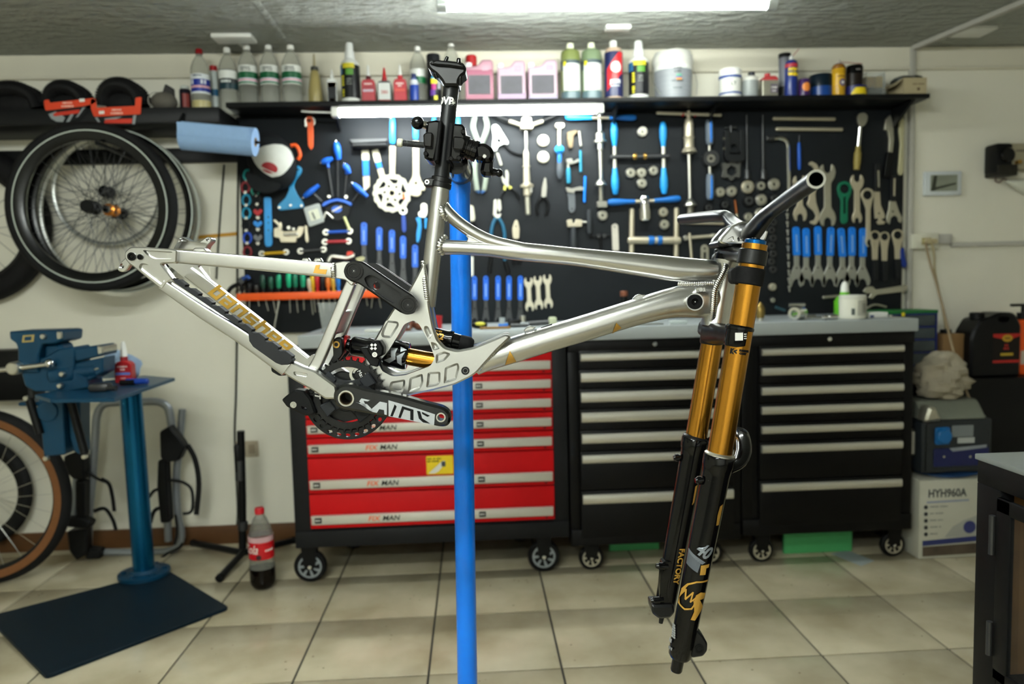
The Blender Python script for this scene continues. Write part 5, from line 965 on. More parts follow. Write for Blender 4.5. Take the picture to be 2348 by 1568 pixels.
tool('pin_spanner', 'thin grey bar right of the white tub', 'bar', [('bar', Crv([(1985, 708), (2000, 700), (2012, 699), (2032, 704)], 6), M_satin)])
# --- orange screwdriver rack
ra = P(546, 690, PEG-.06); rb_ = P(874, 686, PEG-.06)
rk = thing('tool_rack', 'long orange plastic screwdriver rack at the bottom of the board', 'rack', ((ra.x+rb_.x)/2, PEG-.04, ra.z), GT)
rz0, rz1 = ra.z, ra.z+.032
hxs = []
sd = [(556, '#17191a', 30, 'tall black', 3), (573, '#1a1b1c', 26, 'stubby black', -4), (590, '#2a2a28', 22, 'dark grey', 5), (606, '#0e3b2c', 44, 'dark green', 12), (624, '#0f4a37', 40, 'forest green', 10), (640, '#0b8a63', 44, 'emerald green', -6), (664, '#10a878', 48, 'bright green', 0), (679, '#0e6b50', 46, 'sea green', 4), (696, '#12946c', 46, 'mint green', 0), (712, '#cfc8b4', 34, 'cream', 6), (719, '#c9a61c', 40, 'yellow', 4), (729, '#b01c20', 44, 'red', 3), (741, '#1c1d20', 40, 'black and red', 0), (754, '#d0702a', 36, 'orange', 2), (766, '#c9a23a', 40, 'mustard', 5), (777, '#1f72c4', 44, 'blue', 9), (818, '#232427', 34, 'charcoal', 3), (838, '#b9b6a0', 30, 'pale', 6), (856, '#d0462c', 30, 'orange red', -8), (866, '#26282a', 24, 'slate', 10)]
for u, c, h, nm, tl in sd: hxs.append(P(u, 680, PEG-.03).x)
slots = [circ((x, PEG-.03), .0062, 8) for x in hxs]
mk('shelf_plate', plate([(ra.x, PEG-.062), (rb_.x, PEG-.062), (rb_.x, PEG-.001), (ra.x, PEG-.001)], .006, (Vector((0, 0, rz1-.014)), XA, YA, ZA), holes=slots), M_orange, rk)
mk('front_lip', box((ra.x, PEG-.066, rz0), (rb_.x, PEG-.0615, rz1), .0015), M_orange, rk)
mk('end_lip', join(box((ra.x-.004, PEG-.066, rz0), (ra.x, PEG-.001, rz1), .001), box((rb_.x, PEG-.066, rz0), (rb_.x+.004, PEG-.001, rz1), .001)), M_orange, rk)
for (u, c, h, nm, tl), x in zip(sd, hxs):
    zb = rz1-.007; hh = h*px(PEG-.03); tlx = tl*px(PEG)*.5
    t = thing('screwdriver', nm+' handled screwdriver standing in the orange rack', 'screwdriver', (x, PEG-.03, zb), 'screwdrivers in the orange rack')
    top = Vector((x-tlx*.4, PEG-.03, zb+hh)); bt = Vector((x, PEG-.03, zb+.001))
    mk('handle', spin(bt, top, [(0, .0065), (.12, .008), (.25, .0065), (.4, .011), (.7, .0125), (.92, .011), (1, .006)], 12), hexmat(c, .35), t)
    if 'green' in nm: mk('grip_ring', spin(bt+(top-bt)*.02, bt+(top-bt)*.3, [(0, .009), (.5, .0095), (1, .009)], 12), M_black, t)
    mk('shaft', cyl(bt, Vector((x+tlx*1.3, PEG-.032, zb-.05-.045*((u*7) % 5)/4)), .0028, .0022, n=8), M_steel, t)
tool('side_cutters', 'black and blue side cutters poking out left of the orange rack', 'cutters', [('grip', Crv([(522, 672), (530, 660), (545, 652), (560, 648)], 10, .04), M_black), ('jaw', S([(552, 640), (566, 632), (572, 642), (560, 654)], .02, .03, r=3), M_dsteel), ('blue_grip', Crv([(556, 640), (566, 634), (572, 640)], 8, .055), mat('pick_blue2', '#123f86', .4))])
tool('thin_scriber', 'long thin bright scriber hanging below the orange rack', 'scriber', [('rod', cyl(P(640, 690, PEG-.075), P(629, 752, PEG-.075), .0035, n=10), M_steel)])
# ================================================================ LEFT: tyres on the shelf, wheels, vise stand, carrier
M_tyre = mat('tyre_rubber', '#151516', .7, 0, var=.25, scale=40, bump=.2)
M_card_o = mat('orange_card', '#d8401a', .5, 0, var=.05)
def tyre_stack(u0, u1, vt, label, card, yoff):
    Y = LSY+.1+yoff; a, b = P(u0, 240, Y), P(u1, 240, Y); top = P((u0+u1)/2, vt, Y).z; h = top-LSZ; w = b.x-a.x; xc = (a.x+b.x)/2
    t = thing('folded_tyre', label, 'tyre', (xc, Y, LSZ), 'folded tyres on the left shelf')
    # a folded tyre: a few nested loops of tyre casing lying as one bundle
    r = h*.24
    path = lambda s, k: [(xc-w*.43*s, Y-.02+k, LSZ+r), (xc-w*.37*s, Y-.03+k, LSZ+h*.55), (xc-w*.15*s, Y-.04+k, LSZ+h-r*1.0), (xc+w*.15*s, Y-.04+k, LSZ+h-r*1.0), (xc+w*.37*s, Y-.03+k, LSZ+h*.55), (xc+w*.43*s, Y-.02+k, LSZ+r)]
    mk('casing', join(sweep(smooth(path(1, 0), 6), [(r, r*1.9)]*31, n=14), sweep(smooth(path(.8, .05), 6), [(r, r*1.5)]*31, n=14), box((xc-w*.42, Y-.06, LSZ+.001), (xc+w*.42, Y+.09, LSZ+h*.6), h*.2)), M_tyre, t)
    kn = []
    pts = smooth(path(1, 0), 6)
    for i in range(2, 29, 1):
        p = Vector(pts[i]); d = (Vector(pts[i+1])-Vector(pts[i-1])).normalized(); nrm = d.cross(YA).normalized()
        if nrm.z < 0: nrm = -nrm
        for s in (-.55, 0, .55): kn.append(box(p+nrm*r*.95+YA*(s*r*1.6)-Vector((.005, .006, .003)), p+nrm*r*.95+YA*(s*r*1.6)+Vector((.005, .006, .004))))
    k = mk('tread', join(*kn), M_tyre, t, sm=False); k['kind'] = 'stuff'
    if card:
        c = card; Yc = LSY-.004
        o = [(P(u, v, Yc).x, P(u, v, Yc).z) for u, v in c['out']]
        cd = mk('header_card', plate(rounded(o, .006), .0016, (Vector((0, Yc, 0)), XA, ZA, -YA)), M_card_o, t)
        def cp(ps, m, nm): mk(nm, plate([(P(u, v, Yc).x, P(u, v, Yc).z) for u, v in ps], .0005, (Vector((0, Yc-.0016, 0)), XA, ZA, -YA)), m, cd)
        cp(c['dark'], hexmat('#17181a'), 'card_lower')
        for q in c['grey']:
            mk('card_stripe', plate([(P(u, v, Yc).x, P(u, v, Yc).z) for u, v in q], .0004, (Vector((0, Yc-.0022, 0)), XA, ZA, -YA)), hexmat('#8d9294'), cd)
        for q in c['red']: mk('card_letter', plate([(P(u, v, Yc).x, P(u, v, Yc).z) for u, v in q], .0004, (Vector((0, Yc-.0028, 0)), XA, ZA, -YA)), hexmat('#c8321c'), cd)
        p = P(*c['tx'], Yc); mk('card_print', join(textmesh('~XXXXXXX', .011, front((p.x, Yc-.0017, p.z)), .0003), textmesh('~XXXXXXXX', .012, front((p.x, Yc-.0017, p.z-.013)), .0003)), hexmat('#eec9bb'), cd)
        s = c['st']; cp([(s[0]-6, s[1]-3), (s[0]+6, s[1]-4), (s[0]+7, s[1]+3), (s[0]-5, s[1]+4)], M_white, 'price_tag')
tyre_stack(-16, 104, 198, 'folded black tyre at the far left end of the shelf', None, 0)
tyre_stack(121, 209, 196, 'folded black tyre with a round-bottomed orange card hanging down', dict(out=[(101, 230), (113, 228), (114, 236), (214, 225), (222, 232), (216, 238), (190, 244), (105, 254), (102, 240)], dark=[(106, 254), (200, 243), (196, 262), (180, 276), (155, 282), (130, 280), (113, 268)], grey=[[(112, 262), (128, 256), (140, 262), (150, 270), (145, 280), (130, 279), (118, 272)], [(152, 280), (160, 279), (176, 252), (168, 253)], [(174, 270), (180, 268), (196, 246), (190, 247)]], red=[[(122, 263), (130, 258), (184, 251), (182, 260), (126, 267)]], tx=(155, 236), st=(188, 230)), 0)
tyre_stack(244, 336, 190, 'folded black tyre with a straight-cut orange card hanging down', dict(out=[(208, 228), (220, 226), (222, 247), (310, 243), (311, 224), (325, 222), (323, 262), (216, 268), (209, 250)], dark=[(216, 268), (313, 263), (310, 286), (226, 284)], grey=[[(218, 270), (224, 269), (232, 283), (228, 284)], [(240, 272), (282, 267), (250, 280), (243, 281)], [(306, 265), (313, 264), (310, 285), (304, 285)]], red=[[(242, 274), (304, 272), (303, 283), (240, 283)]], tx=(268, 252), st=(233, 258)), .0)
# grey saddle-like shoe
a, b = P(350, 240, LSY+.08), P(404, 240, LSY+.08)
t = thing('saddle_cover', 'grey folded saddle cover lying between tyres and bottles', 'cover', ((a.x+b.x)/2, LSY+.08, LSZ))
mk('cover', sphere(((a.x+b.x)/2, LSY+.08, LSZ+.04), .052, 18, (1, .9, .76)), mat('grey_fabric', '#5a564e', .8, 0, var=.15, scale=30, bump=.3), t)
mk('flap', plate(rounded([(P(u, v, LSY+.08).x, P(u, v, LSY+.08).z) for u, v in ((373, 215), (380, 193), (398, 203), (400, 226))], .006), .02, (Vector((0, LSY+.09, 0)), XA, ZA, -YA), bev=.004), hexmat('#2b2a28', .7), t)
mk('piping', torus((a.x+.028, LSY+.06, LSZ+.04), (.35, -1, 0), .034, .0018, 26, 6, 1.2, 4.4), hexmat('#a09c90'), t)
# batten and hanger behind the wheels
ba, bb = P(60, 362, WALL-.03), P(547, 356, WALL-.03)
one('wall_batten', box((ba.x-.3, WALL-.03, ba.z-.03), (pl.x-.004, WALL-.0005, ba.z+.032), .002), M_shelf, 'black horizontal board on the wall behind the hanging wheels', 'board')
# wheels
def wheel(u, v, R, Y, name, label, rim_c, rimw, deep, hubc, hub=None, tyre=None, nsp=28, line=None, grp='wheels hanging on the left wall', hubr=.02, spm=M_dsteel, lean=0):
    c = P(u, v, Y); R = R*px(Y); t = thing(name, label, 'wheel', (c.x, Y, c.z-R), grp)
    ax = Vector((0, 1, 0))
    def prof(ps, m, nm, par=t):
        n = 72; V, Fc = [], []; K = len(ps)
        for i in range(n):
            a = 2*math.pi*i/n
            for r_, y_ in ps: V.append(Vector((c.x+r_*math.cos(a), Y+y_, c.z+r_*math.sin(a))))
        for i in range(n):
            j = (i+1) % n
            for k in range(K): l = (k+1) % K; Fc.append((i*K+k, i*K+l, j*K+l, j*K+k))
        return mk(nm, (V, Fc), m, par)
    Ro = R
    if tyre:
        tw = tyre[1]; cs = [(R-tw+tw*math.cos(q)*1.0, tw*.95*math.sin(q)) for q in [2*math.pi*i/14 for i in range(14)]]
        ty = prof(cs, tyre[0], 'tyre'); Ro = R-tw*1.75
        if len(tyre) > 2: prof([(R-tw*1.95, -tw*.86), (R-tw*.95, -tw*1.03), (R-tw*.9, -tw*1.0), (R-tw*1.9, -tw*.8)], tyre[2], 'sidewall', ty)
    rim = prof([(Ro, -rimw), (Ro, rimw), (Ro-deep*.5, rimw*.95), (Ro-deep, rimw*.45), (Ro-deep, -rimw*.45), (Ro-deep*.5, -rimw*.95)], rim_c, 'rim')
    if line: prof([(Ro-.004, -rimw-.0006), (Ro+.0003, -rimw-.0006), (Ro+.0003, -rimw+.003), (Ro-.004, -rimw+.003)], line, 'rim_edge', rim)
    hy = .03
    hb = mk('hub', spin((c.x, Y-hy-.015, c.z), (c.x, Y+hy+.015, c.z), [(0, hubr*.4), (.15, hubr*.5), (.2, hubr*1.25), (.25, hubr*1.25), (.3, hubr*.7), (.7, hubr*.7), (.75, hubr*1.25), (.8, hubr*1.25), (.85, hubr*.5), (1, hubr*.4)], 20), hubc, t)
    sp = []
    for k in range(nsp):
        s = -1 if k % 2 else 1; a = 2*math.pi*k/nsp; a0 = a+(.9 if (k//2) % 2 else -.9)
        sp.append(cyl((c.x+hubr*1.1*math.cos(a0), Y+s*hy*.75, c.z+hubr*1.1*math.sin(a0)), (c.x+(Ro-deep)*math.cos(a), Y+s*rimw*.2, c.z+(Ro-deep)*math.sin(a)), .0011, n=5))
    o = mk('spokes', join(*sp), spm, t); o['kind'] = 'stuff'
    if hub: mk('hub_face', cyl((c.x, Y-hy-.02, c.z), (c.x, Y-hy-.004, c.z), hub[1], n=20, bev=.002), hub[0], hb)
    return c, R, t
M_rimb = mat('rim_black', '#0c0d0f', .25, .2, var=.1); M_rims = mat('rim_silver', '#b9bcb8', .3, .8); M_rimw = mat('rim_edge_white', '#c9d2c8', .35)
M_ggold = mat('hub_gold', '#b8722a', .3, .8)
w1 = wheel(245, 440, 117, WALL-.055, 'spare_wheel', 'small thin silver wheel hanging nearest the wall', M_rims, .010, .014, M_black, None, None, 24)
w2 = wheel(274, 489, 175, WALL-.135, 'spare_wheel', 'rearmost large wheel, silver rim showing at the right', M_rims, .012, .018, M_black, None, None, 28, M_rimw)
w3 = wheel(256, 482, 178, WALL-.225, 'spare_wheel', 'second large wheel with glossy black rim and gold hub', M_rimb, .016, .030, M_ggold, (M_chrome, .016), None, 28, M_rimw)
w4 = wheel(211, 475, 186, WALL-.325, 'spare_wheel', 'front large wheel with deep black rim and white edge line', M_rimb, .018, .040, M_black, (M_black, .024), (M_tyre, .02), 32, M_rimw, hubr=.022)
hk = thing('wheel_hook', 'black steel bar carrying the hanging wheels', 'hook', (w4[0].x, WALL-.2, LSZ-.08))
mk('bar', cyl((w4[0].x+.05, WALL-.001, w4[0].z+w4[1]*.7), (w4[0].x+.05, WALL-.36, w4[0].z+w4[1]*.7+.01), .008, n=10), M_black, hk)
# decals on the front rim
# tyre at the far left edge
wheel(-68, 518, 172, WALL-.056, 'spare_wheel', 'dark knobby tyre at the left picture edge', M_rimb, .014, .02, M_black, None, (M_tyre, .052), 20)
# wheels standing on the floor at lower left
def stand_Y(u, v, R):
    lo, hi = 2, 3.6
    for _ in range(40):
        m = (lo+hi)/2
        if P(u, v, m).z-R*px(m) > 0: lo = m
        else: hi = m
    return lo
M_tan = mat('tan_sidewall', '#7a4d28', .65, 0, var=.1, scale=40)
wheel(-48, 1139, 203, stand_Y(-48, 1139, 203), 'spare_wheel', 'large tan-walled wheel standing on the floor at lower left', M_rimb, .012, .02, M_black, None, (M_tyre, .029, M_tan), 24, None, 'wheels standing on the floor at left', spm=M_steel)
wheel(-60, 1128, 128, min(WALL-.06, stand_Y(-60, 1128, 128)), 'spare_wheel', 'smaller wheel with thick black tyre seen inside the tan-walled one', M_rimb, .012, .018, M_black, None, (M_tyre, .024), 20, None, 'wheels standing on the floor at left', spm=M_steel)
# paper towel roll
ra_, rb2 = P(418, 311, 3.06), P(586, 326, 3.06)
t = thing('paper_towel_roll', 'pale blue paper towel roll on a black holder', 'towel roll', ((ra_.x+rb2.x)/2, 3.06, ra_.z-.06))
d_ = (rb2-ra_)
mk('roll', ringtube(ra_, rb2, .055, .018, 36), mat('blue_paper', '#8fb0d8', .85, 0, var=.06, scale=60, bump=.2), t, ang=30)
mk('loose_sheet', plate(rrect(0, -.02, d_.length*.97, .03, .003), .0015, (ra_+Vector((.002, -.0555, .012)), d_.normalized(), ZA, -YA)), MATS['blue_paper'], t)
mk('core', ringtube(ra_+d_*.002, rb2+d_*.003, .0178, .015, 20), hexmat('#9a7a50', .8), t)
mk('holder', join(cyl(ra_-d_*.06, rb2+d_*.05, .006, n=10), sweep([ra_-d_*.06, ra_-d_*.06+Vector((0, .02, .05)), Vector((ra_.x-d_.x*.05, LSY-.004, LSZ-.03))], .007)), M_black, t)
# tape strip and cables on the wall
a, b = P(440, 546, WALL), P(548, 536, WALL)
one('tape_strip', plate([(a.x, a.z-.007), (b.x-.002, b.z-.007), (b.x-.002, b.z+.009), (a.x, a.z+.009)], .002, (Vector((0, WALL-.0003, 0)), XA, ZA, -YA)), hexmat('#c08a1a'), 'yellow tape strip on the wall between wheels and tool board', 'tape')
def wcable(pts, label, r=.004, off=.006): one('wall_cable', sweep([P(u, v, WALL-off) for u, v in smooth(pts, 5)], r, n=8), hexmat('#23241f', .6), label, 'cable')
wcable([(514, 378), (508, 450), (503, 520), (499, 585), (496, 640)], 'thin dark cable on the wall beside the wheels')
wcable([(546, 368), (545, 480), (544, 600), (543, 760), (541, 900), (538, 990), (541, 1080), (545, 1180), (538, 1236)], 'long dark cable running down the wall left of the tool board', .0045)
# socket plate
a, b = P(563, 1047, WALL), P(592, 1010, WALL)
t = thing('wall_socket', 'beige wall socket plate behind the black tripod stand', 'socket', ((a.x+b.x)/2, WALL-.004, a.z))
mk('plate', plate(rrect(a.x-.04, a.z, b.x, b.z, .006), .008, (Vector((0, WALL-.0005, 0)), XA, ZA, -YA), bev=.002), hexmat('#b5a890'), t)
mk('insert', plate(rrect(b.x-.042, a.z+.015, b.x-.014, b.z-.015, .002), .002, (Vector((0, WALL-.0085, 0)), XA, ZA, -YA)), hexmat('#9d8f78'), t)
# black case on the wall at far left
a, b = P(-60, 922, WALL-.12), P(62, 802, WALL-.12)
t = thing('black_case', 'black equipment case hanging on the wall behind the vise', 'case', ((a.x+b.x)/2, WALL-.1, a.z))
mk('case', box((a.x, WALL-.12, a.z), (b.x, WALL-.0005, b.z), .008), M_black, t)
mk('latch', box((b.x-.03, WALL-.126, a.z+.12), (b.x-.016, WALL-.12, a.z+.18), .002), hexmat('#b87a1c'), t)
mk('strap', box((b.x-.008, WALL-.124, a.z+.01), (b.x+.004, WALL-.11, b.z-.02), .003), hexmat('#2b2c2d'), t)

# ---------------------------------------------------------------- vise stand
M_vise = mat('vise_teal', '#083c58', .38, .25, var=.12, scale=14); M_vpost = mat('vise_post_blue', '#0a5c86', .24, .75, var=.08, scale=10); M_vbase = mat('vise_base_blue', '#041824', .55, .0, var=.2, scale=9)
bc = [PF(u, v, .012) for u, v in ((525, 1391), (105, 1550), (-29, 1413), (384, 1306))]
vs_t = thing('vise_stand', 'blue metal vise stand with rectangular floor plate and round post', 'vise stand', PF(331, 1322))
mk('base_plate', plate(rounded([(p.x, p.y) for p in bc], .02), .012, (Vector((0, 0, .0005)), XA, YA, ZA), bev=.002), M_vbase, vs_t)
pb = PF(331, 1318, .012); ptop = P(297, 870, pb.y)
mk('flange', join(spin(pb, pb+ZA*.03, [(0, .098), (.5, .098), (.6, .09), (.65, .06), (1, .052)], 28)), M_vise, vs_t)
for k in range(6): mk('bolt', cyl(pb+Vector((.075*math.cos(k*1.05+.3), .075*math.sin(k*1.05+.3), .012)), pb+Vector((.075*math.cos(k*1.05+.3), .075*math.sin(k*1.05+.3), .026)), .011, n=6, bev=.002), M_vise, vs_t)
mk('post', spin(pb+ZA*.01, ptop, [(0, .041), (1, .041)], 32), M_vpost, vs_t)
TZ = ptop.z
tp = [PF(u, v, TZ+.012) for u, v in ((401, 866), (330, 860), (205, 878), (80, 905), (115, 915), (262, 913))]
mk('table', plate([(p.x, p.y) for p in tp][::-1], .012, (Vector((0, 0, TZ)), XA, YA, ZA), bev=.0015), M_vise, vs_t)
mk('gusset', plate([(ptop.x-.09, TZ), (ptop.x-.03, TZ), (ptop.x-.03, TZ-.07)], .012, (Vector((0, ptop.y, 0)), XA, ZA, -YA)), M_vise, vs_t)
VY = 2.72
def vp(ps, d, y0=None, bev=.004, r=.006):       # a vise casting traced at depth VY, thickness d
    return plate(rounded([(P(u, v, VY).x, P(u, v, VY).z) for u, v in ps], r), d, (Vector((0, (y0 if y0 is not None else VY)+d/2, 0)), XA, ZA, -YA), bev=bev)
mk('rear_jaw', join(vp([(47, 757), (160, 754), (168, 757), (166, 778), (148, 784), (120, 786), (112, 812), (112, 850), (78, 850), (66, 842), (66, 800), (62, 784), (48, 774)], .13)), M_vise, vs_t)
mk('jaw_tip', join(vp([(152, 756), (166, 757), (166, 774), (153, 776)], .136)), M_steel, vs_t)
mk('body', join(vp([(66, 836), (130, 812), (152, 798), (186, 792), (190, 800), (188, 850), (215, 862), (220, 885), (170, 893), (100, 893), (78, 880)], .11), vp([(185, 797), (244, 788), (252, 792), (253, 811), (190, 826)], .1), vp([(186, 830), (250, 816), (250, 850), (220, 868), (186, 872)], .09)), M_vise, vs_t)
mk('front_jaw_tip', vp([(238, 789), (252, 791), (253, 808), (240, 811)], .106), M_steel, vs_t)
mk('spindle_housing', spin(P(122, 860, VY)-YA*.02, P(232, 846, VY)-YA*.02, [(0, .03), (.1, .042), (.55, .042), (.6, .034), (1, .03)], 22), M_vise, vs_t)
mk('jaw_neck', vp([(112, 786), (150, 784), (158, 800), (156, 822), (128, 828), (112, 850)], .075, None, .012, .012), M_vise, vs_t)
mk('slide', vp([(196, 850), (240, 838), (242, 844), (200, 856)], .096), M_satin, vs_t)
mk('column', vp([(109, 900), (165, 896), (170, 1034), (122, 1038)], .12, bev=.003), M_vise, vs_t)
mk('column_cap', cyl(P(131, 936, VY)-YA*.06, P(131, 936, VY)-YA*.066, .036, n=24, bev=.002), M_vise, vs_t)
mk('lower_wing', join(vp([(60, 918), (110, 916), (110, 926), (60, 926)], .1), vp([(165, 916), (195, 916), (195, 1038), (180, 1030), (172, 1000)], .07)), M_vise, vs_t)
mk('emblem', plate([(P(u, v, VY).x, P(u, v, VY).z) for u, v in ((78, 766), (104, 764), (102, 780), (76, 782))], .0008, (Vector((0, VY-.0655, 0)), XA, ZA, -YA), holes=[[(P(u, v, VY).x, P(u, v, VY).z) for u, v in ((82, 769), (98, 768), (97, 777), (81, 778))]]), hexmat('#b09a5a'), vs_t)
mk('screw_hub', join(cyl(P(66, 838, VY)-YA*.1, P(66, 838, VY)-YA*.055, .022, n=18, bev=.004)), M_steel, vs_t)
mk('handle_bar', cyl(P(-30, 850, VY)-YA*.08, P(143, 829, VY)-YA*.08, .0085, n=12), M_chrome, vs_t)
mk('handle_knob', sphere(P(143, 828, VY)-YA*.08, .016, 14), M_chrome, vs_t)
mk('strut', cyl(P(92, 908, VY)-YA*.065, P(116, 986, VY)-YA*.065, .014, n=12), M_black, vs_t); mk('strut', cyl(P(182, 905, VY)-YA*.065, P(216, 1030, VY)-YA*.065, .014, n=12), M_black, vs_t)
for u, v in ((88, 906), (183, 906), (218, 1036), (132, 1040), (126, 768), (168, 852), (163, 878)): mk('bolt', cyl(P(u, v, VY)-YA*.062, P(u, v, VY)-YA*.08, .009, n=10, bev=.002), M_steel, vs_t)
# things on the vise table
TT = TZ+.0125
q = PF(288, 877, TT); h = P(288, 783, q.y).z-TT; r = 19*px(q.y)
t = thing('glue_bottle', 'red dropper bottle with white tip on the vise table', 'bottle', (q.x, q.y, TT))
mk('body', plate(rounded([(q.x-r, TT), (q.x+r, TT), (q.x+r, TT+h*.45), (q.x+r*.5, TT+h*.53), (q.x-r*.5, TT+h*.53), (q.x-r, TT+h*.45)], .006), .035, (Vector((0, q.y+.0175, 0)), XA, ZA, -YA), bev=.003), hexmat('#a01c22', .3), t)
mk('neck', cyl((q.x, q.y, TT+h*.52), (q.x, q.y, TT+h*.64), r*.42, n=14), hexmat('#8d1a22'), t); mk('nozzle', spin((q.x, q.y, TT+h*.63), (q.x, q.y, TT+h), [(0, r*.4), (.3, r*.38), (.6, r*.3), (1, r*.2)], 14), M_white, t)
mk('label', plate(rrect(q.x-r*.85, TT+h*.2, q.x+r*.85, TT+h*.26, .001), .0006, (Vector((0, q.y-.0176, 0)), XA, ZA, -YA)), hexmat('#5a78c0'), t)
mk('print', join(textmesh('~XXXXXXXX', .009, front((q.x, q.y-.0177, TT+h*.40)), .0003), textmesh('~XXXX', .009, front((q.x, q.y-.0177, TT+h*.33)), .0003), textmesh('~XXXXX', .007, front((q.x, q.y-.0177, TT+h*.12)), .0003)), hexmat('#e8d4d0'), t)
def crumple(c, sx, sy, sz, seed, n=22, amp=.35):
    V, Fc = sphere((0, 0, 0), 1, n); rn = random.Random(seed)
    ks = [(Vector((rn.uniform(-1, 1), rn.uniform(-1, 1), rn.uniform(-1, 1))).normalized(), rn.uniform(2, 6), rn.uniform(0, 6)) for _ in range(7)]
    out = []
    for v in V:
        d = sum(math.sin(k.dot(v)*f+p) for k, f, p in ks)/7; s = 1+amp*d
        p = Vector((v.x*sx*s, v.y*sy*s, v.z*sz*s)) + Vector(c); p.z = max(p.z, c[2]-sz*.8); out.append(p)
    return out, Fc
q2_ = PF(270, 868, TT); one('shop_rag', crumple((q2_.x, q2_.y+.03, TT+.045), .085, .035, .056, 5, 26, .6), mat('rag_blue', '#9cb4cf', .9, 0, var=.1, scale=30, bump=.3), 'crumpled pale blue paper rag on the vise table', 'rag')
q3 = PF(312, 882, TT); t = thing('marker', 'blue capped marker lying in front of the red dropper bottle', 'marker', (q3.x, q3.y, TT)); mk('barrel', cyl((q3.x-.035, q3.y, TT+.012), (q3.x+.045, q3.y-.005, TT+.012), .0115, n=14, bev=.003), mat('marker_blue', '#123c96', .4), t); mk('cap', cyl((q3.x+.0, q3.y-.012, TT+.01), (q3.x-.05, q3.y-.01, TT+.01), .0095, n=14), M_black, t)
q4 = PF(232, 897, TT); one('brake_part', join(box((q4.x-.035, q4.y-.02, TT+.0005), (q4.x+.03, q4.y+.025, TT+.028), .008), cyl((q4.x+.02, q4.y-.01, TT+.012), (q4.x+.06, q4.y-.02, TT+.012), .009)), M_dsteel, 'grey metal component lying at the front of the vise table', 'part')

# ---------------------------------------------------------------- folded bike carrier
CY_ = WALL-.10
M_ctube = mat('carrier_tube', '#8f9498', .38, .6, var=.06)
ct = thing('bike_carrier', 'folded grey tube bike carrier with black straps against the wall', 'bike carrier', (P(300, 1260, CY_).x, CY_, 0))
def ctube(pts, w, m=M_ctube, nm='tube', yo=0): mk(nm, sweep([P(u, v, CY_+yo) for u, v in smooth(pts, 5)], w*px(CY_)/2, n=14), m, ct)
ctube([(218, 1000), (222, 955), (235, 930), (262, 923), (330, 921), (365, 922), (385, 935), (392, 965)], 18)
ctube([(408, 1050), (404, 1110), (408, 1180), (416, 1225), (408, 1252), (385, 1264), (340, 1266), (240, 1266)], 17)
ctube([(218, 1000), (212, 1090), (205, 1170), (202, 1260)], 18); ctube([(392, 965), (398, 1010), (408, 1050)], 18)
ctube([(418, 938), (414, 985), (408, 1045)], 16, yo=.03); ctube([(176, 1095), (172, 1150), (170, 1180)], 16, yo=-.04); ctube([(384, 1190), (386, 1240)], 16, yo=-.03)
def strap(pts, w, nm='strap', yo=-.05): mk(nm, sweep([P(u, v, CY_+yo) for u, v in smooth(pts, 5)], [(w*px(CY_)/2, .004)]*(5*(len(pts)-1)+1), n=8), mat('strap_black', '#141515', .6, 0, var=.2), ct)
strap([(232, 1098), (250, 1110), (258, 1140), (262, 1172)], 9); strap([(215, 1172), (240, 1166), (258, 1190), (266, 1215)], 9); strap([(196, 1080), (225, 1098), (245, 1105)], 7)
strap([(430, 1020), (448, 1055), (456, 1110), (450, 1180)], 12); strap([(380, 1120), (355, 1124), (342, 1140)], 7); strap([(378, 1162), (355, 1170), (345, 1198)], 9); strap([(385, 1100), (420, 1106), (440, 1125), (440, 1170), (420, 1178)], 7); strap([(402, 1180), (406, 1220), (400, 1248)], 6)
for ps, yo in ([(376, 985), (398, 972), (425, 1005), (434, 1020), (420, 1050), (395, 1054), (378, 1045)], -.02), ([(372, 1050), (390, 1045), (394, 1120), (398, 1190), (378, 1192), (370, 1110)], -.02), ([(160, 1040), (190, 1030), (205, 1040), (206, 1095), (180, 1092), (158, 1070)], -.03), ([(185, 1095), (206, 1098), (206, 1180), (192, 1200), (186, 1150)], -.03), ([(158, 1180), (195, 1178), (222, 1190), (215, 1205), (165, 1200)], -.04), ([(166, 1210), (210, 1205), (212, 1262), (188, 1276), (172, 1255)], -.02), ([(208, 1250), (242, 1253), (242, 1275), (208, 1276)], -.0):
    mk('clamp_block', plate(rounded([(P(u, v, CY_+yo).x, max(.002, P(u, v, CY_+yo).z)) for u, v in ps], .01), .05, (Vector((0, CY_+yo, 0)), XA, ZA, -YA), bev=.006), mat('clamp_black', '#0f1011', .5, 0, var=.25, scale=25), ct)
mk('hook', sweep([P(u, v, CY_-.05) for u, v in smooth([(366, 1282), (385, 1268), (410, 1256), (418, 1245)], 4)], .006, n=8), M_black, ct)
# ---------------------------------------------------------------- black tripod stand
fx = [PF(443, 1252), PF(503, 1335), PF(676, 1246)]; hubp = PF(558, 1288); hubp.z = .06
t = thing('tripod_stand', 'black folding work stand with three legs on the floor', 'stand', (hubp.x, hubp.y, 0))
mk('pole', sweep([hubp, P(556, 1150, hubp.y), P(552, 988, hubp.y)], .016, n=14), M_black, t)
for f in fx:
    e = f+ZA*.016; mk('leg', cyl(hubp-ZA*.02, e, .0145, n=12), M_black, t); mk('foot', cyl(e+(hubp-e).normalized()*.015, e-(hubp-e).normalized()*.006, .016, n=12, bev=.003), M_rubber, t)
mk('collar', join(cyl(P(557, 1195, hubp.y), P(557, 1215, hubp.y), .021, n=14, bev=.003), cyl(P(550, 1055, hubp.y), P(551, 1100, hubp.y), .021, n=14)), M_dsteel, t)
mk('clamp', join(box(P(546, 1050, hubp.y)-Vector((.012, .02, .06)), P(546, 1050, hubp.y)+Vector((.012, .02, .06)), .006)), M_black, t)
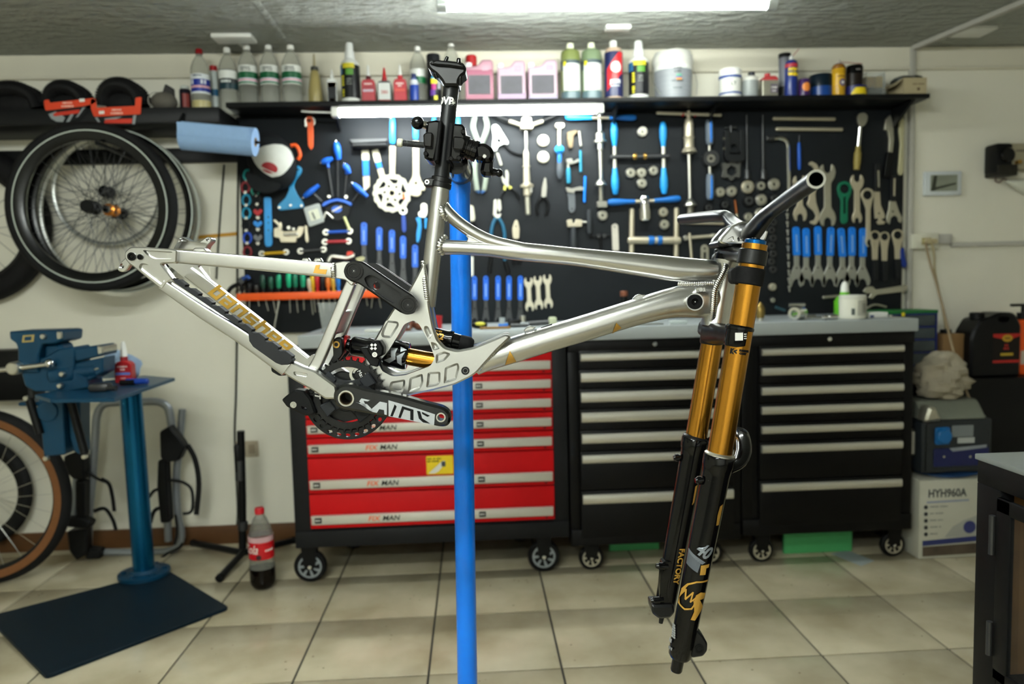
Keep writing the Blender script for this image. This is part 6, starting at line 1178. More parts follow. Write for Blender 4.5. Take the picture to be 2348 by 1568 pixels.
# ---------------------------------------------------------------- soda bottle
q = PF(604, 1346); r = 28.5*px(q.y); h = P(596, 1163, q.y).z
t = thing('soda_bottle', 'large soda bottle with red label and cap, partly full, on the floor', 'bottle', (q.x, q.y, 0))
prof = [(0, .008), (r*.55, .0), (r*.78, .006), (r*.95, h*.06), (r, h*.11), (r, h*.30), (r*.96, h*.36), (r*.98, h*.40), (r*.98, h*.60), (r*.97, h*.66), (r*.8, h*.76), (r*.5, h*.87), (r*.32, h*.91), (r*.3, h*.93)]
mk('bottle', lathe(q.x, q.y, .0008, prof, 32), M_pet, t)
mk('liquid', lathe(q.x, q.y, .0008, [(0, .0), (r*.56, -.0004), (r*.79, .0055), (r*.96, h*.059), (r*1.008, h*.11), (r*1.008, h*.26), (0, h*.26)], 28), mat('cola_liquid', '#0d0705', .1, 0), t)
mk('label', band(q.x, q.y, 0, r*1.0, h*.39, h*.60, 40), mat('cola_red', '#c00f1c', .35), t)
mk('label_edge', band(q.x, q.y, 0, r*1.0, h*.6, h*.665, 40), hexmat('#c9a0a4', .3), t)
mk('cap', lathe(q.x, q.y, 0, [(0, h*.925), (r*.38, h*.925), (r*.38, h*.985), (r*.33, h), (0, h)], 20), hexmat('#c01020'), t)
mk('print', wtext('Cola', .05, q.x-.0, q.y, h*.515, r*1.012, .75, .35), M_white, t)
t.children[-1].rotation_euler = (0, 0, -.75)
mk('print_side', wtext('~XXXXX', .014, q.x, q.y, h*.5, r*1.012, 1, .2), M_white, t); t.children[-1].rotation_euler = (0, 0, .9)
mk('seal', wrap(circ((r*.05, h*.425), .010, 14), q.x, q.y, 0, r*1.012), hexmat('#3a1a1e'), t)
# ================================================================ WORKTOP THINGS
def wt(u, dy): Y = CF+dy; return Y, WZ+.0005
GW = 'things on the worktop'
def wbase(u0, u1, vt, dy):
    Y, z = wt(0, dy); a, b = P(u0, 740, Y), P(u1, 740, Y); return (a.x+b.x)/2, Y, z, (b.x-a.x)/2, P((u0+u1)/2, vt, Y).z-z
x, y, z, r, h = wbase(730, 776, 694, .12)
one('plastic_cup', spin((x, y, z), (x, y, z+h), [(0, r*.62), (.01, r*.64), (.95, r*.95), (.96, r*1.05), (1, r*1.05), (1, r*.97), (.95, r*.9), (.05, r*.58), (.03, .001)], 24, False), M_clear, 'clear empty plastic cup on the worktop under the orange rack', 'cup', GW)
x, y, z, r, h = wbase(988, 1014, 724, .2); one('red_cup', spin((x, y, z), (x, y, z+h), [(0, r*.9), (.1, r*.95), (.8, r), (.82, r*1.05), (1, r*1.05)], 20), M_red, 'small red plastic cup behind the seat tube forging', 'cup', GW)
x, y, z, r, h = wbase(924, 972, 735, .1)
t = thing('pipe_fitting', 'two rusty copper pipe fittings framed by the silver forging', 'fitting', (x, y, z), GW); M_cop = mat('rust_copper', '#7a4a36', .5, .5, var=.25, scale=40)
mk('elbow', ringtube((x-.025, y-.03, z+.02), (x-.02, y+.03, z+.02), .02, .013, 18), M_cop, t); mk('coupling', join(sphere((x+.022, y, z+.02), .021, 16, (1.2, 1, .95))), M_cop, t); mk('pin', cyl((x+.015, y-.022, z+.035), (x+.015, y-.035, z+.036), .005, n=8), M_chrome, t)
x, y, z, r, h = wbase(836, 925, 752, .06); one('white_tray', box((x-r, y-.02, z), (x+r, y+.02, z+h*.8), .004), hexmat('#d4d6cc'), 'long flat white tray on the worktop left of the copper fittings', 'tray', GW)
x, y, z, r, h = wbase(1080, 1116, 737, .1)
t = thing('folding_knife', 'black and yellow utility knife lying beside the blue post', 'knife', (x, y, z), GW); mk('body', sphere((x, y, z+.014), .035, 16, (1, .45, .4)), M_black, t); mk('inlay', sphere((x+.003, y-.006, z+.017), .024, 14, (1, .45, .42)), hexmat('#c9c43a'), t)
x, y, z, r, h = wbase(1143, 1160, 728, .18); t = thing('small_vial', 'little clear vial on a blue base', 'vial', (x, y, z), GW); mk('base', box((x-.016, y-.015, z), (x+.045, y+.012, z+.012), .003), M_blue, t); mk('glass', cyl((x, y, z+.012), (x, y, z+h), .012, n=14), hexmat('#b9c0be', .15), t)
x, y, z, r, h = wbase(1165, 1210, 730, .14); t = thing('black_tool_kit', 'jumble of black and silver driver parts on the worktop', 'tool kit', (x, y, z), GW); mk('block', box((x-.04, y-.02, z), (x+.01, y+.02, z+.03), .005), M_black, t); mk('driver', cyl((x+.02, y, z+.02), (x+.02, y, z+.045), .012, n=12), M_steel, t); mk('bar', cyl((x-.03, y-.03, z+.008), (x+.04, y-.03, z+.008), .007, n=10), M_dsteel, t)
x, y, z, r, h = wbase(1212, 1276, 727, .12); t = thing('rubber_mallet', 'dark handled tool with a pale square head', 'tool', (x, y, z), GW); mk('handle', cyl((x-r*.98, y, z+.012), (x+r*.5, y, z+.016), .010, n=12), M_dsteel, t); mk('head', box((x+r*.45, y-.018, z), (x+r, y+.018, z+h), .006), hexmat('#c2c8a6'), t)
x, y, z, r, h = wbase(1100, 1170, 742, .05); one('wooden_strip', box((x-r, y-.01, z), (x+r, y+.01, z+.009), .002), mat('wood_strip', '#8c6a34', .6, 0, var=.2, scale=30), 'short brown strip at the worktop edge right of the blue post', 'strip', GW)
x, y, z, r, h = wbase(1423, 1440, 667, .3); t = thing('bottle_bolt', 'black cylinder with copper top rising behind the down tube', 'cylinder', (x, y, z), GW); mk('body', cyl((x, y, z), (x, y, z+h*.82), r, n=16), M_black, t); mk('top', cyl((x, y, z+h*.82), (x, y, z+h), r*1.05, n=16, bev=.003), M_cop, t)
x, y, z, r, h = wbase(1326, 1350, 716, .28); one('cable_coil', torus((x, y, z+r*.28), (0, .2, 1), r*.8, r*.25, 22, 8), M_black, 'small black coil behind the down tube', 'coil', GW)
x, y, z, r, h = wbase(1535, 1574, 734, .03); one('eraser_block', box((x-r, y-.012, z), (x+r, y+.012, z+h), .003), hexmat('#b9c2c0'), 'pale grey block at the worktop edge left of the fork', 'block', GW)
x, y, z, r, h = wbase(1440, 1520, 738, .05); one('steel_ruler', box((x-r, y-.012, z), (x+r, y+.012, z+.004), .001), mat('brown_ruler', '#4a4632', .5), 'thin dark ruler lying on the worktop left of the fork', 'ruler', GW)
x, y, z, r, h = wbase(1733, 1753, 692, .12); t = thing('brass_bell', 'brass coloured bell behind the golden fork leg', 'bell', (x, y, z), GW); mk('dome', spin((x, y, z+.01), (x, y, z+h), [(0, r*.85), (.3, r*1.05), (.6, r), (.85, r*.6), (1, r*.15)], 20), mat('old_brass', '#8a7440', .35, .8), t); mk('base', cyl((x, y, z), (x, y, z+.011), r*.6, n=14), M_steel, t)
x, y, z, r, h = wbase(1800, 1830, 712, .1); one('socket_drum', ringtube((x, y-.025, z+.026), (x+.05, y+.02, z+.026), .026, .014, 20), M_chrome, 'chrome hollow drum socket leading a pile of shiny parts', 'socket', GW)
for i, (u0, v0, u1, v1, w, lb) in enumerate(((1812, 706, 1850, 703, 9, 'chrome bar lying on top of the shiny pile'), (1830, 720, 1910, 725, 6, 'long chrome rod reaching from the pile towards the tub'), (1835, 727, 1870, 728, 10, 'short chrome tube at the front of the pile'), (1855, 715, 1925, 722, 4, 'thin wire rod at the back of the shiny pile'))):
    Y = CF+.08+i*.03; a, b = P(u0, v0, Y), P(u1, v1, Y); k = w*px(Y)/2
    a.z = max(a.z, WZ+k+.0005); b.z = max(b.z if i else a.z, WZ+k+.0005)
    if i != 0: a.z = b.z = WZ+k+.0005
    else: a.z = b.z = WZ+.0535+k; a.y = b.y = CF+.1
    one('chrome_bar', cyl(a, b, k, n=12), M_chrome, lb, 'bar', 'shiny parts on the worktop')
one('dark_rod', cyl(P(1778, 704, CF+.3), P(1800, 712, CF+.3), .006, n=8), hexmat('#24454e'), 'dark teal rod end behind the shiny pile', 'rod', GW)
for u, lb in ((1893, 'left one of two little chrome plugs by the tub'), (1912, 'right one of two little chrome plugs by the tub')):
    p = P(u, 735, CF+.02); one('chrome_plug', cyl((p.x-.008-(u > 1900)*.008, CF+.03, WZ+.0115), (p.x+.012+(u > 1900)*.008, CF+.03, WZ+.0115), .011, n=14, bev=.003), M_chrome, lb, 'plug', 'chrome plugs')
x, y, z, r, h = wbase(1926, 1983, 676, .07)
t = thing('paste_tub', 'white plastic tub with printed label at the right of the worktop', 'tub', (x, y, z), GW)
mk('body', lathe(x, y, z, [(0, 0), (r*.92, 0), (r*.98, .004), (r, h*.84), (r*.95, h*.86), (0, h*.86)], 30), hexmat('#dcdccc', .4), t); mk('lid', lathe(x, y, z, [(0, h*.85), (r*1.0, h*.86), (r*1.0, h*.985), (r*.95, h), (0, h)], 30), hexmat('#d4d4c8', .4), t)
mk('label', band(x, y, z, r*1.004, h*.15, h*.78, a0=-.1, a1=1.3), hexmat('#b5b4a6'), t); mk('barcode', band(x, y, z, r*1.004, h*.18, h*.45, a0=-.55, a1=-.3), hexmat('#4c5550'), t)
mk('print', join(*[wtext('~XXXXXX', .008, x+0, y, z+h*(.3+.08*i), r*1.01, 1) for i in range(5)]), hexmat('#77766c'), t); t.children[-1].rotation_euler = (0, 0, .5)
x, y, z, r, h = wbase(1914, 1958, 645, .2)
t = thing('spray_bottle', 'green bottle with white nozzle half hidden behind the white tub', 'bottle', (x, y, z), GW)
mk('body', lathe(x, y, z, [(0, 0), (r*.9, 0), (r, .006), (r, h*.45), (r*.7, h*.58), (r*.4, h*.62), (0, h*.62)], 24), hexmat('#5cae1e', .35), t); mk('collar', lathe(x, y, z, [(0, h*.61), (r*.45, h*.61), (r*.45, h*.7), (0, h*.7)]), hexmat('#6cc024'), t); mk('nozzle', lathe(x, y, z, [(0, h*.69), (r*.42, h*.69), (r*.36, h*.88), (r*.2, h*.98), (0, h)]), M_white, t)
x, y, z, r, h = wbase(1984, 2027, 715, .1); t = thing('cable_box', 'small white carton lying right of the white tub', 'carton', (x, y, z), GW); mk('carton', box((x-r, y-.03, z), (x+r, y+.03, z+h), .003), M_white, t); mk('print', box((x-r*.9, y-.0306, z+.002), (x-r*.5, y-.03, z+.012)), hexmat('#3a4a7a'), t)
x, y, z, r, h = wbase(2040, 2075, 728, .12); t = thing('yellow_clip', 'tiny yellow clip at the right worktop end', 'clip', (x, y, z), GW); mk('clip', box((x+.02, y-.006, z), (x+.03, y+.006, z+.016), .002), hexmat('#c9b41c'), t); mk('bolt', cyl((x-.03, y, z), (x-.03, y, z+.008), .008, n=10), M_steel, t)

# ================================================================ RIGHT CORNER
SCY = 3.13; sl = P(2104, 868, SCY).x; SCZ = P(2250, 868, SCY).z
one('side_cabinet', box((wt1.x+.03, SCY, .0005), (XR-.35, WALL-.02, SCZ), .004), M_cabblk, 'low black cabinet in the corner behind the generator', 'cabinet')
# drawer organiser
Y = SCY+.06; a, b = P(2016, 712, Y), P(2150, 712, Y); zt_ = P(2080, 712, Y).z
ox0, ox1 = wt1.x+.035, b.x
t = thing('drawer_organiser', 'blue parts organiser with small drawers and a green top', 'organiser', ((ox0+ox1)/2, Y+.08, SCZ))
mk('case', join(box((ox0, Y, SCZ+.0005), (ox0+.004, Y+.16, zt_-.012)), box((ox1-.006, Y, SCZ+.0005), (ox1, Y+.16, zt_-.012)), box((ox0, Y+.15, SCZ+.0005), (ox1, Y+.16, zt_-.012)), box((ox0, Y, SCZ+.0005), (ox1, Y+.16, SCZ+.006))), mat('organiser_blue', '#0c1f66', .4), t)
mk('top', box((ox0-.12, Y-.004, zt_-.014), (ox1+.002, Y+.162, zt_), .003), mat('organiser_green', '#0f6a2c', .45), t)
nd = 5; dh = (zt_-.014-SCZ-.006)/nd
for k in range(nd):
    z0 = SCZ+.006+k*dh
    mk('divider', box((ox0+.004, Y-.002, z0+dh-.006), (ox1-.006, Y+.15, z0+dh)), MATS['organiser_blue'], t)
    mk('drawer', box((ox0+.005, Y+.002, z0+.001), (ox1-.007, Y+.14, z0+dh-.007), .002), mat('drawer_smoke', '#3a4448', .25, 0, var=.25, scale=25), t)
# cardboard box
Y = SCY+.08; a, b = P(2160, 858, Y), P(2212, 765, Y)
t = thing('cardboard_box', 'small brown cardboard box with a dark lid knob', 'box', ((a.x+b.x)/2, Y+.05, SCZ)); mk('carton', box((a.x, Y, SCZ+.0005), (b.x, Y+.1, b.z), .002), mat('brown_card', '#8a6a42', .7, 0, var=.1, scale=20), t); mk('knob', cyl(((a.x+b.x)/2-.005, Y+.05, b.z), ((a.x+b.x)/2-.005, Y+.05, b.z+.018), .024, n=16, bev=.003), M_black, t)
# black jerrycan
Y = SCY+.03; j0, j1 = P(2225, 866, Y), P(2345, 715, Y); zj = SCZ+.0005; hj = j1.z-zj; wj = j1.x-j0.x
t = thing('oil_canister', 'large black oil canister with red and yellow label', 'canister', ((j0.x+j1.x)/2, Y+.06, zj))
fj = (Vector((0, Y+.12, 0)), XA, ZA, -YA); X_ = lambda f: j0.x+wj*f; Z_ = lambda f: zj+hj*f
mk('body', plate(rounded([(X_(0), zj), (X_(.97), zj), (X_(1), Z_(.03)), (X_(1), Z_(.8)), (X_(.88), Z_(.97)), (X_(.78), Z_(1)), (X_(.55), Z_(1)), (X_(.42), Z_(.95)), (X_(.18), Z_(.9)), (X_(.04), Z_(.72)), (X_(0), Z_(.6))], .012), .12, fj, holes=[rounded([(X_(.5), Z_(.9)), (X_(.58), Z_(.84)), (X_(.72), Z_(.85)), (X_(.76), Z_(.93)), (X_(.55), Z_(.945))], .006)], bev=.01), mat('canister_black', '#0c0c0d', .35), t)
mk('cap', cyl((X_(.28), Y+.06, Z_(.88)), (X_(.28), Y+.06, Z_(1.0)), wj*.13, n=18, bev=.004), M_black, t)
mk('label', plate(rrect(X_(.43), Z_(.22), X_(.96), Z_(.68), .004), .0008, (Vector((0, Y, 0)), XA, ZA, -YA)), hexmat('#17110f'), t)
mk('label_red', join(plate([(X_(.43), Z_(.62)), (X_(.6), Z_(.59)), (X_(.8), Z_(.59)), (X_(.96), Z_(.63)), (X_(.96), Z_(.67)), (X_(.43), Z_(.67))], .0005, (Vector((0, Y-.0009, 0)), XA, ZA, -YA)), plate(rrect(X_(.43), Z_(.22), X_(.96), Z_(.26), .001), .0005, (Vector((0, Y-.0009, 0)), XA, ZA, -YA)), textmesh('~XX', .018, front((X_(.7), Y-.0009, Z_(.49))), .0004), textmesh('~XXX', .018, front((X_(.7), Y-.0009, Z_(.44))), .0004)), hexmat('#b01a14'), t)
mk('label_badge', plate(circ((X_(.71), Z_(.6)), .024, 18, .016), .0005, (Vector((0, Y-.0015, 0)), XA, ZA, -YA)), hexmat('#b98f22'), t); mk('label_yellow', plate(rrect(X_(.58), Z_(.33), X_(.83), Z_(.37), .001), .0005, (Vector((0, Y-.0009, 0)), XA, ZA, -YA)), hexmat('#b99a28'), t)
mk('print', textmesh('~XXXX', .011, front((X_(.71), Y-.0021, Z_(.6))), .0003), hexmat('#3a2410'), t)
# orange pump bottle
p = P(2352, 850, SCY+.02); zt2 = P(2335, 735, SCY+.02).z
t = thing('pump_bottle', 'orange hand cleaner bottle with black pump at the right edge', 'bottle', (p.x, SCY+.1, SCZ)); xo = p.x+.04
mk('body', box((xo-.045, SCY+.06, SCZ+.0005), (xo+.06, SCY+.14, zt2), .012), M_orange, t); mk('neck', cyl((xo, SCY+.1, zt2-.002), (xo, SCY+.1, zt2+.03), .024, n=16), M_black, t); mk('pump', join(cyl((xo, SCY+.1, zt2+.03), (xo, SCY+.1, zt2+.06), .008, n=10), box((xo-.055, SCY+.088, zt2+.058), (xo+.03, SCY+.112, zt2+.07), .004)), M_black, t)
mk('label', box((xo-.035, SCY+.0594, SCZ+.05), (xo+.05, SCY+.06, SCZ+.11)), hexmat('#c9b8a8'), t)
# carton with the generator
q = PF(2106, 1282); GY = q.y+.0; c0 = q.x; c1 = P(2242, 1200, GY).x+.05; bz = P(2170, 1100, GY).z
t = thing('printed_carton', 'white printed machine carton on the floor under the generator', 'carton', ((c0+c1)/2, GY+.15, 0))
mk('carton', box((c0, GY, .0005), (c1, GY+.24, bz), .003), mat('white_card', '#c4c3b4', .6, 0, var=.06, scale=15), t)
fr0 = lambda u, v: (lambda p: front((p.x, GY-.0002, p.z)))(P(u, v, GY))
mk('print_model', textmesh('HYH960A', .046, fr0(2172, 1131), .0005, 0, 'CENTER', .82, .0012), hexmat('#3c3e42'), t)
mk('print_underline', plate([(P(u, v, GY).x, P(u, v, GY).z) for u, v in ((2125, 1150), (2222, 1144), (2222, 1148), (2125, 1154))], .0004, (Vector((0, GY-.0001, 0)), XA, ZA, -YA)), hexmat('#8f97b0'), t)
for k in range(5):
    v = 1163+k*15.5; p = P(2123, v, GY)
    mk('bullet', plate(circ((p.x, p.z), .0085, 14), .0006, (Vector((0, GY-.0001, 0)), XA, ZA, -YA)), hexmat('#2a2b30'), t)
    mk('print_line', textmesh('~'+('XXXXXXXX XXXXXXX', 'XXXX XXXXXXX', 'XXXXXX XXXXX', 'XXXXXXX XX', 'XXXXXXX')[k], .0095, (lambda p: (Vector((p.x, GY-.0001, p.z)), XA, ZA, -YA))(P(2132, v-1, GY)), .0004, 0, 'LEFT'), hexmat('#7d7d78'), t)
mk('swoosh', plate([(P(u, v, GY).x, P(u, v, GY).z) for u, v in ((2165, 1232), (2185, 1207), (2210, 1192), (2243, 1180), (2243, 1228))], .0004, (Vector((0, GY-.0001, 0)), XA, ZA, -YA)), hexmat('#a9aaa2'), t)
p = P(2223, 1208, GY); mk('round_logo', plate(circ((p.x, p.z), .026, 20), .0005, (Vector((0, GY-.0006, 0)), XA, ZA, -YA)), hexmat('#333a72'), t)
mk('blue_band', plate([(P(u, v, GY).x, P(u, v, GY).z) for u, v in ((2115, 1240), (2243, 1228), (2243, 1240), (2115, 1252))], .0004, (Vector((0, GY-.0001, 0)), XA, ZA, -YA)), hexmat('#2c3670'), t)
mk('photo_strip', plate([(P(u, v, GY).x, P(u, v, GY).z) for u, v in ((2115, 1254), (2243, 1244), (2243, 1268), (2115, 1276))], .0004, (Vector((0, GY-.0001, 0)), XA, ZA, -YA)), mat('photo_strip', '#54483c', .5, 0, var=.6, scale=20), t)
one('plastic_sheet', crumple(((c0+c1)/2+.03, GY+.1, bz+.012), .13, .09, .014, 11, 20, .3), mat('blue_sheet', '#294a78', .3, 0, var=.3, scale=14), 'crumpled blue plastic sheet between carton and generator', 'sheet')
gz = bz+.03; g0 = P(2118, 1000, GY).x; g1 = P(2276, 1000, GY).x; gh = P(2200, 962, GY).z-gz
t = thing('generator', 'small dark portable generator with blue socket and sloping grey tank', 'generator', ((g0+g1)/2, GY+.15, gz))
M_gen = mat('generator_grey', '#22272b', .45, 0, var=.1)
mk('body', join(plate(rounded([(g0, gz), (g1-.01, gz), (g1, gz+.02), (g1, gz+gh), (g0, gz+gh)], .01), .23, (Vector((0, GY+.23, 0)), XA, ZA, -YA), bev=.008), box((g0-.008, GY-.0, gz-.0), (g0+.02, GY+.23, gz+gh*.95), .008)), M_gen, t)
zt3 = P(2200, 922, GY).z
mk('tank', plate(rounded([(0, gz+gh), (.23, gz+gh), (.2, zt3), (.06, zt3)], .012), g1-g0-.02, (Vector((g0+.0, GY, 0)), YA, ZA, XA), bev=.01), mat('tank_grey', '#7d8176', .4, .2), t)
mk('tank_end', join(plate(rounded([(P(2110, 965, GY).x, P(2110, 965, GY).z), (P(2150, 962, GY).x, P(2150, 962, GY).z), (P(2135, 930, GY).x, zt3-.01), (P(2120, 926, GY).x, zt3-.01)], .012), .06, (Vector((0, GY+.03, 0)), XA, ZA, -YA), bev=.01)), M_satin, t)
p = P(2160, 999, GY); mk('socket', join(plate(rrect(p.x-.03, p.z-.035, p.x+.03, p.z+.035, .008), .008, (Vector((0, GY, 0)), XA, ZA, -YA), bev=.002), cyl((p.x, GY-.002, p.z), (p.x, GY-.024, p.z), .03, n=22, bev=.005)), mat('socket_blue', '#1267a8', .4), t)
p0, p1 = P(2182, 1002, GY), P(2232, 974, GY); mk('name_plate', plate(rrect(p0.x, p0.z-.0, p1.x, p1.z, .003), .001, (Vector((0, GY, 0)), XA, ZA, -YA)), hexmat('#7c8284'), t)
p0, p1 = P(2195, 1016, GY), P(2234, 1002, GY); mk('sticker', plate(rrect(p0.x, p0.z, p1.x, p1.z, .001), .0012, (Vector((0, GY-.0012, 0)), XA, ZA, -YA)), hexmat('#b2b6b4'), t)
p0, p1 = P(2140, 1070, GY), P(2272, 1024, GY); mk('blue_panel', plate(rrect(p0.x, p0.z, p1.x-.01, p1.z, .006), .004, (Vector((0, GY, 0)), XA, ZA, -YA), bev=.001), mat('gen_navy', '#141c52', .35), t)
p0 = P(2178, 1028, GY); mk('stripe', plate([(p0.x-.006, p0.z+.002), (p0.x+.15, p0.z+.012), (p0.x+.15, p0.z+.0), (p0.x+.01, p0.z-.012)], .0006, (Vector((0, GY-.004, 0)), XA, ZA, -YA)), hexmat('#8f959c'), t)
mk('print', textmesh('960A', .014, fr0(2256, 1024), .0006, .2), hexmat('#1b1d22'), t); t.children[-1].location.y = -.0046
for u in (2162, 2222): p = P(u, 1046, GY); mk('screw', cyl((p.x, GY-.003, p.z), (p.x, GY-.008, p.z), .005, n=10), M_chrome, t)
mk('muffler', join(cyl((g0-.005, GY+.08, gz+.06), (g0-.005, GY+.08, gz+gh*.8), .035, n=18, bev=.01)), M_steel, t)
# rag on the generator
rz = zt3
def rag(c, R, seed, n=40):
    V, Fc = sphere((0, 0, 0), 1, n); rn = random.Random(seed); ks = [(Vector((rn.gauss(0, 1), rn.gauss(0, 1), rn.gauss(0, 1))), rn.uniform(0, 6)) for _ in range(9)]; out = []
    for v in V:
        q = Vector((v.x*1.0, v.y*.8, v.z*1.25)); d = sum(abs(math.sin(k.dot(q)*2.3+p))**.7 for k, p in ks)/9-.62; e = sum(math.sin(k.dot(q)*5+p*2) for k, p in ks)/9
        s_ = 1+1.5*d+.22*e; w = 1.25-.35*(v.z+1)/2
        p = Vector((v.x*R[0]*s_*w, v.y*R[1]*s_*w, v.z*R[2]*(1+.6*d)))+Vector(c); p.z = max(p.z, c[2]-R[2]*.92); out.append(p)
    return out, Fc
mk_r = rag((P(2155, 895, GY+.12).x, GY+.12, rz+.092), (.085, .07, .1), 8)
one('cloth_rag', mk_r, mat('rag_beige', '#a39a86', .9, 0, var=.12, scale=25, bump=.4), 'crumpled beige cloth rag lying on top of the generator', 'rag')
# socket strip, cords
a, b = P(2078, 572, WALL), P(2140, 536, WALL)
t = thing('socket_box', 'white socket box with plugged cords at the right board edge', 'socket box', ((a.x+b.x)/2, WALL-.02, a.z))
mk('box', box((a.x, WALL-.045, a.z), (b.x, WALL-.0005, b.z), .005), hexmat('#d4d2c0'), t); c = P(2175, 540, WALL); mk('extension', box((b.x, WALL-.03, a.z+.022), (c.x, WALL-.0005, b.z-.004), .003), hexmat('#b8b6ae'), t)
p = P(2122, 552, WALL-.045); mk('outlet', box((p.x-.018, WALL-.05, p.z-.018), (p.x+.024, WALL-.045, p.z+.014), .002), hexmat('#a59a6a'), t); mk('plug', join(cyl((p.x+.0, WALL-.05, p.z), (p.x, WALL-.075, p.z-.004), .012, n=10), cyl((p.x+.028, WALL-.05, p.z), (p.x+.028, WALL-.075, p.z-.004), .012, n=10)), hexmat('#b5a884'), t)
M_cord = mat('cord_beige', '#8f7d60', .6)
one('power_cord', sweep([P(u, v, WALL-.07-max(0, v-560)/352*.37) for u, v in smooth([(2122, 556), (2132, 600), (2150, 660), (2168, 730), (2185, 800), (2205, 870), (2222, 912)], 4)], .0055, n=8), M_cord, 'brown power cord hanging from the socket box to the generator', 'cord')
one('power_cord', sweep([P(u, v, WALL-.09) for u, v in smooth([(2136, 556), (2142, 585), (2144, 625), (2160, 700), (2170, 770), (2176, 830), (2172, 870)], 4)], .0045, n=8), hexmat('#a89a72', .6), 'pale cord hanging left of the brown one', 'cord')
# framed screen
a, b = P(2114, 450, WALL), P(2200, 393, WALL)
t = thing('wall_frame', 'small white framed landscape picture on the right wall', 'picture', ((a.x+b.x)/2, WALL-.01, a.z))
mk('frame', box((a.x, WALL-.02, a.z), (b.x, WALL-.0005, b.z), .005), hexmat('#d0d6d8'), t)
mk('picture', plate([(a.x+.027, a.z+.02), (b.x-.022, a.z+.02), (b.x-.022, b.z-.017), (a.x+.027, b.z-.017)], .001, (Vector((0, WALL-.0201, 0)), XA, ZA, -YA)), mat('picture_image', '#8a8f80', .3, 0, var=.5, scale=9, stretch=(1, 1, 2)), t)
mk('picture_dark', join(plate([(a.x+.03, a.z+.022), (a.x+.05, a.z+.022), (a.x+.058, b.z-.02), (a.x+.042, b.z-.02)], .0005, (Vector((0, WALL-.0212, 0)), XA, ZA, -YA)), plate([(a.x+.03, a.z+.022), (b.x-.03, a.z+.05), (b.x-.03, a.z+.058), (a.x+.03, a.z+.034)], .0005, (Vector((0, WALL-.0214, 0)), XA, ZA, -YA))), hexmat('#33362c'), t)
# electricity meter
a, b = P(2284, 403, WALL-.09), P(2360, 326, WALL-.09)
t = thing('electric_meter', 'black electricity meter with clear cover at the right edge', 'meter', ((a.x+b.x)/2, WALL-.05, a.z))
mk('base', box((a.x, WALL-.09, a.z+.012), (a.x+.08, WALL-.0005, b.z), .014), M_black, t); mk('face', box((a.x+.075, WALL-.075, a.z+.03), (b.x+.1, WALL-.0005, b.z), .006), hexmat('#a29a80'), t); mk('window', cyl((a.x+.05, WALL-.085, b.z-.055), (a.x+.05, WALL-.102, b.z-.055), .034, n=24, bev=.006), M_gloss, t)
mk('terminal', box((a.x+.006, WALL-.095, a.z), (a.x+.1, WALL-.0005, a.z+.05), .006), hexmat('#26241e'), t); mk('print', join(textmesh('~XXXXX', .018, front((a.x+.125, WALL-.0752, b.z-.035)), .0005)), hexmat('#44423a'), t); mk('bolt', join(cyl((a.x+.105, WALL-.07, a.z+.06), (a.x+.105, WALL-.1, a.z+.06), .009, n=10)), M_brass, t)
p = P(2316, 420, WALL-.06); one('lamp_cone', spin(P(2308, 416, WALL-.05), P(2356, 428, WALL-.05), [(0, .006), (.2, .012), (1, .04)], 20), hexmat('#d6d6c6', .4), 'small white cone lamp pointing right under the meter', 'lamp')
one('wire_bundle', sweep([P(u, v, WALL-.02) for u, v in smooth([(2286, 404), (2282, 414), (2292, 418), (2300, 410), (2312, 414)], 4)], .003, n=6), hexmat('#6a4a40'), 'thin loose wires under the electricity meter', 'wires')
# ---------------------------------------------------------------- papers under the cabinets
for u0, u1, vb_, hh, lb in ((1798, 1954, 1267, .12, 'pale green board on the floor under the right black cabinet'), (1398, 1512, 1262, .055, 'pale green board on the floor under the middle black cabinet')):
    a = PF((u0+u1)/2, vb_); x0, x1 = P(u0, vb_, a.y).x, P(u1, vb_, a.y).x
    one('green_panel', box((x0, a.y, .0005), (x1, a.y+.02, hh), .002), mat('panel_green', '#4fae6a', .6, 0, var=.05), lb, 'board', 'green boards under the cabinets')
ps = [PF(u, v) for u, v in ((1906, 1270), (1942, 1262), (2004, 1286), (1975, 1298))]
one('paper_sheet', plate([(p.x, p.y) for p in ps], .0012, (Vector((0, 0, .0006)), XA, YA, ZA)), hexmat('#9aa3a4', .7), 'crumpled pale sheet of paper on the floor by the right cabinet', 'paper')
# ---------------------------------------------------------------- glazed cabinet in the right foreground
KZ = .78; kc = PF(2242, 1040, KZ); kx, kyb = kc.x, kc.y; kyf = kyb-.85; kx2 = kx+.5
t = thing('glass_cabinet', 'black framed display cabinet with glass side in the right foreground', 'cabinet', (kx+.25, (kyb+kyf)/2, 0))
M_kf = mat('cabinet_frame_black', '#0e0f10', .45, 0, var=.15)
mk('top', box((kx-.004, kyf-.004, KZ-.012), (kx2, kyb+.004, KZ), .002), hexmat('#7f8582', .35), t)
mk('frame', join(box((kx, kyf, KZ-.06), (kx+.03, kyb, KZ-.0125), .002), box((kx, kyb-.07, .0005), (kx+.03, kyb, KZ-.06), .002), box((kx, kyf, .0005), (kx+.03, kyf+.07, KZ-.06), .002), box((kx, kyf+.07, .0005), (kx+.03, kyb-.07, .33), .002), box((kx+.03, kyb-.03, .0005), (kx2, kyb, KZ-.0125), .002), box((kx+.03, kyf, .0005), (kx2, kyf+.02, KZ-.0125), .002), box((kx+.03, kyf+.02, .30), (kx2, kyb-.03, .32))), M_kf, t)
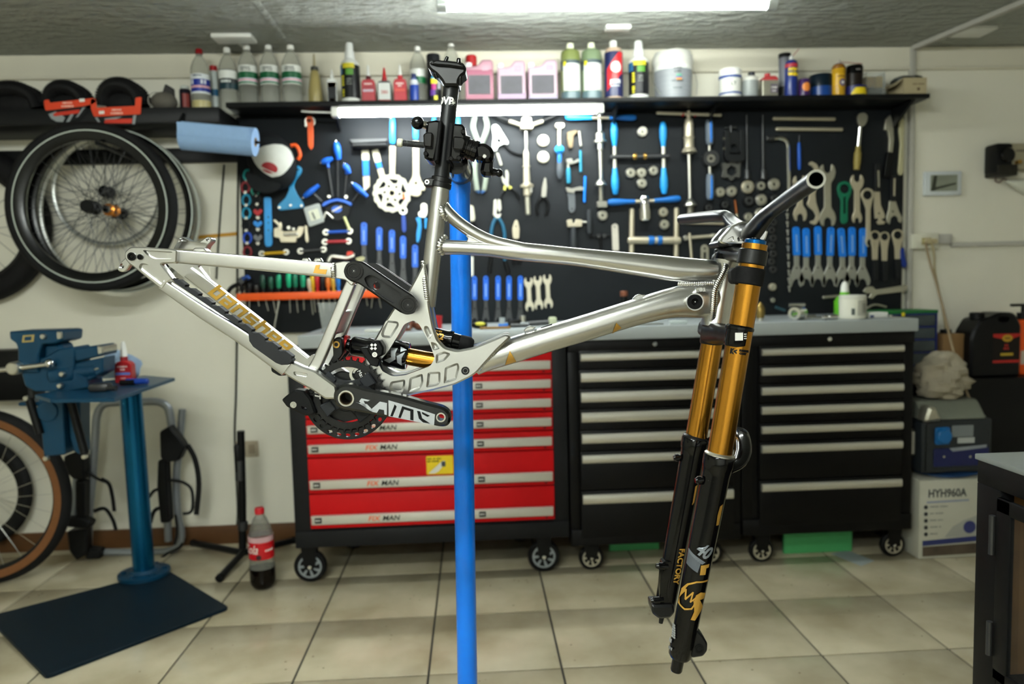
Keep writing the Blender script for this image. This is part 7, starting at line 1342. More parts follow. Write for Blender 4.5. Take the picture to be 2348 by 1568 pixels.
mk('door_frame', join(box((kx-.012, kyb-.115, .335), (kx-.001, kyb-.075, KZ-.07), .003), box((kx-.012, kyf+.07, .335), (kx-.001, kyf+.105, KZ-.07), .003), box((kx-.012, kyf+.07, KZ-.1), (kx-.001, kyb-.075, KZ-.07), .003), box((kx-.012, kyf+.07, .335), (kx-.001, kyb-.075, .36), .003)), M_kf, t)
mk('pane', box((kx-.008, kyf+.1, .355), (kx-.004, kyb-.11, KZ-.095)), mat('cabinet_glass', '#e8ece8', .03, 0, var=0, trans=.95, alpha=.25, ior=1.1), t)
mk('back_panel', box((kx+.40, kyf+.03, .33), (kx+.42, kyb-.035, KZ-.02)), mat('pine_panel', '#9a7448', .55, 0, var=.25, scale=5, stretch=(1, .15, 3)), t)
mk('inner_panel', box((kx+.04, kyb-.05, .325), (kx+.40, kyb-.035, KZ-.02)), MATS['pine_panel'], t)
mk('hinge', join(cyl((kx-.014, kyb-.068, KZ-.19), (kx-.014, kyb-.068, KZ-.11), .006, n=10), cyl((kx-.014, kyb-.068, .38), (kx-.014, kyb-.068, .45), .006, n=10)), M_dsteel, t)
one('dark_parcel', box((kx+.16, kyf+.15, .3205), (kx+.36, kyb-.25, .52), .01), hexmat('#2b3136', .4), 'dark grey parcel lying inside the glass cabinet', 'parcel')
# ================================================================ BICYCLE FRAME WITH FORK (drive side towards the camera)
TH = math.radians(3.3); BX = Vector((math.cos(TH), -math.sin(TH), 0)); BY = Vector((math.sin(TH), math.cos(TH), 0))
_b = P(800, 915, 1.325); BL = Vector((_b.x, _b.y, P(1555, 1540, 1.22).z))
bike = thing('bicycle', 'raw silver full-suspension bicycle frame with gold fork clamped in the blue stand', 'bicycle', BL, None, -TH)
EYEP = Vector((0, 0, EYE))
def bq(u, v, y=0):                              # photo point on the plane parallel to the bicycle's middle plane, y metres behind it
    d = ray(u, v); n = BY; t = (n.dot(BL)+y-n.dot(EYEP))/n.dot(d); return EYEP+d*t
def b2(u, v, y=0): p = bq(u, v, y)-BL; return (p.dot(BX), p.z)
def bfr(y): return (BL+BY*y, BX, ZA, -BY)
def bs(y=0): return (1.325+y)/FP                # metres per pixel there
def bplate(pts, y0, y1, holes=(), pockets=(), bev=.0015, r=3, yref=None):   # plate from y1 (far) to y0 (near face), outline read at the near face
    o = [b2(u, v, y0) for u, v in pts]
    if r: o = rounded(o, r*bs(y0), 3)
    return plate(o, y1-y0, bfr(y1), holes=[[b2(u, v, y0) for u, v in h] for h in holes],
                 pockets=[(rounded([b2(u, v, y0) for u, v in p], 5*bs(y0), 3), d, s) for p, d, s in pockets], bev=bev)
def flip(vf):                                   # mirror about the bicycle's middle plane
    V, Fc = vf; return [v-BY*(2*(v-BL).dot(BY)) for v in V], [tuple(reversed(f)) for f in Fc]
def btube(pts, y=0, n=24, sq=2.0, k=6):         # pts = (u, v, half height px, half width m)
    pts = smooth(pts, k) if len(pts) > 2 else pts
    return sweep([bq(p[0], p[1], y) for p in pts], [(p[2]*bs(y), p[3]) for p in pts], up=BY, n=n, sq=sq)
def bspin(u0, v0, u1, v1, prof, y=0, n=24, y1=None): return spin(bq(u0, v0, y), bq(u1, v1, y if y1 is None else y1), [(t, r*bs(y)) for t, r in prof], n)
def bcyl(u, v, ya, yb, r, n=20, bev=.001): p = bq(u, v, ya); return cyl(p+BY*(yb-ya), p, r*bs(ya), n=n, bev=bev)
def bring(u, v, ya, yb, ro, ri, n=24): p = bq(u, v, ya); return ringtube(p+BY*(yb-ya), p, ro*bs(ya), ri*bs(ya), n)
def B(name, vf, m, par=None, **k): return mk(name, vf, m, par or bike, **k)
def weld(pts, n, r, name='weld'):               # pts = (u, v, y): a row of overlapping weld ripples
    q = smooth(pts, 8); L = [0]; W = [bq(*p) for p in q]
    for i in range(1, len(W)): L.append(L[-1]+(W[i]-W[i-1]).length)
    out = []
    for k in range(n):
        s = L[-1]*k/(n-1); i = max(j for j in range(len(L)) if L[j] <= s+1e-9); i = min(i, len(W)-2)
        f = (s-L[i])/max(1e-9, L[i+1]-L[i]); p = W[i].lerp(W[i+1], f); d = (W[i+1]-W[i]).normalized(); R = r*bs()
        x = d; yv = -BY; zv = x.cross(yv).normalized(); yv = zv.cross(x)
        V, Fc = sphere((0, 0, 0), 1, 10); out.append(([p+x*(v.x*R*.5)+yv*(v.y*R*.32)+zv*(v.z*R*.9) for v in V], Fc))
    return B(name, join(*out), M_weld)
M_weld = mat('weld_bead', '#d2d2cf', .2, 1, var=.03)
M_blk = mat('anodised_black', '#0c0d0e', .34, .15, var=.1, scale=60)
M_gold_d = mat('decal_gold', '#b08a35', .35, .35, var=.04); M_gold_l = mat('decal_gold_light', '#c99a44', .35, .4, var=.03)
# ---- main tubes
B('seat_tube', btube([(1011, 424, 20, .0165), (993, 578, 20, .0165), (979, 702, 19, .016)]), M_alu)
TT_ = [(1006, 566, 17, .014), (1060, 568, 16, .014), (1122, 571, 17, .0145), (1184, 576, 20.5, .0155), (1306, 587.5, 20.5, .018), (1383, 596.5, 22.5, .019), (1490, 609.5, 26.5, .021), (1552, 617, 28, .022), (1640, 622, 25, .022)]
B('top_tube', btube(TT_), M_alu)
B('top_tube_branch', btube([(1014, 472, 15, .012), (1030, 491, 14.5, .012), (1055, 513, 14, .012), (1090, 536, 14, .0125), (1130, 554, 14, .013), (1184, 567, 14, .014), (1240, 577, 12, .0145)]), M_alu)
B('branch_web', bplate([(1067, 538), (1100, 552), (1140, 566), (1100, 567), (1064, 557), (1073, 548)], -.006, .006, r=4), M_alu)
DT_ = [(1088, 842, 20, .020), (1120, 823, 26, .024), (1171, 804, 29.5, .027), (1260, 776, 29.5, .028), (1337, 753, 29.5, .028), (1460, 715, 30, .028), (1537, 695, 34, .027), (1600, 688, 40, .024), (1645, 690, 38, .021)]
B('down_tube', btube(DT_, n=28, sq=2.2), M_alu)
B('head_tube', bspin(1670, 592, 1640, 749, [(0, 30), (.06, 31), (.1, 28), (.5, 27), (.8, 30), (.93, 33), (1, 34)], n=30), M_alu)
def on_tube(cl, u, v, lift=.0006):              # surface point of a tube (near side) under photo point (u,v), two passes for parallax
    y = -.02
    for _ in range(4):
        best = None
        for i in range(len(cl)-1):
            a, b = cl[i], cl[i+1]; ax, az = b2(a[0], a[1]); bx_, bz_ = b2(b[0], b[1]); px_, pz_ = b2(u, v, y)
            dx, dz = bx_-ax, bz_-az; L2 = dx*dx+dz*dz; t = max(0, min(1, ((px_-ax)*dx+(pz_-az)*dz)/L2)); d = math.hypot(px_-ax-dx*t, pz_-az-dz*t)
            if best is None or d < best[0]: best = (d, (a[2]+(b[2]-a[2])*t)*bs(), a[3]+(b[3]-a[3])*t)
        y = -best[2]*math.sqrt(max(0.02, 1-min(1, best[0]/best[1])**2))
    return bq(u, v, y)-BY*lift
def tdecal(cl, poly, lift=.0005):
    bm = bmesh.new(); f0 = geometry.tessellate_polygon([[Vector((p[0], p[1], 0)) for p in poly]]); vs_ = [bm.verts.new((p[0], p[1], 0)) for p in poly]
    for t in f0: bm.faces.new([vs_[i] for i in t])
    for _ in range(4): bmesh.ops.subdivide_edges(bm, edges=[e for e in bm.edges if e.calc_length() > 6], cuts=1); bmesh.ops.triangulate(bm, faces=bm.faces[:])
    bm.verts.ensure_lookup_table(); V = [on_tube(cl, v.co.x, v.co.y, lift) for v in bm.verts]; Fc = [tuple(v.index for v in f.verts) for f in bm.faces]; bm.free()
    n = len(V); V = V+[v+BY*.0004 for v in V]; Fc = Fc+[tuple(i+n for i in reversed(f)) for f in Fc]; return V, Fc
cl_d = smooth(DT_, 6); cl_t = smooth(TT_, 6)
B('triangle_decal', tdecal(cl_d, [(1169, 804), (1184, 829), (1158, 837)], .0022), M_gold_l); B('triangle_decal', tdecal(cl_d, [(1413, 740), (1425, 752), (1403, 765)], .0022), M_gold_l)
# welds
weld([(1019, 466, -.008), (1012, 478, -.016), (1016, 494, -.016), (1026, 503, -.006)], 9, 8)
weld([(1022, 542, -.008), (1010, 554, -.017), (1007, 570, -.017), (1014, 583, -.008)], 8, 8)
weld([(1662, 597, -.012), (1665, 612, -.024), (1658, 630, -.027), (1648, 648, -.028), (1640, 668, -.029), (1638, 690, -.029), (1636, 712, -.027), (1634, 735, -.02)], 34, 8)
weld([(1556, 651, -.012), (1580, 651, -.018), (1610, 650, -.021), (1636, 650, -.024)], 20, 5.5)
weld([(1166, 772, -.018), (1150, 785, -.027), (1125, 812, -.03), (1105, 834, -.026), (1094, 850, -.015)], 24, 8)
# grommet, cable guides
B('cable_port', bring(1594, 692, -.034, -.022, 20, 17), M_alu); B('grommet', join(bring(1594, 692, -.037, -.022, 17, 8), bcyl(1594, 692, -.031, -.022, 8)), M_rubber); B('grommet_pin', bcyl(1594, 692, -.033, -.03, 2.5), M_chrome)
B('cable_boss', join(bplate([(1596, 659), (1618, 657), (1620, 670), (1598, 672)], -.033, -.022, r=2), bcyl(1607, 664, -.036, -.024, 6)), M_alu)
for (u, v, a) in ((1465, 680, -17), (1214, 753, -17)): B('cable_guide', join(bplate([(u-14, v+5), (u-6, v-3), (u+2, v-6), (u+10, v-4), (u+16, v-4), (u+10, v+2), (u-10, v+8)], -.006, .006, r=2)), M_alu)
B('serial_sticker', bplate([(1240, 751), (1266, 742), (1266, 746), (1240, 755)], -.006, -.0, r=0, bev=0), M_black)
# ---- shock cage forging: two cheeks with milled pockets
co = [(972, 598), (979, 640), (983, 690), (986, 712), (994, 752), (1003, 779), (1020, 797), (1047, 804), (1085, 797), (1125, 781), (1160, 766), (1172, 772), (1140, 802), (1108, 838), (1094, 854), (1080, 864), (1043, 882), (990, 896), (930, 909), (885, 914), (850, 926), (820, 940), (793, 944), (766, 930), (764, 905), (785, 890), (812, 876), (834, 850), (836, 820), (852, 790), (870, 758), (900, 710), (925, 680), (936, 668), (955, 633)]
ch = [(948, 734), (927, 743), (912, 770), (890, 805), (867, 832), (876, 851), (900, 863), (930, 860), (960, 849), (987, 839), (997, 821), (988, 794), (976, 770), (961, 743)]
pk = [[(885, 734), (913, 737), (915, 746), (896, 776), (877, 774), (873, 766)], [(973, 747), (981, 747), (991, 767), (987, 777), (980, 774), (972, 755)], [(987, 783), (1001, 787), (1009, 800), (993, 804)], [(999, 812), (1019, 805), (1034, 811), (1020, 827), (999, 834)],
      [(1020, 842), (1050, 831), (1054, 842), (1046, 871), (1017, 880)], [(981, 853), (1010, 852), (1010, 877), (1003, 884), (977, 889)], [(939, 866), (969, 856), (971, 877), (964, 892), (935, 901)], [(895, 875), (929, 869), (929, 884), (923, 900), (908, 902), (892, 892)]]
cheek = bplate(co, -.036, -.018, holes=[rounded(ch, 6)], pockets=[(p, .004, .004) for p in pk], bev=.003, r=6)
B('forging_cheek', cheek, M_alu); B('forging_cheek', flip(cheek), M_alu)
B('forging_web', bplate([(1003, 800), (1047, 812), (1085, 806), (1150, 778), (1105, 832), (1080, 856), (1043, 874), (990, 888), (930, 900), (885, 905), (850, 915), (840, 880), (880, 862), (900, 868), (932, 866), (962, 854), (993, 842)], -.02, .02, r=4), M_alu)
B('seat_gusset', bplate([(972, 604), (980, 690), (960, 716), (930, 705), (940, 672), (956, 638)], -.019, .019, r=3), M_alu)
weld([(970, 600, -.03), (972, 625, -.034), (974, 650, -.036), (977, 675, -.036), (979, 695, -.034)], 20, 6)
B('frame_bolt', join(bring(1067, 850, -.0375, -.03, 9.5, 5.5)), M_blk); B('bolt_core', bcyl(1067, 850, -.0365, -.03, 5.5), M_gloss)
B('bottom_bracket', bcyl(793, 914, -.041, .041, 30), M_blk)
# ---- rear triangle
SS_ = [(396, 587, 15, .010), (560, 601, 16, .0115), (764, 620, 17, .0115)]
ss = btube(SS_, -.060, sq=9, n=40); B('seat_stay', ss, M_alu); B('seat_stay', flip(ss), M_alu)
sl_ = bplate([(762, 603), (790, 598), (806, 602), (818, 640), (806, 656), (792, 642), (764, 637)], -.066, -.05, r=4); B('stay_lug', sl_, M_alu); B('stay_lug', flip(sl_), M_alu)
weld([(764, 604, -.068), (763, 620, -.073), (765, 636, -.068)], 7, 6); weld([(403, 574, -.066), (402, 588, -.072), (404, 602, -.066)], 7, 5)
CS_ = [(376, 652, 12, .010), (470, 716, 14.5, .011), (560, 773, 16, .011), (660, 846, 16.5, .011)]
B('chain_stay', btube(CS_, -.068, sq=9, n=40), M_alu)
FS_ = [(436, 624, 14, .010), (575, 732, 15.5, .010), (712, 840, 15.5, .010)]
B('chain_stay', btube(FS_, .068, sq=9, n=40), M_alu)
dr = [(298, 566), (332, 566), (398, 571), (406, 574), (404, 603), (368, 604), (374, 612), (396, 640), (384, 646), (372, 664), (364, 660), (318, 622), (306, 612), (294, 604), (285, 592), (285, 578)]
dro = bplate(dr, -.079, -.063, pockets=[([(326, 573), (396, 577), (395, 594), (355, 594), (338, 586)], .006, .0015), ([(322, 603), (338, 605), (380, 640), (370, 654), (317, 614)], .006, .0015)], bev=.002, r=5)
B('dropout', dro, M_alu); B('dropout', flip(dro), M_alu)
for u, v, r in ((301, 588, 9.5), (320.5, 589, 6.5)): B('axle_bolt', join(bring(u, v, -.0815, -.07, r, r*.55), bcyl(u, v, -.080, -.07, r*.6)), M_gloss)
B('derailleur_hanger', bplate([(292, 586), (274, 604), (268, 617), (272, 622), (280, 624), (290, 619), (300, 604), (306, 596)], -.070, -.060, holes=[circ((278, 610), 6.5, 16)], r=3), M_alu)
B('brake_mount', bplate([(396, 572), (404, 558), (410, 545), (417, 542), (424, 545), (438, 553), (459, 553), (470, 545), (476, 542), (484, 545), (485, 553), (476, 562), (470, 574)], .058, .078, holes=[circ((415, 549), 4, 12), circ((476, 549), 4, 12)], r=3), M_alu)
for u in (700, 728): B('cable_guide', join(bplate([(u-10, 598), (u-6, 591), (u+6, 591), (u+11, 599), (u+7, 601), (u+4, 595), (u-4, 595), (u-7, 600)], -.063, -.053, r=1)), M_alu)
B('cable_guide', bplate([(440, 574), (446, 568), (466, 568), (474, 576), (456, 580)], -.05, -.03, r=2), M_alu)
B('frame_sticker', bplate([(724, 608), (734, 607), (731, 617), (750, 618), (747, 629), (718, 626)], -.0724, -.071, r=0, bev=0), M_gold_l)
yoke = bplate([(655, 840), (668, 829), (694, 841), (722, 850), (770, 885), (775, 915), (745, 915), (712, 893), (680, 876), (656, 861), (646, 852)], -.074, -.056, pockets=[([(672, 851), (706, 856), (704, 866), (674, 861)], .004, .0015)], bev=.003, r=4)
B('stay_yoke', yoke, M_alu); B('stay_yoke', flip(yoke), M_alu); B('yoke_bridge', bplate([(690, 846), (718, 848), (748, 880), (735, 895), (705, 880)], -.058, .058, r=4), M_alu)
st1 = btube([(806, 648, 11.5, .008), (770, 735, 11.5, .008), (733, 822, 12.5, .009), (716, 852, 13, .01)], -.046, sq=6, n=32); B('strut', st1, M_alu); B('strut', flip(st1), M_alu)
B('strut_bridge', bplate([(774, 712), (784, 716), (762, 770), (752, 766)], -.042, .042, r=3), M_alu)
# far seat for the banshee lettering
d0, d1 = bq(441, 628, .057), bq(709, 839, .057); dl = (d1-d0).normalized(); up_t = (-BY).cross(dl).normalized()
LET = {'b': [(0,0,.3,1.3), (0,0,1,.27), (.7,0,1,1), (0,.73,1,1)], 'a': [(0,.76,1,1), (.7,0,1,1), (.0,.38,1,.6), (0,0,1,.22), (0,0,.3,.6)], 'n': [(0,0,.3,1), (0,.73,1,1), (.7,0,1,1)], 's': [(0,0,1,.24), (.7,0,1,.62), (0,.38,1,.62), (0,.38,.3,1), (0,.76,1,1)], 'h': [(0,0,.3,1.3), (0,.73,1,1), (.7,0,1,1)], 'e': [(0,0,1,.24), (0,0,.3,1), (0,.76,1,1), (.7,.36,1,1), (0,.36,1,.56)]}
st_ = bq(484, 661, .057); en_ = bq(664, 803, .057); W_ = (en_-st_).dot(dl)/7; HL = 27*bs(.057); base_ = d0+dl*((st_-d0).dot(dl))-up_t*(HL*.5)
for i, chh in enumerate('banshee'):
    out = []
    for (a0, c0_, a1, c1_) in LET[chh]:
        c1_ = min(c1_, 1.22); w = W_*.82
        out.append(plate([(a0*w+c0_*HL*.28, c0_*HL), (a1*w+c0_*HL*.28, c0_*HL), (a1*w+c1_*HL*.28, c1_*HL), (a0*w+c1_*HL*.28, c1_*HL)], .0005, (base_+dl*(W_*i)-BY*(.0002+.00001*len(out)), dl, up_t, -BY)))
    B('logo_letter', join(*out), M_gold_d)
# chain stay guard
gd = [(396, 640), (402, 638)]
e0, e1 = (396, 641), (672, 826); N = 9
for k in range(N):
    f = k/N; g = (k+.86)/N; a = (e0[0]+(e1[0]-e0[0])*f, e0[1]+(e1[1]-e0[1])*f); b = (e0[0]+(e1[0]-e0[0])*g, e0[1]+(e1[1]-e0[1])*g)
    gd += [(a[0]+1, a[1]-1), (a[0]+(b[0]-a[0])*.35+4, a[1]+(b[1]-a[1])*.35-7), (b[0]+3, b[1]-6), (b[0]+1, b[1]-1)]
gd += [(672, 826), (662, 836), (645, 837), (632, 832), (580, 795), (571, 782), (569, 763), (550, 751), (400, 648)]
B('chain_guard', bplate(gd, -.080, -.064, r=1, bev=.001), mat('guard_rubber', '#222325', .6, 0, var=.1))
# ---- rocker links
lk = [(795, 603), (811, 598), (830, 599), (850, 612), (926, 664), (945, 676), (957, 690), (958, 705), (948, 719), (932, 722), (917, 716), (880, 690), (822, 650), (806, 646), (792, 636), (787, 620)]
link = bplate(lk, -.078, -.062, holes=[circ((864, 655), 8, 14)], pockets=[([(834, 639), (850, 632), (862, 634), (919, 672), (918, 690), (904, 698), (884, 686), (840, 655)], .009, .002)] if False else [], bev=.003, r=6)
lk_face = bplate(lk, -.0785, -.068, holes=[rounded([(834, 638), (846, 630), (858, 632), (920, 672), (919, 690), (904, 697), (884, 686), (842, 656)], 5)], bev=.0025, r=6)
lk_web = bplate(lk, -.068, -.060, holes=[circ((864, 655), 9, 14)], bev=.001, r=6)
L1 = B('rocker_link', join(lk_face, lk_web), M_blk); L2 = B('rocker_link', flip(join(lk_face, lk_web)), M_blk)
for u, v in ((811, 621), (935.5, 699)):
    B('pivot_cap', join(bring(u, v, -.0815, -.07, 21, 16), bring(u, v, -.0800, -.07, 15, 10.5), bring(u, v, -.0788, -.07, 10, 5), bcyl(u, v, -.0775, -.07, 20)), M_gloss, L1); B('pivot_bolt', bcyl(u, v, -.0785, -.074, 2.5), M_chrome, L1)
B('link_axle', join(bcyl(811, 621, -.062, .062, 9), bcyl(935.5, 699, -.062, .062, 9)), M_blk)
# ---- shock
SH = B('shock', bspin(786, 788, 997, 829, [(0, 8), (.03, 14), (.08, 14), (.1, 20), (.12, 22), (.25, 22), (.27, 25), (.45, 26), (.47, 31), (.49, 32), (.69, 32), (.71, 30), (.715, 22)], 0, 30), M_gloss)
B('shock_shaft', bspin(930, 816, 1003, 830, [(0, 19.5), (1, 19.5)], 0, 26), M_gold, SH); B('dust_wiper', bspin(928, 815.5, 934, 816.7, [(0, 29), (.4, 31), (1, 24)], 0, 26), M_blk, SH)
B('adjuster', join(bspin(788, 788, 796, 790, [(0, 21), (1, 21)], 0, 22)), mat('adjuster_red', '#c01c1c', .3, .5), SH); B('valve', join(bspin(918, 787, 938, 793, [(0, 4), (.6, 4), (.62, 6), (1, 6)], -.018, 12)), M_blk, SH)
sp0, sp1 = bq(786, 788), bq(997, 829); sd_ = (sp1-sp0).normalized(); sn = (-BY-sd_*(-BY).dot(sd_)).normalized()
def cwrap(vf, p0, d, n, r):                     # (a across, b along, c out) -> surface of a cylinder round axis p0,d with front direction n
    s = d.cross(n); V, Fc = vf; out = []
    for v in V: a = v.x/r; out.append(p0+d*v.y+s*((r+v.z)*math.sin(a))+n*((r+v.z)*math.cos(a)))
    return out, Fc
FL = (Vector((0, 0, 0)), XA, YA, ZA)
def sub2(poly, th=.0004, step=.004):
    bm = bmesh.new(); f0 = geometry.tessellate_polygon([[Vector((p[0], p[1], 0)) for p in poly]]); vs_ = [bm.verts.new((p[0], p[1], th)) for p in poly]
    for t in f0:
        try: bm.faces.new([vs_[i] for i in t])
        except ValueError: pass
    bmesh.ops.recalc_face_normals(bm, faces=bm.faces[:])
    for _ in range(5):
        es = [e for e in bm.edges if e.calc_length() > step]
        if not es: break
        bmesh.ops.subdivide_edges(bm, edges=es, cuts=1); bmesh.ops.triangulate(bm, faces=bm.faces[:])
    bm.verts.ensure_lookup_table(); V = [v.co.copy() for v in bm.verts]; Fc = [tuple(v.index for v in f.verts) for f in bm.faces]; bm.free()
    n = len(V); return V+[v-ZA*th for v in V], Fc+[tuple(i+n for i in reversed(f)) for f in Fc]
SR = 32*bs(); Lsh = (sp1-sp0).length
M_dgrey = hexmat('#8d9296', .4, .2)
for poly in ([(-.012, .0), (.004, .004), (.012, -.008), (.016, .002), (.006, .012), (-.004, .01), (-.014, .012)], [(.0, .013), (.012, .016), (.016, .024), (.002, .022), (-.01, .026)], [(-.018, .016), (-.008, .018), (-.014, .028)]):
    B('shock_decal', cwrap(sub2(poly), sp0+sd_*(Lsh*.53), sd_, sn, SR), M_dgrey, SH)
RS = B('reservoir', bspin(992, 770, 1054, 784, [(0, 17), (.05, 20), (.55, 20), (.6, 21.5), (.72, 21.5), (.75, 18), (1, 17)], .012, 26), M_gloss)
B('reservoir_cap', bspin(1050, 783, 1086, 791, [(0, 14), (.2, 17), (.75, 17), (.95, 12), (1, 8)], .012, 22), M_rubber, RS)
rp0, rp1 = bq(992, 770, .012), bq(1054, 784, .012); rd_ = (rp1-rp0).normalized(); rn_ = (-BY-rd_*(-BY).dot(rd_)).normalized(); rs_ = rd_.cross(rn_)
def rtext(s, b, size, a=0, m=None): 
    V, Fc = textmesh(s, size, FL, .0004, .1, 'CENTER', 1, .0006)
    B('reservoir_print', cwrap(([Vector((-v.y-a, b+v.x, v.z)) for v in V], Fc), rp0, rd_, rn_, 20*bs(.012)), m or M_gold_l, RS)
rtext('X2', .012, .014, .003); rtext('~XX', .012, .012, -.010); rtext('~XXXX', .010, .006, .013)
B('shock_bracket', bplate([(762, 780), (772, 773), (784, 776), (786, 812), (776, 826), (760, 838), (752, 836), (764, 815)], -.034, -.02, r=3), M_blk); B('shock_bolt', bring(771, 790, -.0365, -.03, 8, 4.5), M_brass)
B('shock_mount_far', flip(bplate([(762, 780), (772, 773), (784, 776), (786, 812), (776, 826), (760, 838), (752, 836), (764, 815)], -.034, -.02, r=3)), M_blk)
# ---- crank set
z2 = lambda x, y: (600+x/3.337, 560+y/3.337)
cc2 = (797, 905); RY = -.048
gear = []
for k in range(34):
    for j, (da, rr) in enumerate(((-.36, 79), (-.2, 80), (-.09, 87), (.09, 87), (.2, 80))):
        a = 2*math.pi*(k+da)/34; gear.append((cc2[0]+rr*math.cos(a), cc2[1]+rr*math.sin(a)))
B('chainring', bplate(gear, RY, RY+.0035, holes=[circ(cc2, 64, 40)], bev=.0008, r=0), M_blk)
ringface = B('chainring_face', bring(cc2[0], cc2[1], RY-.0008, RY+.001, 77, 65, 48), M_blk)
spd = []
for k, a0 in enumerate((-35, 54, 145, 217)):
    a = math.radians(a0); pol = lambda r, t: (cc2[0]+r*math.cos(t), cc2[1]+r*math.sin(t))
    spd += [pol(34, a-.62), pol(44, a-.36), pol(70, a-.20), pol(70, a+.20), pol(44, a+.36), pol(34, a+.62)]
SPI = B('spider', bplate(spd, RY-.008, RY-.001, bev=.0025, r=6), mat('spider_grey', '#1c1e20', .4, .3, var=.08))
for k, a0 in enumerate((-35, 54, 145, 217)):
    a = math.radians(a0); pol = lambda r, t: (cc2[0]+r*math.cos(t), cc2[1]+r*math.sin(t))
    B('spider_cover', bplate([pol(42, a-.3), pol(70, a-.24), pol(71, a+.24), pol(42, a+.3)], RY-.011, RY-.007, bev=.0018, r=4), mat('cover_grey', '#212326', .5, 0), SPI)
arm = [z2(*p) for p in ((545, 1180), (552, 1125), (585, 1085), (640, 1070), (700, 1078), (800, 1108), (960, 1138), (1100, 1168), (1250, 1212), (1385, 1246), (1432, 1278), (1448, 1325), (1440, 1372), (1412, 1396), (1365, 1398), (1250, 1374), (1050, 1336), (850, 1302), (720, 1280), (620, 1262), (565, 1235))]
ARM = B('crank_arm', bplate(arm, -.090, -.066, holes=[circ(z2(645, 1180), 15, 20), circ(z2(1371, 1325), 9, 18)], bev=.004, r=8), mat('crank_black', '#08090a', .25, 0, var=.05, coat=.25))
u_, v_ = z2(645, 1180); B('spindle_ring', bring(u_, v_, -.0925, -.07, 18.5, 15), M_steel, ARM); B('spindle', bring(u_, v_, -.0905, .05, 15, 13), mat('spindle_bronze', '#4a3d2c', .35, .8), ARM)
u_, v_ = z2(1371, 1325); B('pedal_thread', bring(u_, v_, -.0915, -.067, 11, 8), M_steel, ARM)
a0_, a1_ = bq(*z2(720, 1205), -.0905), bq(*z2(1330, 1330), -.0905); ad = (a1_-a0_).normalized(); au = (-BY).cross(ad).normalized(); AL = (a1_-a0_).length
sil = hexmat('#b9bdc2', .3, .5)
afr = lambda t, s: (a0_+ad*(AL*t)+au*s, ad, au, -BY)
B('logo_panel', plate([(AL*.43, -.0125), (AL*1.0, -.012), (AL*.985, .006), (AL*.80, .009), (AL*.39, .0135)], .0004, (a0_, ad, au, -BY)), sil, ARM)
B('logo_sa', plate([(0, -.001), (AL*.03, -.001), (AL*.1, -.004), (AL*.04, .002), (AL*.06, .0075), (AL*.17, .0075), (AL*.14, .0045), (AL*.09, .0045), (AL*.16, -.008), (AL*.19, -.0095), (AL*.29, .0085), (AL*.38, .0085), (AL*.405, -.011), (AL*.375, -.011), (AL*.36, -.004), (AL*.30, -.004), (AL*.28, -.011), (AL*.23, -.011), (AL*.2, -.0055), (AL*.14, .0)], .0004, (a0_, ad, au, -BY)), sil, ARM)
for poly in ([(.45, -.0115), (.48, -.0115), (.505, .006), (.475, .009)], [(.55, -.0115), (.58, -.0115), (.60, .004), (.68, .003), (.70, -.011), (.74, -.011), (.715, .0065), (.57, .0085)], [(.76, .006), (.80, .006), (.84, -.0045), (.95, -.0105), (.86, -.011), (.80, -.006)], [(.82, .006), (.93, .002), (.90, -.0005), (.83, .0025)]):
    B('logo_cut', plate([(AL*x, y) for x, y in poly], .0004, (a0_-BY*.0004, ad, au, -BY)), M_black, ARM)
# lettering on the chainring face
sfr = bq(727, 888, RY-.0012); V, Fc = textmesh('SAINT', .013, (sfr, -ZA, BX, -BY), .0004, .25, 'CENTER', 1.0, .0006); B('ring_print', (V, Fc), M_white, ringface)
# bash guard and guides
ga = []
for k in range(29): a = math.radians(25+130*k/28); ga.append((797+103*math.cos(a), 905+103*math.sin(a)))
ga.append((797+84*math.cos(math.radians(160)), 905+84*math.sin(math.radians(160))))
for k in range(29): a = math.radians(155-130*k/28); ga.append((797+80*math.cos(a), 905+80*math.sin(a)))
gh = [circ((797+93*math.cos(math.radians(38+13*k)), 905+93*math.sin(math.radians(38+13*k))), 6.5, 12, 4.5, math.radians(128+13*k)) for k in range(9)]
B('bash_guard', bplate(ga, -.045, -.036, holes=gh, bev=.0012, r=0), M_blk)
B('guide_plate', bplate([(700, 900), (740, 870), (780, 850), (830, 860), (860, 905), (850, 960), (800, 990), (740, 985), (705, 945)], -.040, -.034, holes=[circ((797, 912), 28, 20), rounded([(748, 955), (790, 968), (840, 955), (832, 975), (800, 984), (760, 978)], 4)], r=8), M_blk)
lg = B('lower_guide', bplate([(645, 917), (655, 908), (675, 893), (697, 896), (712, 914), (724, 947), (716, 952), (699, 954), (657, 933)], -.058, -.034, holes=[rounded([(690, 930), (705, 936), (703, 941), (692, 938)], 2)], bev=.003, r=4), M_black); B('guide_bolt', join(bring(672.5, 928, -.060, -.05, 7.5, 3), bcyl(672.5, 928, -.0585, -.05, 4)), M_chrome, lg)
ug = B('upper_guide', bplate([(840, 800), (850, 783), (870, 780), (880, 797), (878, 815), (862, 822), (848, 815)], -.062, -.036, bev=.003, r=4), M_black); B('guide_bolt', join(bring(859, 813, -.064, -.05, 6, 2.5), bcyl(859, 813, -.0625, -.05, 3)), M_chrome, ug)
B('guide_stem', bplate([(824, 798), (842, 796), (852, 815), (872, 822), (866, 842), (850, 838), (836, 818)], -.05, -.036, r=4), M_black, ug)
for k in range(4): p = bq(855-(k % 2)*8, 799-(k//2)*8, -.0625); B('guide_emblem', plate(circ((0, 0), .0028, 4), .0005, (p+BX*.004, BX, ZA, -BY)), M_white, ug)
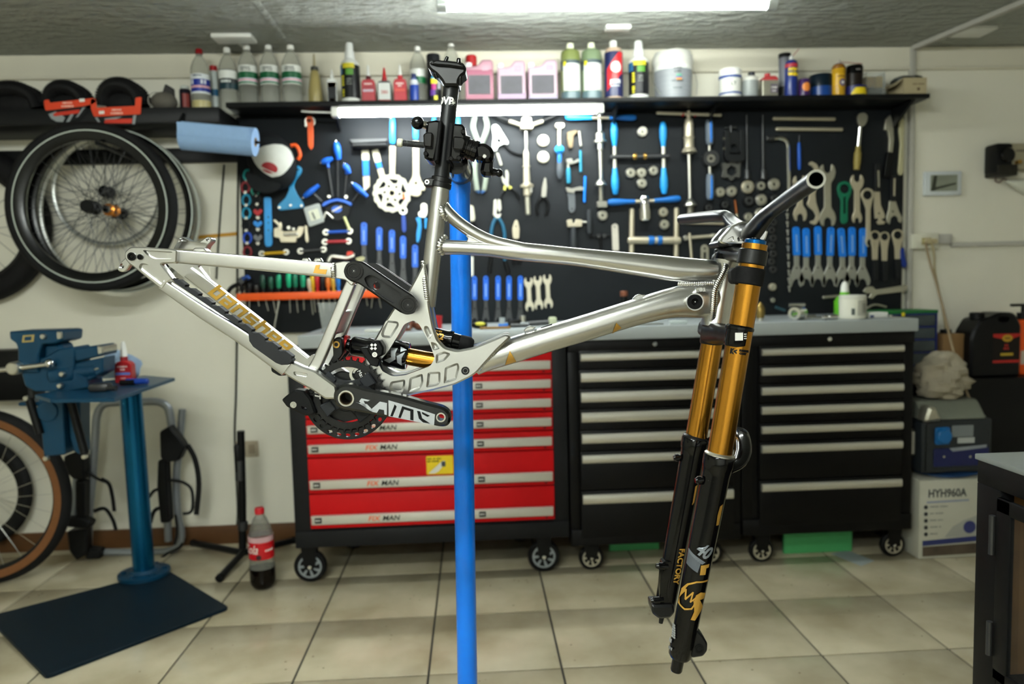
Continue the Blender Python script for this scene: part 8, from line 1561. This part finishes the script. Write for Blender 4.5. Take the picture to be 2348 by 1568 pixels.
B('guide_arm', bring(822, 858, -.046, -.038, 21, 15), M_steel); B('guide_cap', bcyl(826, 860, -.0445, -.036, 14), M_gloss)
V, Fc = textmesh('Max', .009, (bq(827, 858, -.0452), (BX*.45-ZA*.9).normalized(), (BX*.9+ZA*.45).normalized(), -BY), .0003); B('guide_print', (V, Fc), M_white)
B('left_guide', bplate([(620, 832), (640, 840), (662, 860), (640, 862), (622, 852)], .03, .045, r=4), M_black)
# ---- seat post and collar
B('seat_post', bspin(1010, 428, 1038, 168, [(0, 17), (.3, 17), (1, 17.5)], 0, 30), mat('post_black', '#17191b', .35, .3, var=.08))
CO = B('seat_collar', join(bspin(1013.5, 407, 1008.5, 431, [(0, 21), (.06, 23), (.45, 23), (.5, 24.5), (.95, 24.5), (1, 22)], 0, 30), bplate([(971, 410), (988, 407), (1000, 410), (996, 427), (972, 427)], -.014, .012, r=4)), M_blk); B('collar_bolt', bring(979, 417, -.0165, -.01, 5.5, 2.2), M_chrome, CO)
HD = B('saddle_clamp', join(bplate([(979, 140), (988, 134), (1004, 138), (1022, 137), (1046, 140), (1062, 143), (1069, 155), (1067, 168), (1058, 174), (1052, 184), (1052, 196), (1018, 196), (1012, 184), (1000, 170), (986, 160), (980, 152)], -.022, .022, r=4, bev=.004)), M_blk)
B('clamp_top', bplate([(984, 144), (1000, 136), (1050, 142), (1066, 150), (1064, 157), (1030, 152), (1000, 150)], -.028, .028, r=3, bev=.003), M_black, HD)
for (a, b, c, d, r) in ((1018, 150, 1026, 130, 4), (1052, 152, 1052, 134, 5), (998, 168, 1002, 180, 5), (1056, 172, 1055, 196, 5)): B('clamp_bolt', bspin(a, b, c, d, [(0, r), (.8, r), (1, r*.8)], -.016, 12), M_gloss, HD)
pp0, pp1 = bq(1028, 262), bq(1033, 215); pd = (pp1-pp0).normalized(); pn = (-BY-pd*(-BY).dot(pd)).normalized()
V, Fc = textmesh('OVBO', .017, FL, .0004, 0, 'CENTER', .95, .0007); B('post_print', cwrap(([Vector((v.x, v.y, v.z)) for v in V], Fc), bq(1030, 236), pd, pn, 17.3*bs()), M_white)
# ---- fork
NY, FY = -.098, .098
FK = B('stanchion', bspin(1731, 560, 1645, 1070, [(0, 28), (1, 28)], NY, 36), M_gold); FK2 = B('stanchion', bspin(1665, 590, 1590, 1040, [(0, 28*1.227/1.423), (1, 28*1.227/1.423)], FY, 36), M_gold)
B('top_cap', join(bspin(1733, 549, 1731, 562, [(0, 20), (.2, 24), (.9, 24), (1, 26)], NY, 12)), mat('anodised_blue', '#0a5a9a', .25, .8)); B('cap_knob', bspin(1734, 546, 1733, 551, [(0, 9), (1, 10)], NY, 16), M_blk)
fax = lambda y: (1728-(y-575)*.1816, y)
def nband(v0, v1, r, prof=None): return bspin(*fax(v0), *fax(v1), prof or [(0, r-2), (.06, r), (.94, r), (1, r-2)], NY, 36)
UC = B('upper_crown', nband(573, 607, 32), M_blk); B('bumper', nband(614, 653, 33), M_rubber); LC = B('lower_crown', nband(746, 795, 31, [(0, 29), (.08, 32), (.2, 32), (.22, 29), (.9, 29), (1, 27)]), M_gloss)
B('bumper_pad', bplate([(1676, 620), (1688, 612), (1700, 616), (1696, 650), (1684, 652), (1677, 645)], -.104, -.085, r=4), M_rubber)
def crown(v_leg, s_uv, hh, wv): 
    a = bq(*fax(v_leg), NY+.008); s = bq(*s_uv); b = a-BY*(2*(a-BL).dot(BY))
    return sweep([a, a.lerp(s, .5), s, b.lerp(s, .5), b], [(hh, wv), (hh*.9, wv*.9), (hh*1.15, wv*1.3), (hh*.9, wv*.9), (hh, wv)], up=(bq(1670, 592)-bq(1640, 749)).normalized(), n=18, sq=3.2)
B('crown_plate', crown(590, (1676, 580), .02, .013), M_blk); B('crown_plate', crown(770, (1640, 762), .022, .016), M_blk)
fb = bspin(1668, 573, 1664, 607, [(0, 27), (.06, 29), (.94, 29), (1, 27)], FY, 24); B('far_crown_band', fb, M_blk)
B('far_crown_band', bspin(1637, 748, 1630, 790, [(0, 24), (.1, 27), (.9, 26), (1, 24)], FY, 30), M_blk)
B('headset', join(bspin(1678, 556, 1669, 598, [(0, 22), (.1, 26), (.3, 26), (.32, 30), (.5, 30), (.52, 26), (.7, 26), (.72, 31), (1, 31)], 0, 28)), M_gloss)
B('stem_spacer', bplate([(1645, 556), (1655, 548), (1690, 548), (1690, 566), (1648, 566)], -.03, .03, r=3), M_blk)
# lower legs
def leg(p0, p1, y, k=1.0): return bspin(*p0, *p1, [(0, 30*k), (.004, 34*k), (.012, 36*k), (.05, 36*k), (.075, 33.5*k), (.10, 32*k), (.35, 31*k), (.75, 29*k), (.93, 28*k), (.985, 27*k), (1, 22*k)], y, 36)
LG = B('lower_leg', leg((1651, 1040), (1558, 1508), NY), M_gloss); kf = 1.227/1.423
LF = B('lower_leg', leg((1596, 1001), (1523, 1398), FY, kf), M_gloss)
B('seal_ring', bspin(1651.5, 1037, 1650, 1045, [(0, 31), (.5, 35), (1, 35)], NY, 32), M_steel, LG); B('seal_ring', bspin(1597, 999, 1595, 1006, [(0, 27), (.5, 30), (1, 30)], FY, 32), M_blk, LF)
B('damper_end', bspin(1558, 1500, 1550, 1539, [(0, 14), (.9, 14), (1, 12)], NY, 20), M_gloss, LG)
B('axle_lug', bplate([(1590, 1452), (1598, 1444), (1612, 1458), (1623, 1476), (1622, 1494), (1613, 1506), (1588, 1510), (1580, 1500)], NY-.012, NY+.012, r=5, bev=.003), M_satblk, LG); B('axle_lug_bolt', join(bring(1604, 1488, NY-.0135, NY, 11, 7), bcyl(1604, 1488, NY-.0125, NY, 8)), M_black, LG)
def knob(u, v, du, dv, r, y, par): B('bleed_knob', bspin(u, v, u+du, v+dv, [(0, r*.7), (.3, r*.7), (.32, r), (.75, r), (.8, r*.75), (1, r*.6)], y, 14), M_gloss, par)
knob(1614, 1100, -20, 2, 10, NY-.005, LG); knob(1562, 1048, -18, 2, 9, FY, LF); knob(1532, 1299, -28, -2, 9, FY-.02, LF); knob(1522, 1375, -30, 2, 9, FY-.02, LF)
B('caliper_mount', bplate([(1518, 1288), (1540, 1286), (1546, 1310), (1534, 1332), (1530, 1362), (1540, 1385), (1512, 1386), (1514, 1340)], FY-.02, FY+.0, r=5), M_gloss, LF)
B('leg_foot', join(bplate([(1494, 1388), (1545, 1388), (1548, 1405), (1538, 1418), (1512, 1420), (1496, 1408)], FY-.028, FY+.015, r=5, bev=.004), bspin(1517, 1416, 1515, 1428, [(0, 6), (1, 5)], FY-.01, 12)), M_satblk, LF)
ap = [(1668, 1075, NY), (1692, 1062, NY+.012), (1704, 1035, -.06), (1702, 1005, -.02), (1694, 990, .02), (1674, 990, .06), (1640, 1005, FY-.012), (1612, 1022, FY)]
B('arch', sweep([bq(*p) for p in smooth(ap, 6)], [(.014, .008)]*(6*7+1), up=ZA, n=16), M_gloss, LG)
# fork decals wrapped on the near leg
n0, n1 = bq(1651, 1040, NY), bq(1558, 1508, NY); nd_ = (n0-n1).normalized(); nn = (-BY-nd_*(-BY).dot(nd_)).normalized(); NR = 30.6*bs(NY); kx_ = bs(NY)
LEGL = (n0-n1).length
def legpt(u, v, y=NY): # photo point -> (across, along) on the near leg
    p = bq(u, v, NY-NR*.8)-n1; s = nd_.cross(nn); a = p.dot(s); return (NR*math.asin(max(-.98, min(.98, a/NR))), p.dot(nd_))
SGN = 1
def ldecal(name, pts, m, par=LG, lift=.0): B(name, cwrap(sub2([legpt(u, v) for u, v in pts], .0005+lift, .005), n1, nd_, nn, NR*1.012), m, par)
ldecal('leg_decal_block', [(1580, 1269), (1606, 1287), (1598, 1311), (1578, 1296)], hexmat('#5a6068', .4, .3)); ldecal('leg_decal_arrow', [(1584, 1262), (1616, 1287), (1608, 1292), (1582, 1268)], hexmat('#70767e', .4, .3))
ldecal('leg_letter', [(1606, 1294), (1626, 1292), (1624, 1300), (1618, 1301), (1616, 1316), (1603, 1316)], M_gold_l)
tail = [(1616, 1330), (1590, 1331), (1572, 1342), (1566, 1360), (1558, 1375), (1560, 1390), (1570, 1396), (1586, 1390), (1592, 1378), (1580, 1384), (1568, 1382), (1573, 1370), (1579, 1376), (1584, 1360), (1570, 1362), (1580, 1348), (1596, 1337), (1618, 1335)]
def ring_line(pts, w):
    out = []
    for i in range(len(pts)-1):
        a, b = Vector(pts[i]), Vector(pts[i+1]); d = (b-a).normalized(); n = Vector((-d.y, d.x))*w/2; a2, b2_ = a-d*w*.3, b+d*w*.3
        out.append(cwrap(sub2([legpt(*(a2+n)), legpt(*(b2_+n)), legpt(*(b2_-n)), legpt(*(a2-n))], .0005, .005), n1, nd_, nn, NR*1.012))
    return join(*out)
B('leg_emblem', ring_line([(1622, 1331), (1596, 1332), (1578, 1340), (1568, 1356), (1560, 1376), (1560, 1388), (1570, 1396), (1584, 1393), (1592, 1382)], 3.5), M_gold_l, LG)
B('leg_emblem_fur', ring_line([(1560, 1376), (1574, 1352), (1572, 1374), (1588, 1356), (1582, 1378), (1596, 1366)], 3), M_gold_l, LG)
ldecal('leg_emblem_head', [(1594, 1362), (1606, 1356), (1618, 1360), (1614, 1372), (1598, 1374), (1588, 1384)], M_gold_l)
ldecal('leg_emblem_arrow', [(1588, 1374), (1604, 1374), (1612, 1392), (1598, 1412), (1592, 1420), (1582, 1418), (1590, 1400), (1590, 1388)], M_gold_l)
ldecal('leg_accent', [(1650, 1160), (1658, 1156), (1648, 1204), (1641, 1204), (1644, 1180)], M_gold_l)
def ltext(s, u, v, size, m, rot=0, xs=1, shear=0, bold=.0004):
    a, b = legpt(u, v); V, Fc = textmesh(s, size, FL, .0005, shear, 'CENTER', xs, bold); c, sn2 = math.cos(rot), math.sin(rot)
    B('leg_print', cwrap(([Vector((a+v_.x*c-v_.y*sn2, b+v_.x*sn2+v_.y*c, v_.z)) for v_ in V], Fc), n1, nd_, nn, NR*1.016), m, LG)
ltext('40 29', 1634, 1100, .008, M_white, 0, 1, .15); ltext('40', 1612, 1262, .030, hexmat('#7a8087', .4, .3), -.35, .8, .25, .001)
for k in range(5): ltext('~XXXXXX', 1619+k*.2-6, 1056+k*4, .0035, hexmat('#8a8c8c'))
for k in range(6): ltext('~XXXX', 1549-k*.5, 1440+k*5, .005, hexmat('#9a9c9c'))
ltext('~XX', 1541, 1476, .010, hexmat('#9a9c9c')); ltext('~XXX', 1540, 1492, .008, hexmat('#8a8c8c'))
# far leg lettering
f0, f1 = bq(1596, 1001, FY), bq(1523, 1398, FY); fd_ = (f0-f1).normalized(); fn = (-BY-fd_*(-BY).dot(fd_)).normalized(); FR = 30.5*kf*bs(FY)
pz = bq(1556, 1297, FY-FR*.8)-f1; sF = fd_.cross(fn); aF, bF = FR*math.asin(max(-.95, min(.95, pz.dot(sF)/FR))), pz.dot(fd_)
V, Fc = textmesh('FACTORY', .0165, FL, .0005, 0, 'CENTER', .95, .0005); B('leg_print', cwrap(([Vector((aF+v_.y*1, bF-v_.x, v_.z)) for v_ in V], Fc), f1, fd_, fn, FR*1.016), M_gold_l, LF)
q_ = [bq(u, v, FY-FR*.9)-f1 for u, v in ((1594, 1115), (1600, 1112), (1592, 1152), (1587, 1158))]
B('leg_accent', cwrap(sub2([(FR*math.asin(max(-.98, min(.98, p.dot(sF)/FR))), p.dot(fd_)) for p in q_], .0005, .005), f1, fd_, fn, FR*1.012), M_gold_l, LF)
# stanchion coating mark and crown sticker
s0, s1 = bq(1731, 560, NY), bq(1645, 1070, NY); sdn = (s0-s1).normalized(); snn = (-BY-sdn*(-BY).dot(sdn)).normalized(); SRR = 28*bs(NY)
def stext(s, u, v, size, m, xs=1, bold=.0005, rr=SRR*1.01, nm='coating_print', par=FK):
    p = bq(u, v, NY-SRR*.9)-s1; sv = sdn.cross(snn); a, b = rr*math.asin(max(-.97, min(.97, p.dot(sv)/rr))), p.dot(sdn)
    V, Fc = textmesh(s, size, FL, .0004, 0, 'CENTER', xs, bold); B(nm, cwrap(([Vector((a+q.x, b+q.y, q.z)) for q in V], Fc), s1, sdn, snn, rr), m, par)
stext('K<', 1682, 806, .011, M_black, .8, .0008); stext('KASHIMA', 1707, 805, .0042, M_black); stext('COAT', 1703, 811, .0042, M_black)
p = bq(1697, 772, NY-.0285); B('crown_sticker', plate(rrect(-.008, -.006, .0045, .0065, .0005), .0004, (p, BX, ZA, -BY)), M_white, LC)
B('crown_print', join(*[textmesh('~XXX', .003, (p+BX*.0085+ZA*(.004-.0035*k)-BY*.0, BX, ZA, -BY), .0004) for k in range(3)]), M_white, LC)
B('bumper_print', plate(rrect(-.0025, -.004, .0025, .004, .0004), .0004, (bq(1744, 640, NY-.014), (BX*.6+BY*.8).normalized(), ZA, (-BY*.6+BX*.8).normalized())), M_white)
# ---- stem and handlebar
sto = [(1650, 556), (1656, 543), (1668, 530), (1678, 518), (1700, 508), (1732, 505), (1748, 510), (1757, 525), (1763, 530), (1757, 548), (1746, 560), (1736, 566), (1730, 556), (1716, 553), (1704, 562), (1672, 563)]
sm_ = bplate(sto, -.036, -.016, holes=[rounded([(1690, 545), (1702, 540), (1706, 550), (1692, 554)], 2)], pockets=[([(1666, 549), (1682, 540), (1684, 552), (1668, 557)], .003, .001)], r=4, bev=.003)
M_pol = mat('polished_stem', '#dcdcdc', .14, 1, var=.02)
B('stem', sm_, M_pol); B('stem', flip(sm_), M_pol); B('stem_bridge', bplate([(1672, 552), (1690, 528), (1720, 520), (1735, 540), (1710, 556)], -.018, .018, r=4), M_pol)
hb = [(1716, 538, 0), (1720, 536, -.03), (1730, 527, -.06), (1752, 500, -.105), (1766, 486, -.130), (1788, 470, -.17), (1830, 440, -.28), (1871, 411, -.37)]
M_bar_ = mat('bar_black', '#1b1d20', .3, .4, var=.06)
BR = [.0165]*8+[.0165-.005*min(1, k/12) for k in range(28)]
def barpath(ps): return [bq(*p) for p in smooth(ps, 5)]
B('handlebar', sweep(barpath(hb), BR, up=ZA, n=26), M_bar_)
hf = [(1716, 538, 0), (1710, 534, .03), (1702, 528, .05), (1684, 514, .09), (1670, 499, .12), (1652, 495, .15), (1600, 499, .27), (1564, 503, .36)]
B('handlebar', sweep(barpath(hf), BR, up=ZA, n=26), M_bar_)
e_ = bq(1871, 411, -.37); ed = (e_-bq(1830, 440, -.28)).normalized(); B('bar_end', ringtube(e_-ed*.001, e_+ed*.0008, .0117, .0088, 30), M_chrome); B('bar_bore', cyl(e_-ed*.002, e_+ed*.0004, .0089, n=24), mat('bore_black', '#000000', .9, 0, spec=.0))  # flat black disc paints the dark inside of the hollow bar

# ================================================================ REPAIR STAND
PY = 1.62; pb_ = P(1072, 1568, PY); pt_ = P(1053, 412, PY); pr_ = 23.5*px(PY)
dirp = (pb_-pt_); fl_ = pt_+dirp*((0-pt_.z)/dirp.z)
M_sblue = mat('stand_blue', '#027cf6', .28, 0, var=.05, scale=6, coat=.15)
stand = thing('repair_stand', 'tall blue repair stand post with black clamp head holding the seat post', 'repair stand', fl_)
mk('post', spin(fl_+ZA*.012, pt_, [(0, pr_), (1, pr_)], 36), M_sblue, stand)
mk('base', cyl(fl_+ZA*.0005, fl_+ZA*.014, .24, n=48, bev=.004), M_sblue, stand); mk('base_collar', cyl(fl_+ZA*.012, fl_+ZA*.07, .045, n=28, bev=.004), M_sblue, stand)
mk('head_joint', join(spin(pt_-ZA*.03, pt_+ZA*.012, [(0, pr_*1.02), (.5, pr_*1.1), (.85, pr_*.95), (1, pr_*.5)], 30)), M_sblue, stand)
ck = mk('swivel', join(cyl(P(1056, 398, PY)-YA*.06, P(1056, 398, PY)+YA*.03, .026, n=24, bev=.004)), mat('swivel_grey', '#4a5058', .4, .5), stand)
def sq(ps, y0, y1, m, nm, par=None, r=3, bev=.002, **k): return mk(nm, bplate(ps, y0, y1, r=r, bev=bev, **k), m, par or stand)
mk('arm', sweep([bq(1046, 372, .035), bq(1050, 385, .12), P(1056, 398, PY)-YA*.03], [.021, .022, .024], n=20), M_gloss, stand)
j1 = sq([(978, 278), (1000, 274), (1012, 278), (1005, 330), (998, 368), (985, 368), (972, 362), (974, 320)], -.028, .03, M_gloss, 'jaw', None, 4, .004)
sq([(970, 308), (978, 303), (992, 303), (990, 338), (972, 336)], -.04, -.02, M_gloss, 'jaw_boss', j1, 4)
sq([(1005, 276), (1014, 276), (1004, 368), (995, 371)], -.034, .034, M_rubber, 'jaw_pad', j1, 2)
j2 = sq([(1036, 282), (1060, 284), (1066, 292), (1068, 318), (1060, 352), (1056, 370), (1026, 368), (1030, 330)], -.026, .034, M_gloss, 'jaw', None, 4, .004)
sq([(1031, 281), (1040, 281), (1032, 370), (1022, 369)], -.034, .034, M_rubber, 'jaw_pad', j2, 2)
sq([(1039, 312), (1062, 314), (1068, 322), (1062, 344), (1038, 342)], -.042, -.02, M_gloss, 'jaw_boss', j2, 4)
mk('jaw_bolt', join(*[cyl(bq(u, v, -.03), bq(u, v, -.036), .004, n=10, bev=.001) for u, v in ((1034, 363), (1052, 362), (1062, 302), (976, 352))]), M_gloss, j2)
mk('ball_lever', sphere(bq(958, 282, -.02), 14.5*bs(-.02), 24), M_gloss, stand); mk('lever_stem', cyl(bq(968, 285, -.02), bq(990, 290, -.01), .006, .0075, n=14), M_chrome, stand)
mk('clamp_screw', join(cyl(bq(922, 328, -.012), bq(974, 333, -.012), .0046, n=14), *[torus(bq(926+i*2.8, 328.4+i*.27, -.012), bq(974, 333, -.012)-bq(922, 328, -.012), .0048, .0008, 14, 5) for i in range(17)]), M_dsteel, stand)
mk('screw_cap', cyl(bq(911, 326.5, -.012), bq(924, 328, -.012), .0072, n=18, bev=.0015), hexmat('#c9cbb8'), stand)
mk('lever_barrel', spin(bq(1060, 336, -.01), bq(1094, 348, -.01), [(0, .02), (.35, .02), (.37, .0165), (.5, .0165), (.52, .018), (.6, .018), (.62, .0165), (.75, .0165), (.77, .018), (1, .018)], 26), M_gloss, stand)
el = sq([(1086, 334), (1098, 327), (1112, 327), (1128, 338), (1133, 352), (1131, 364), (1124, 372), (1112, 372), (1102, 366), (1090, 366)], -.03, .006, M_gloss, 'lever_elbow', None, 6, .006); mk('elbow_pin', cyl(bq(1111, 358, -.0305), bq(1111, 358, -.033), .0038, n=14, bev=.001), M_chrome, el)
sq([(1106, 366), (1130, 366), (1130, 388), (1132, 396), (1126, 402), (1108, 402), (1100, 394)], -.026, .002, M_gloss, 'lever_arm', el, 6, .006)
mk('lever_tip', join(spin(bq(1128, 394, -.012), bq(1140, 396, -.012), [(0, .007), (1, .0055)], 16), sphere(bq(1144, 396.5, -.012), 9*bs(-.012), 18)), M_gloss, el)
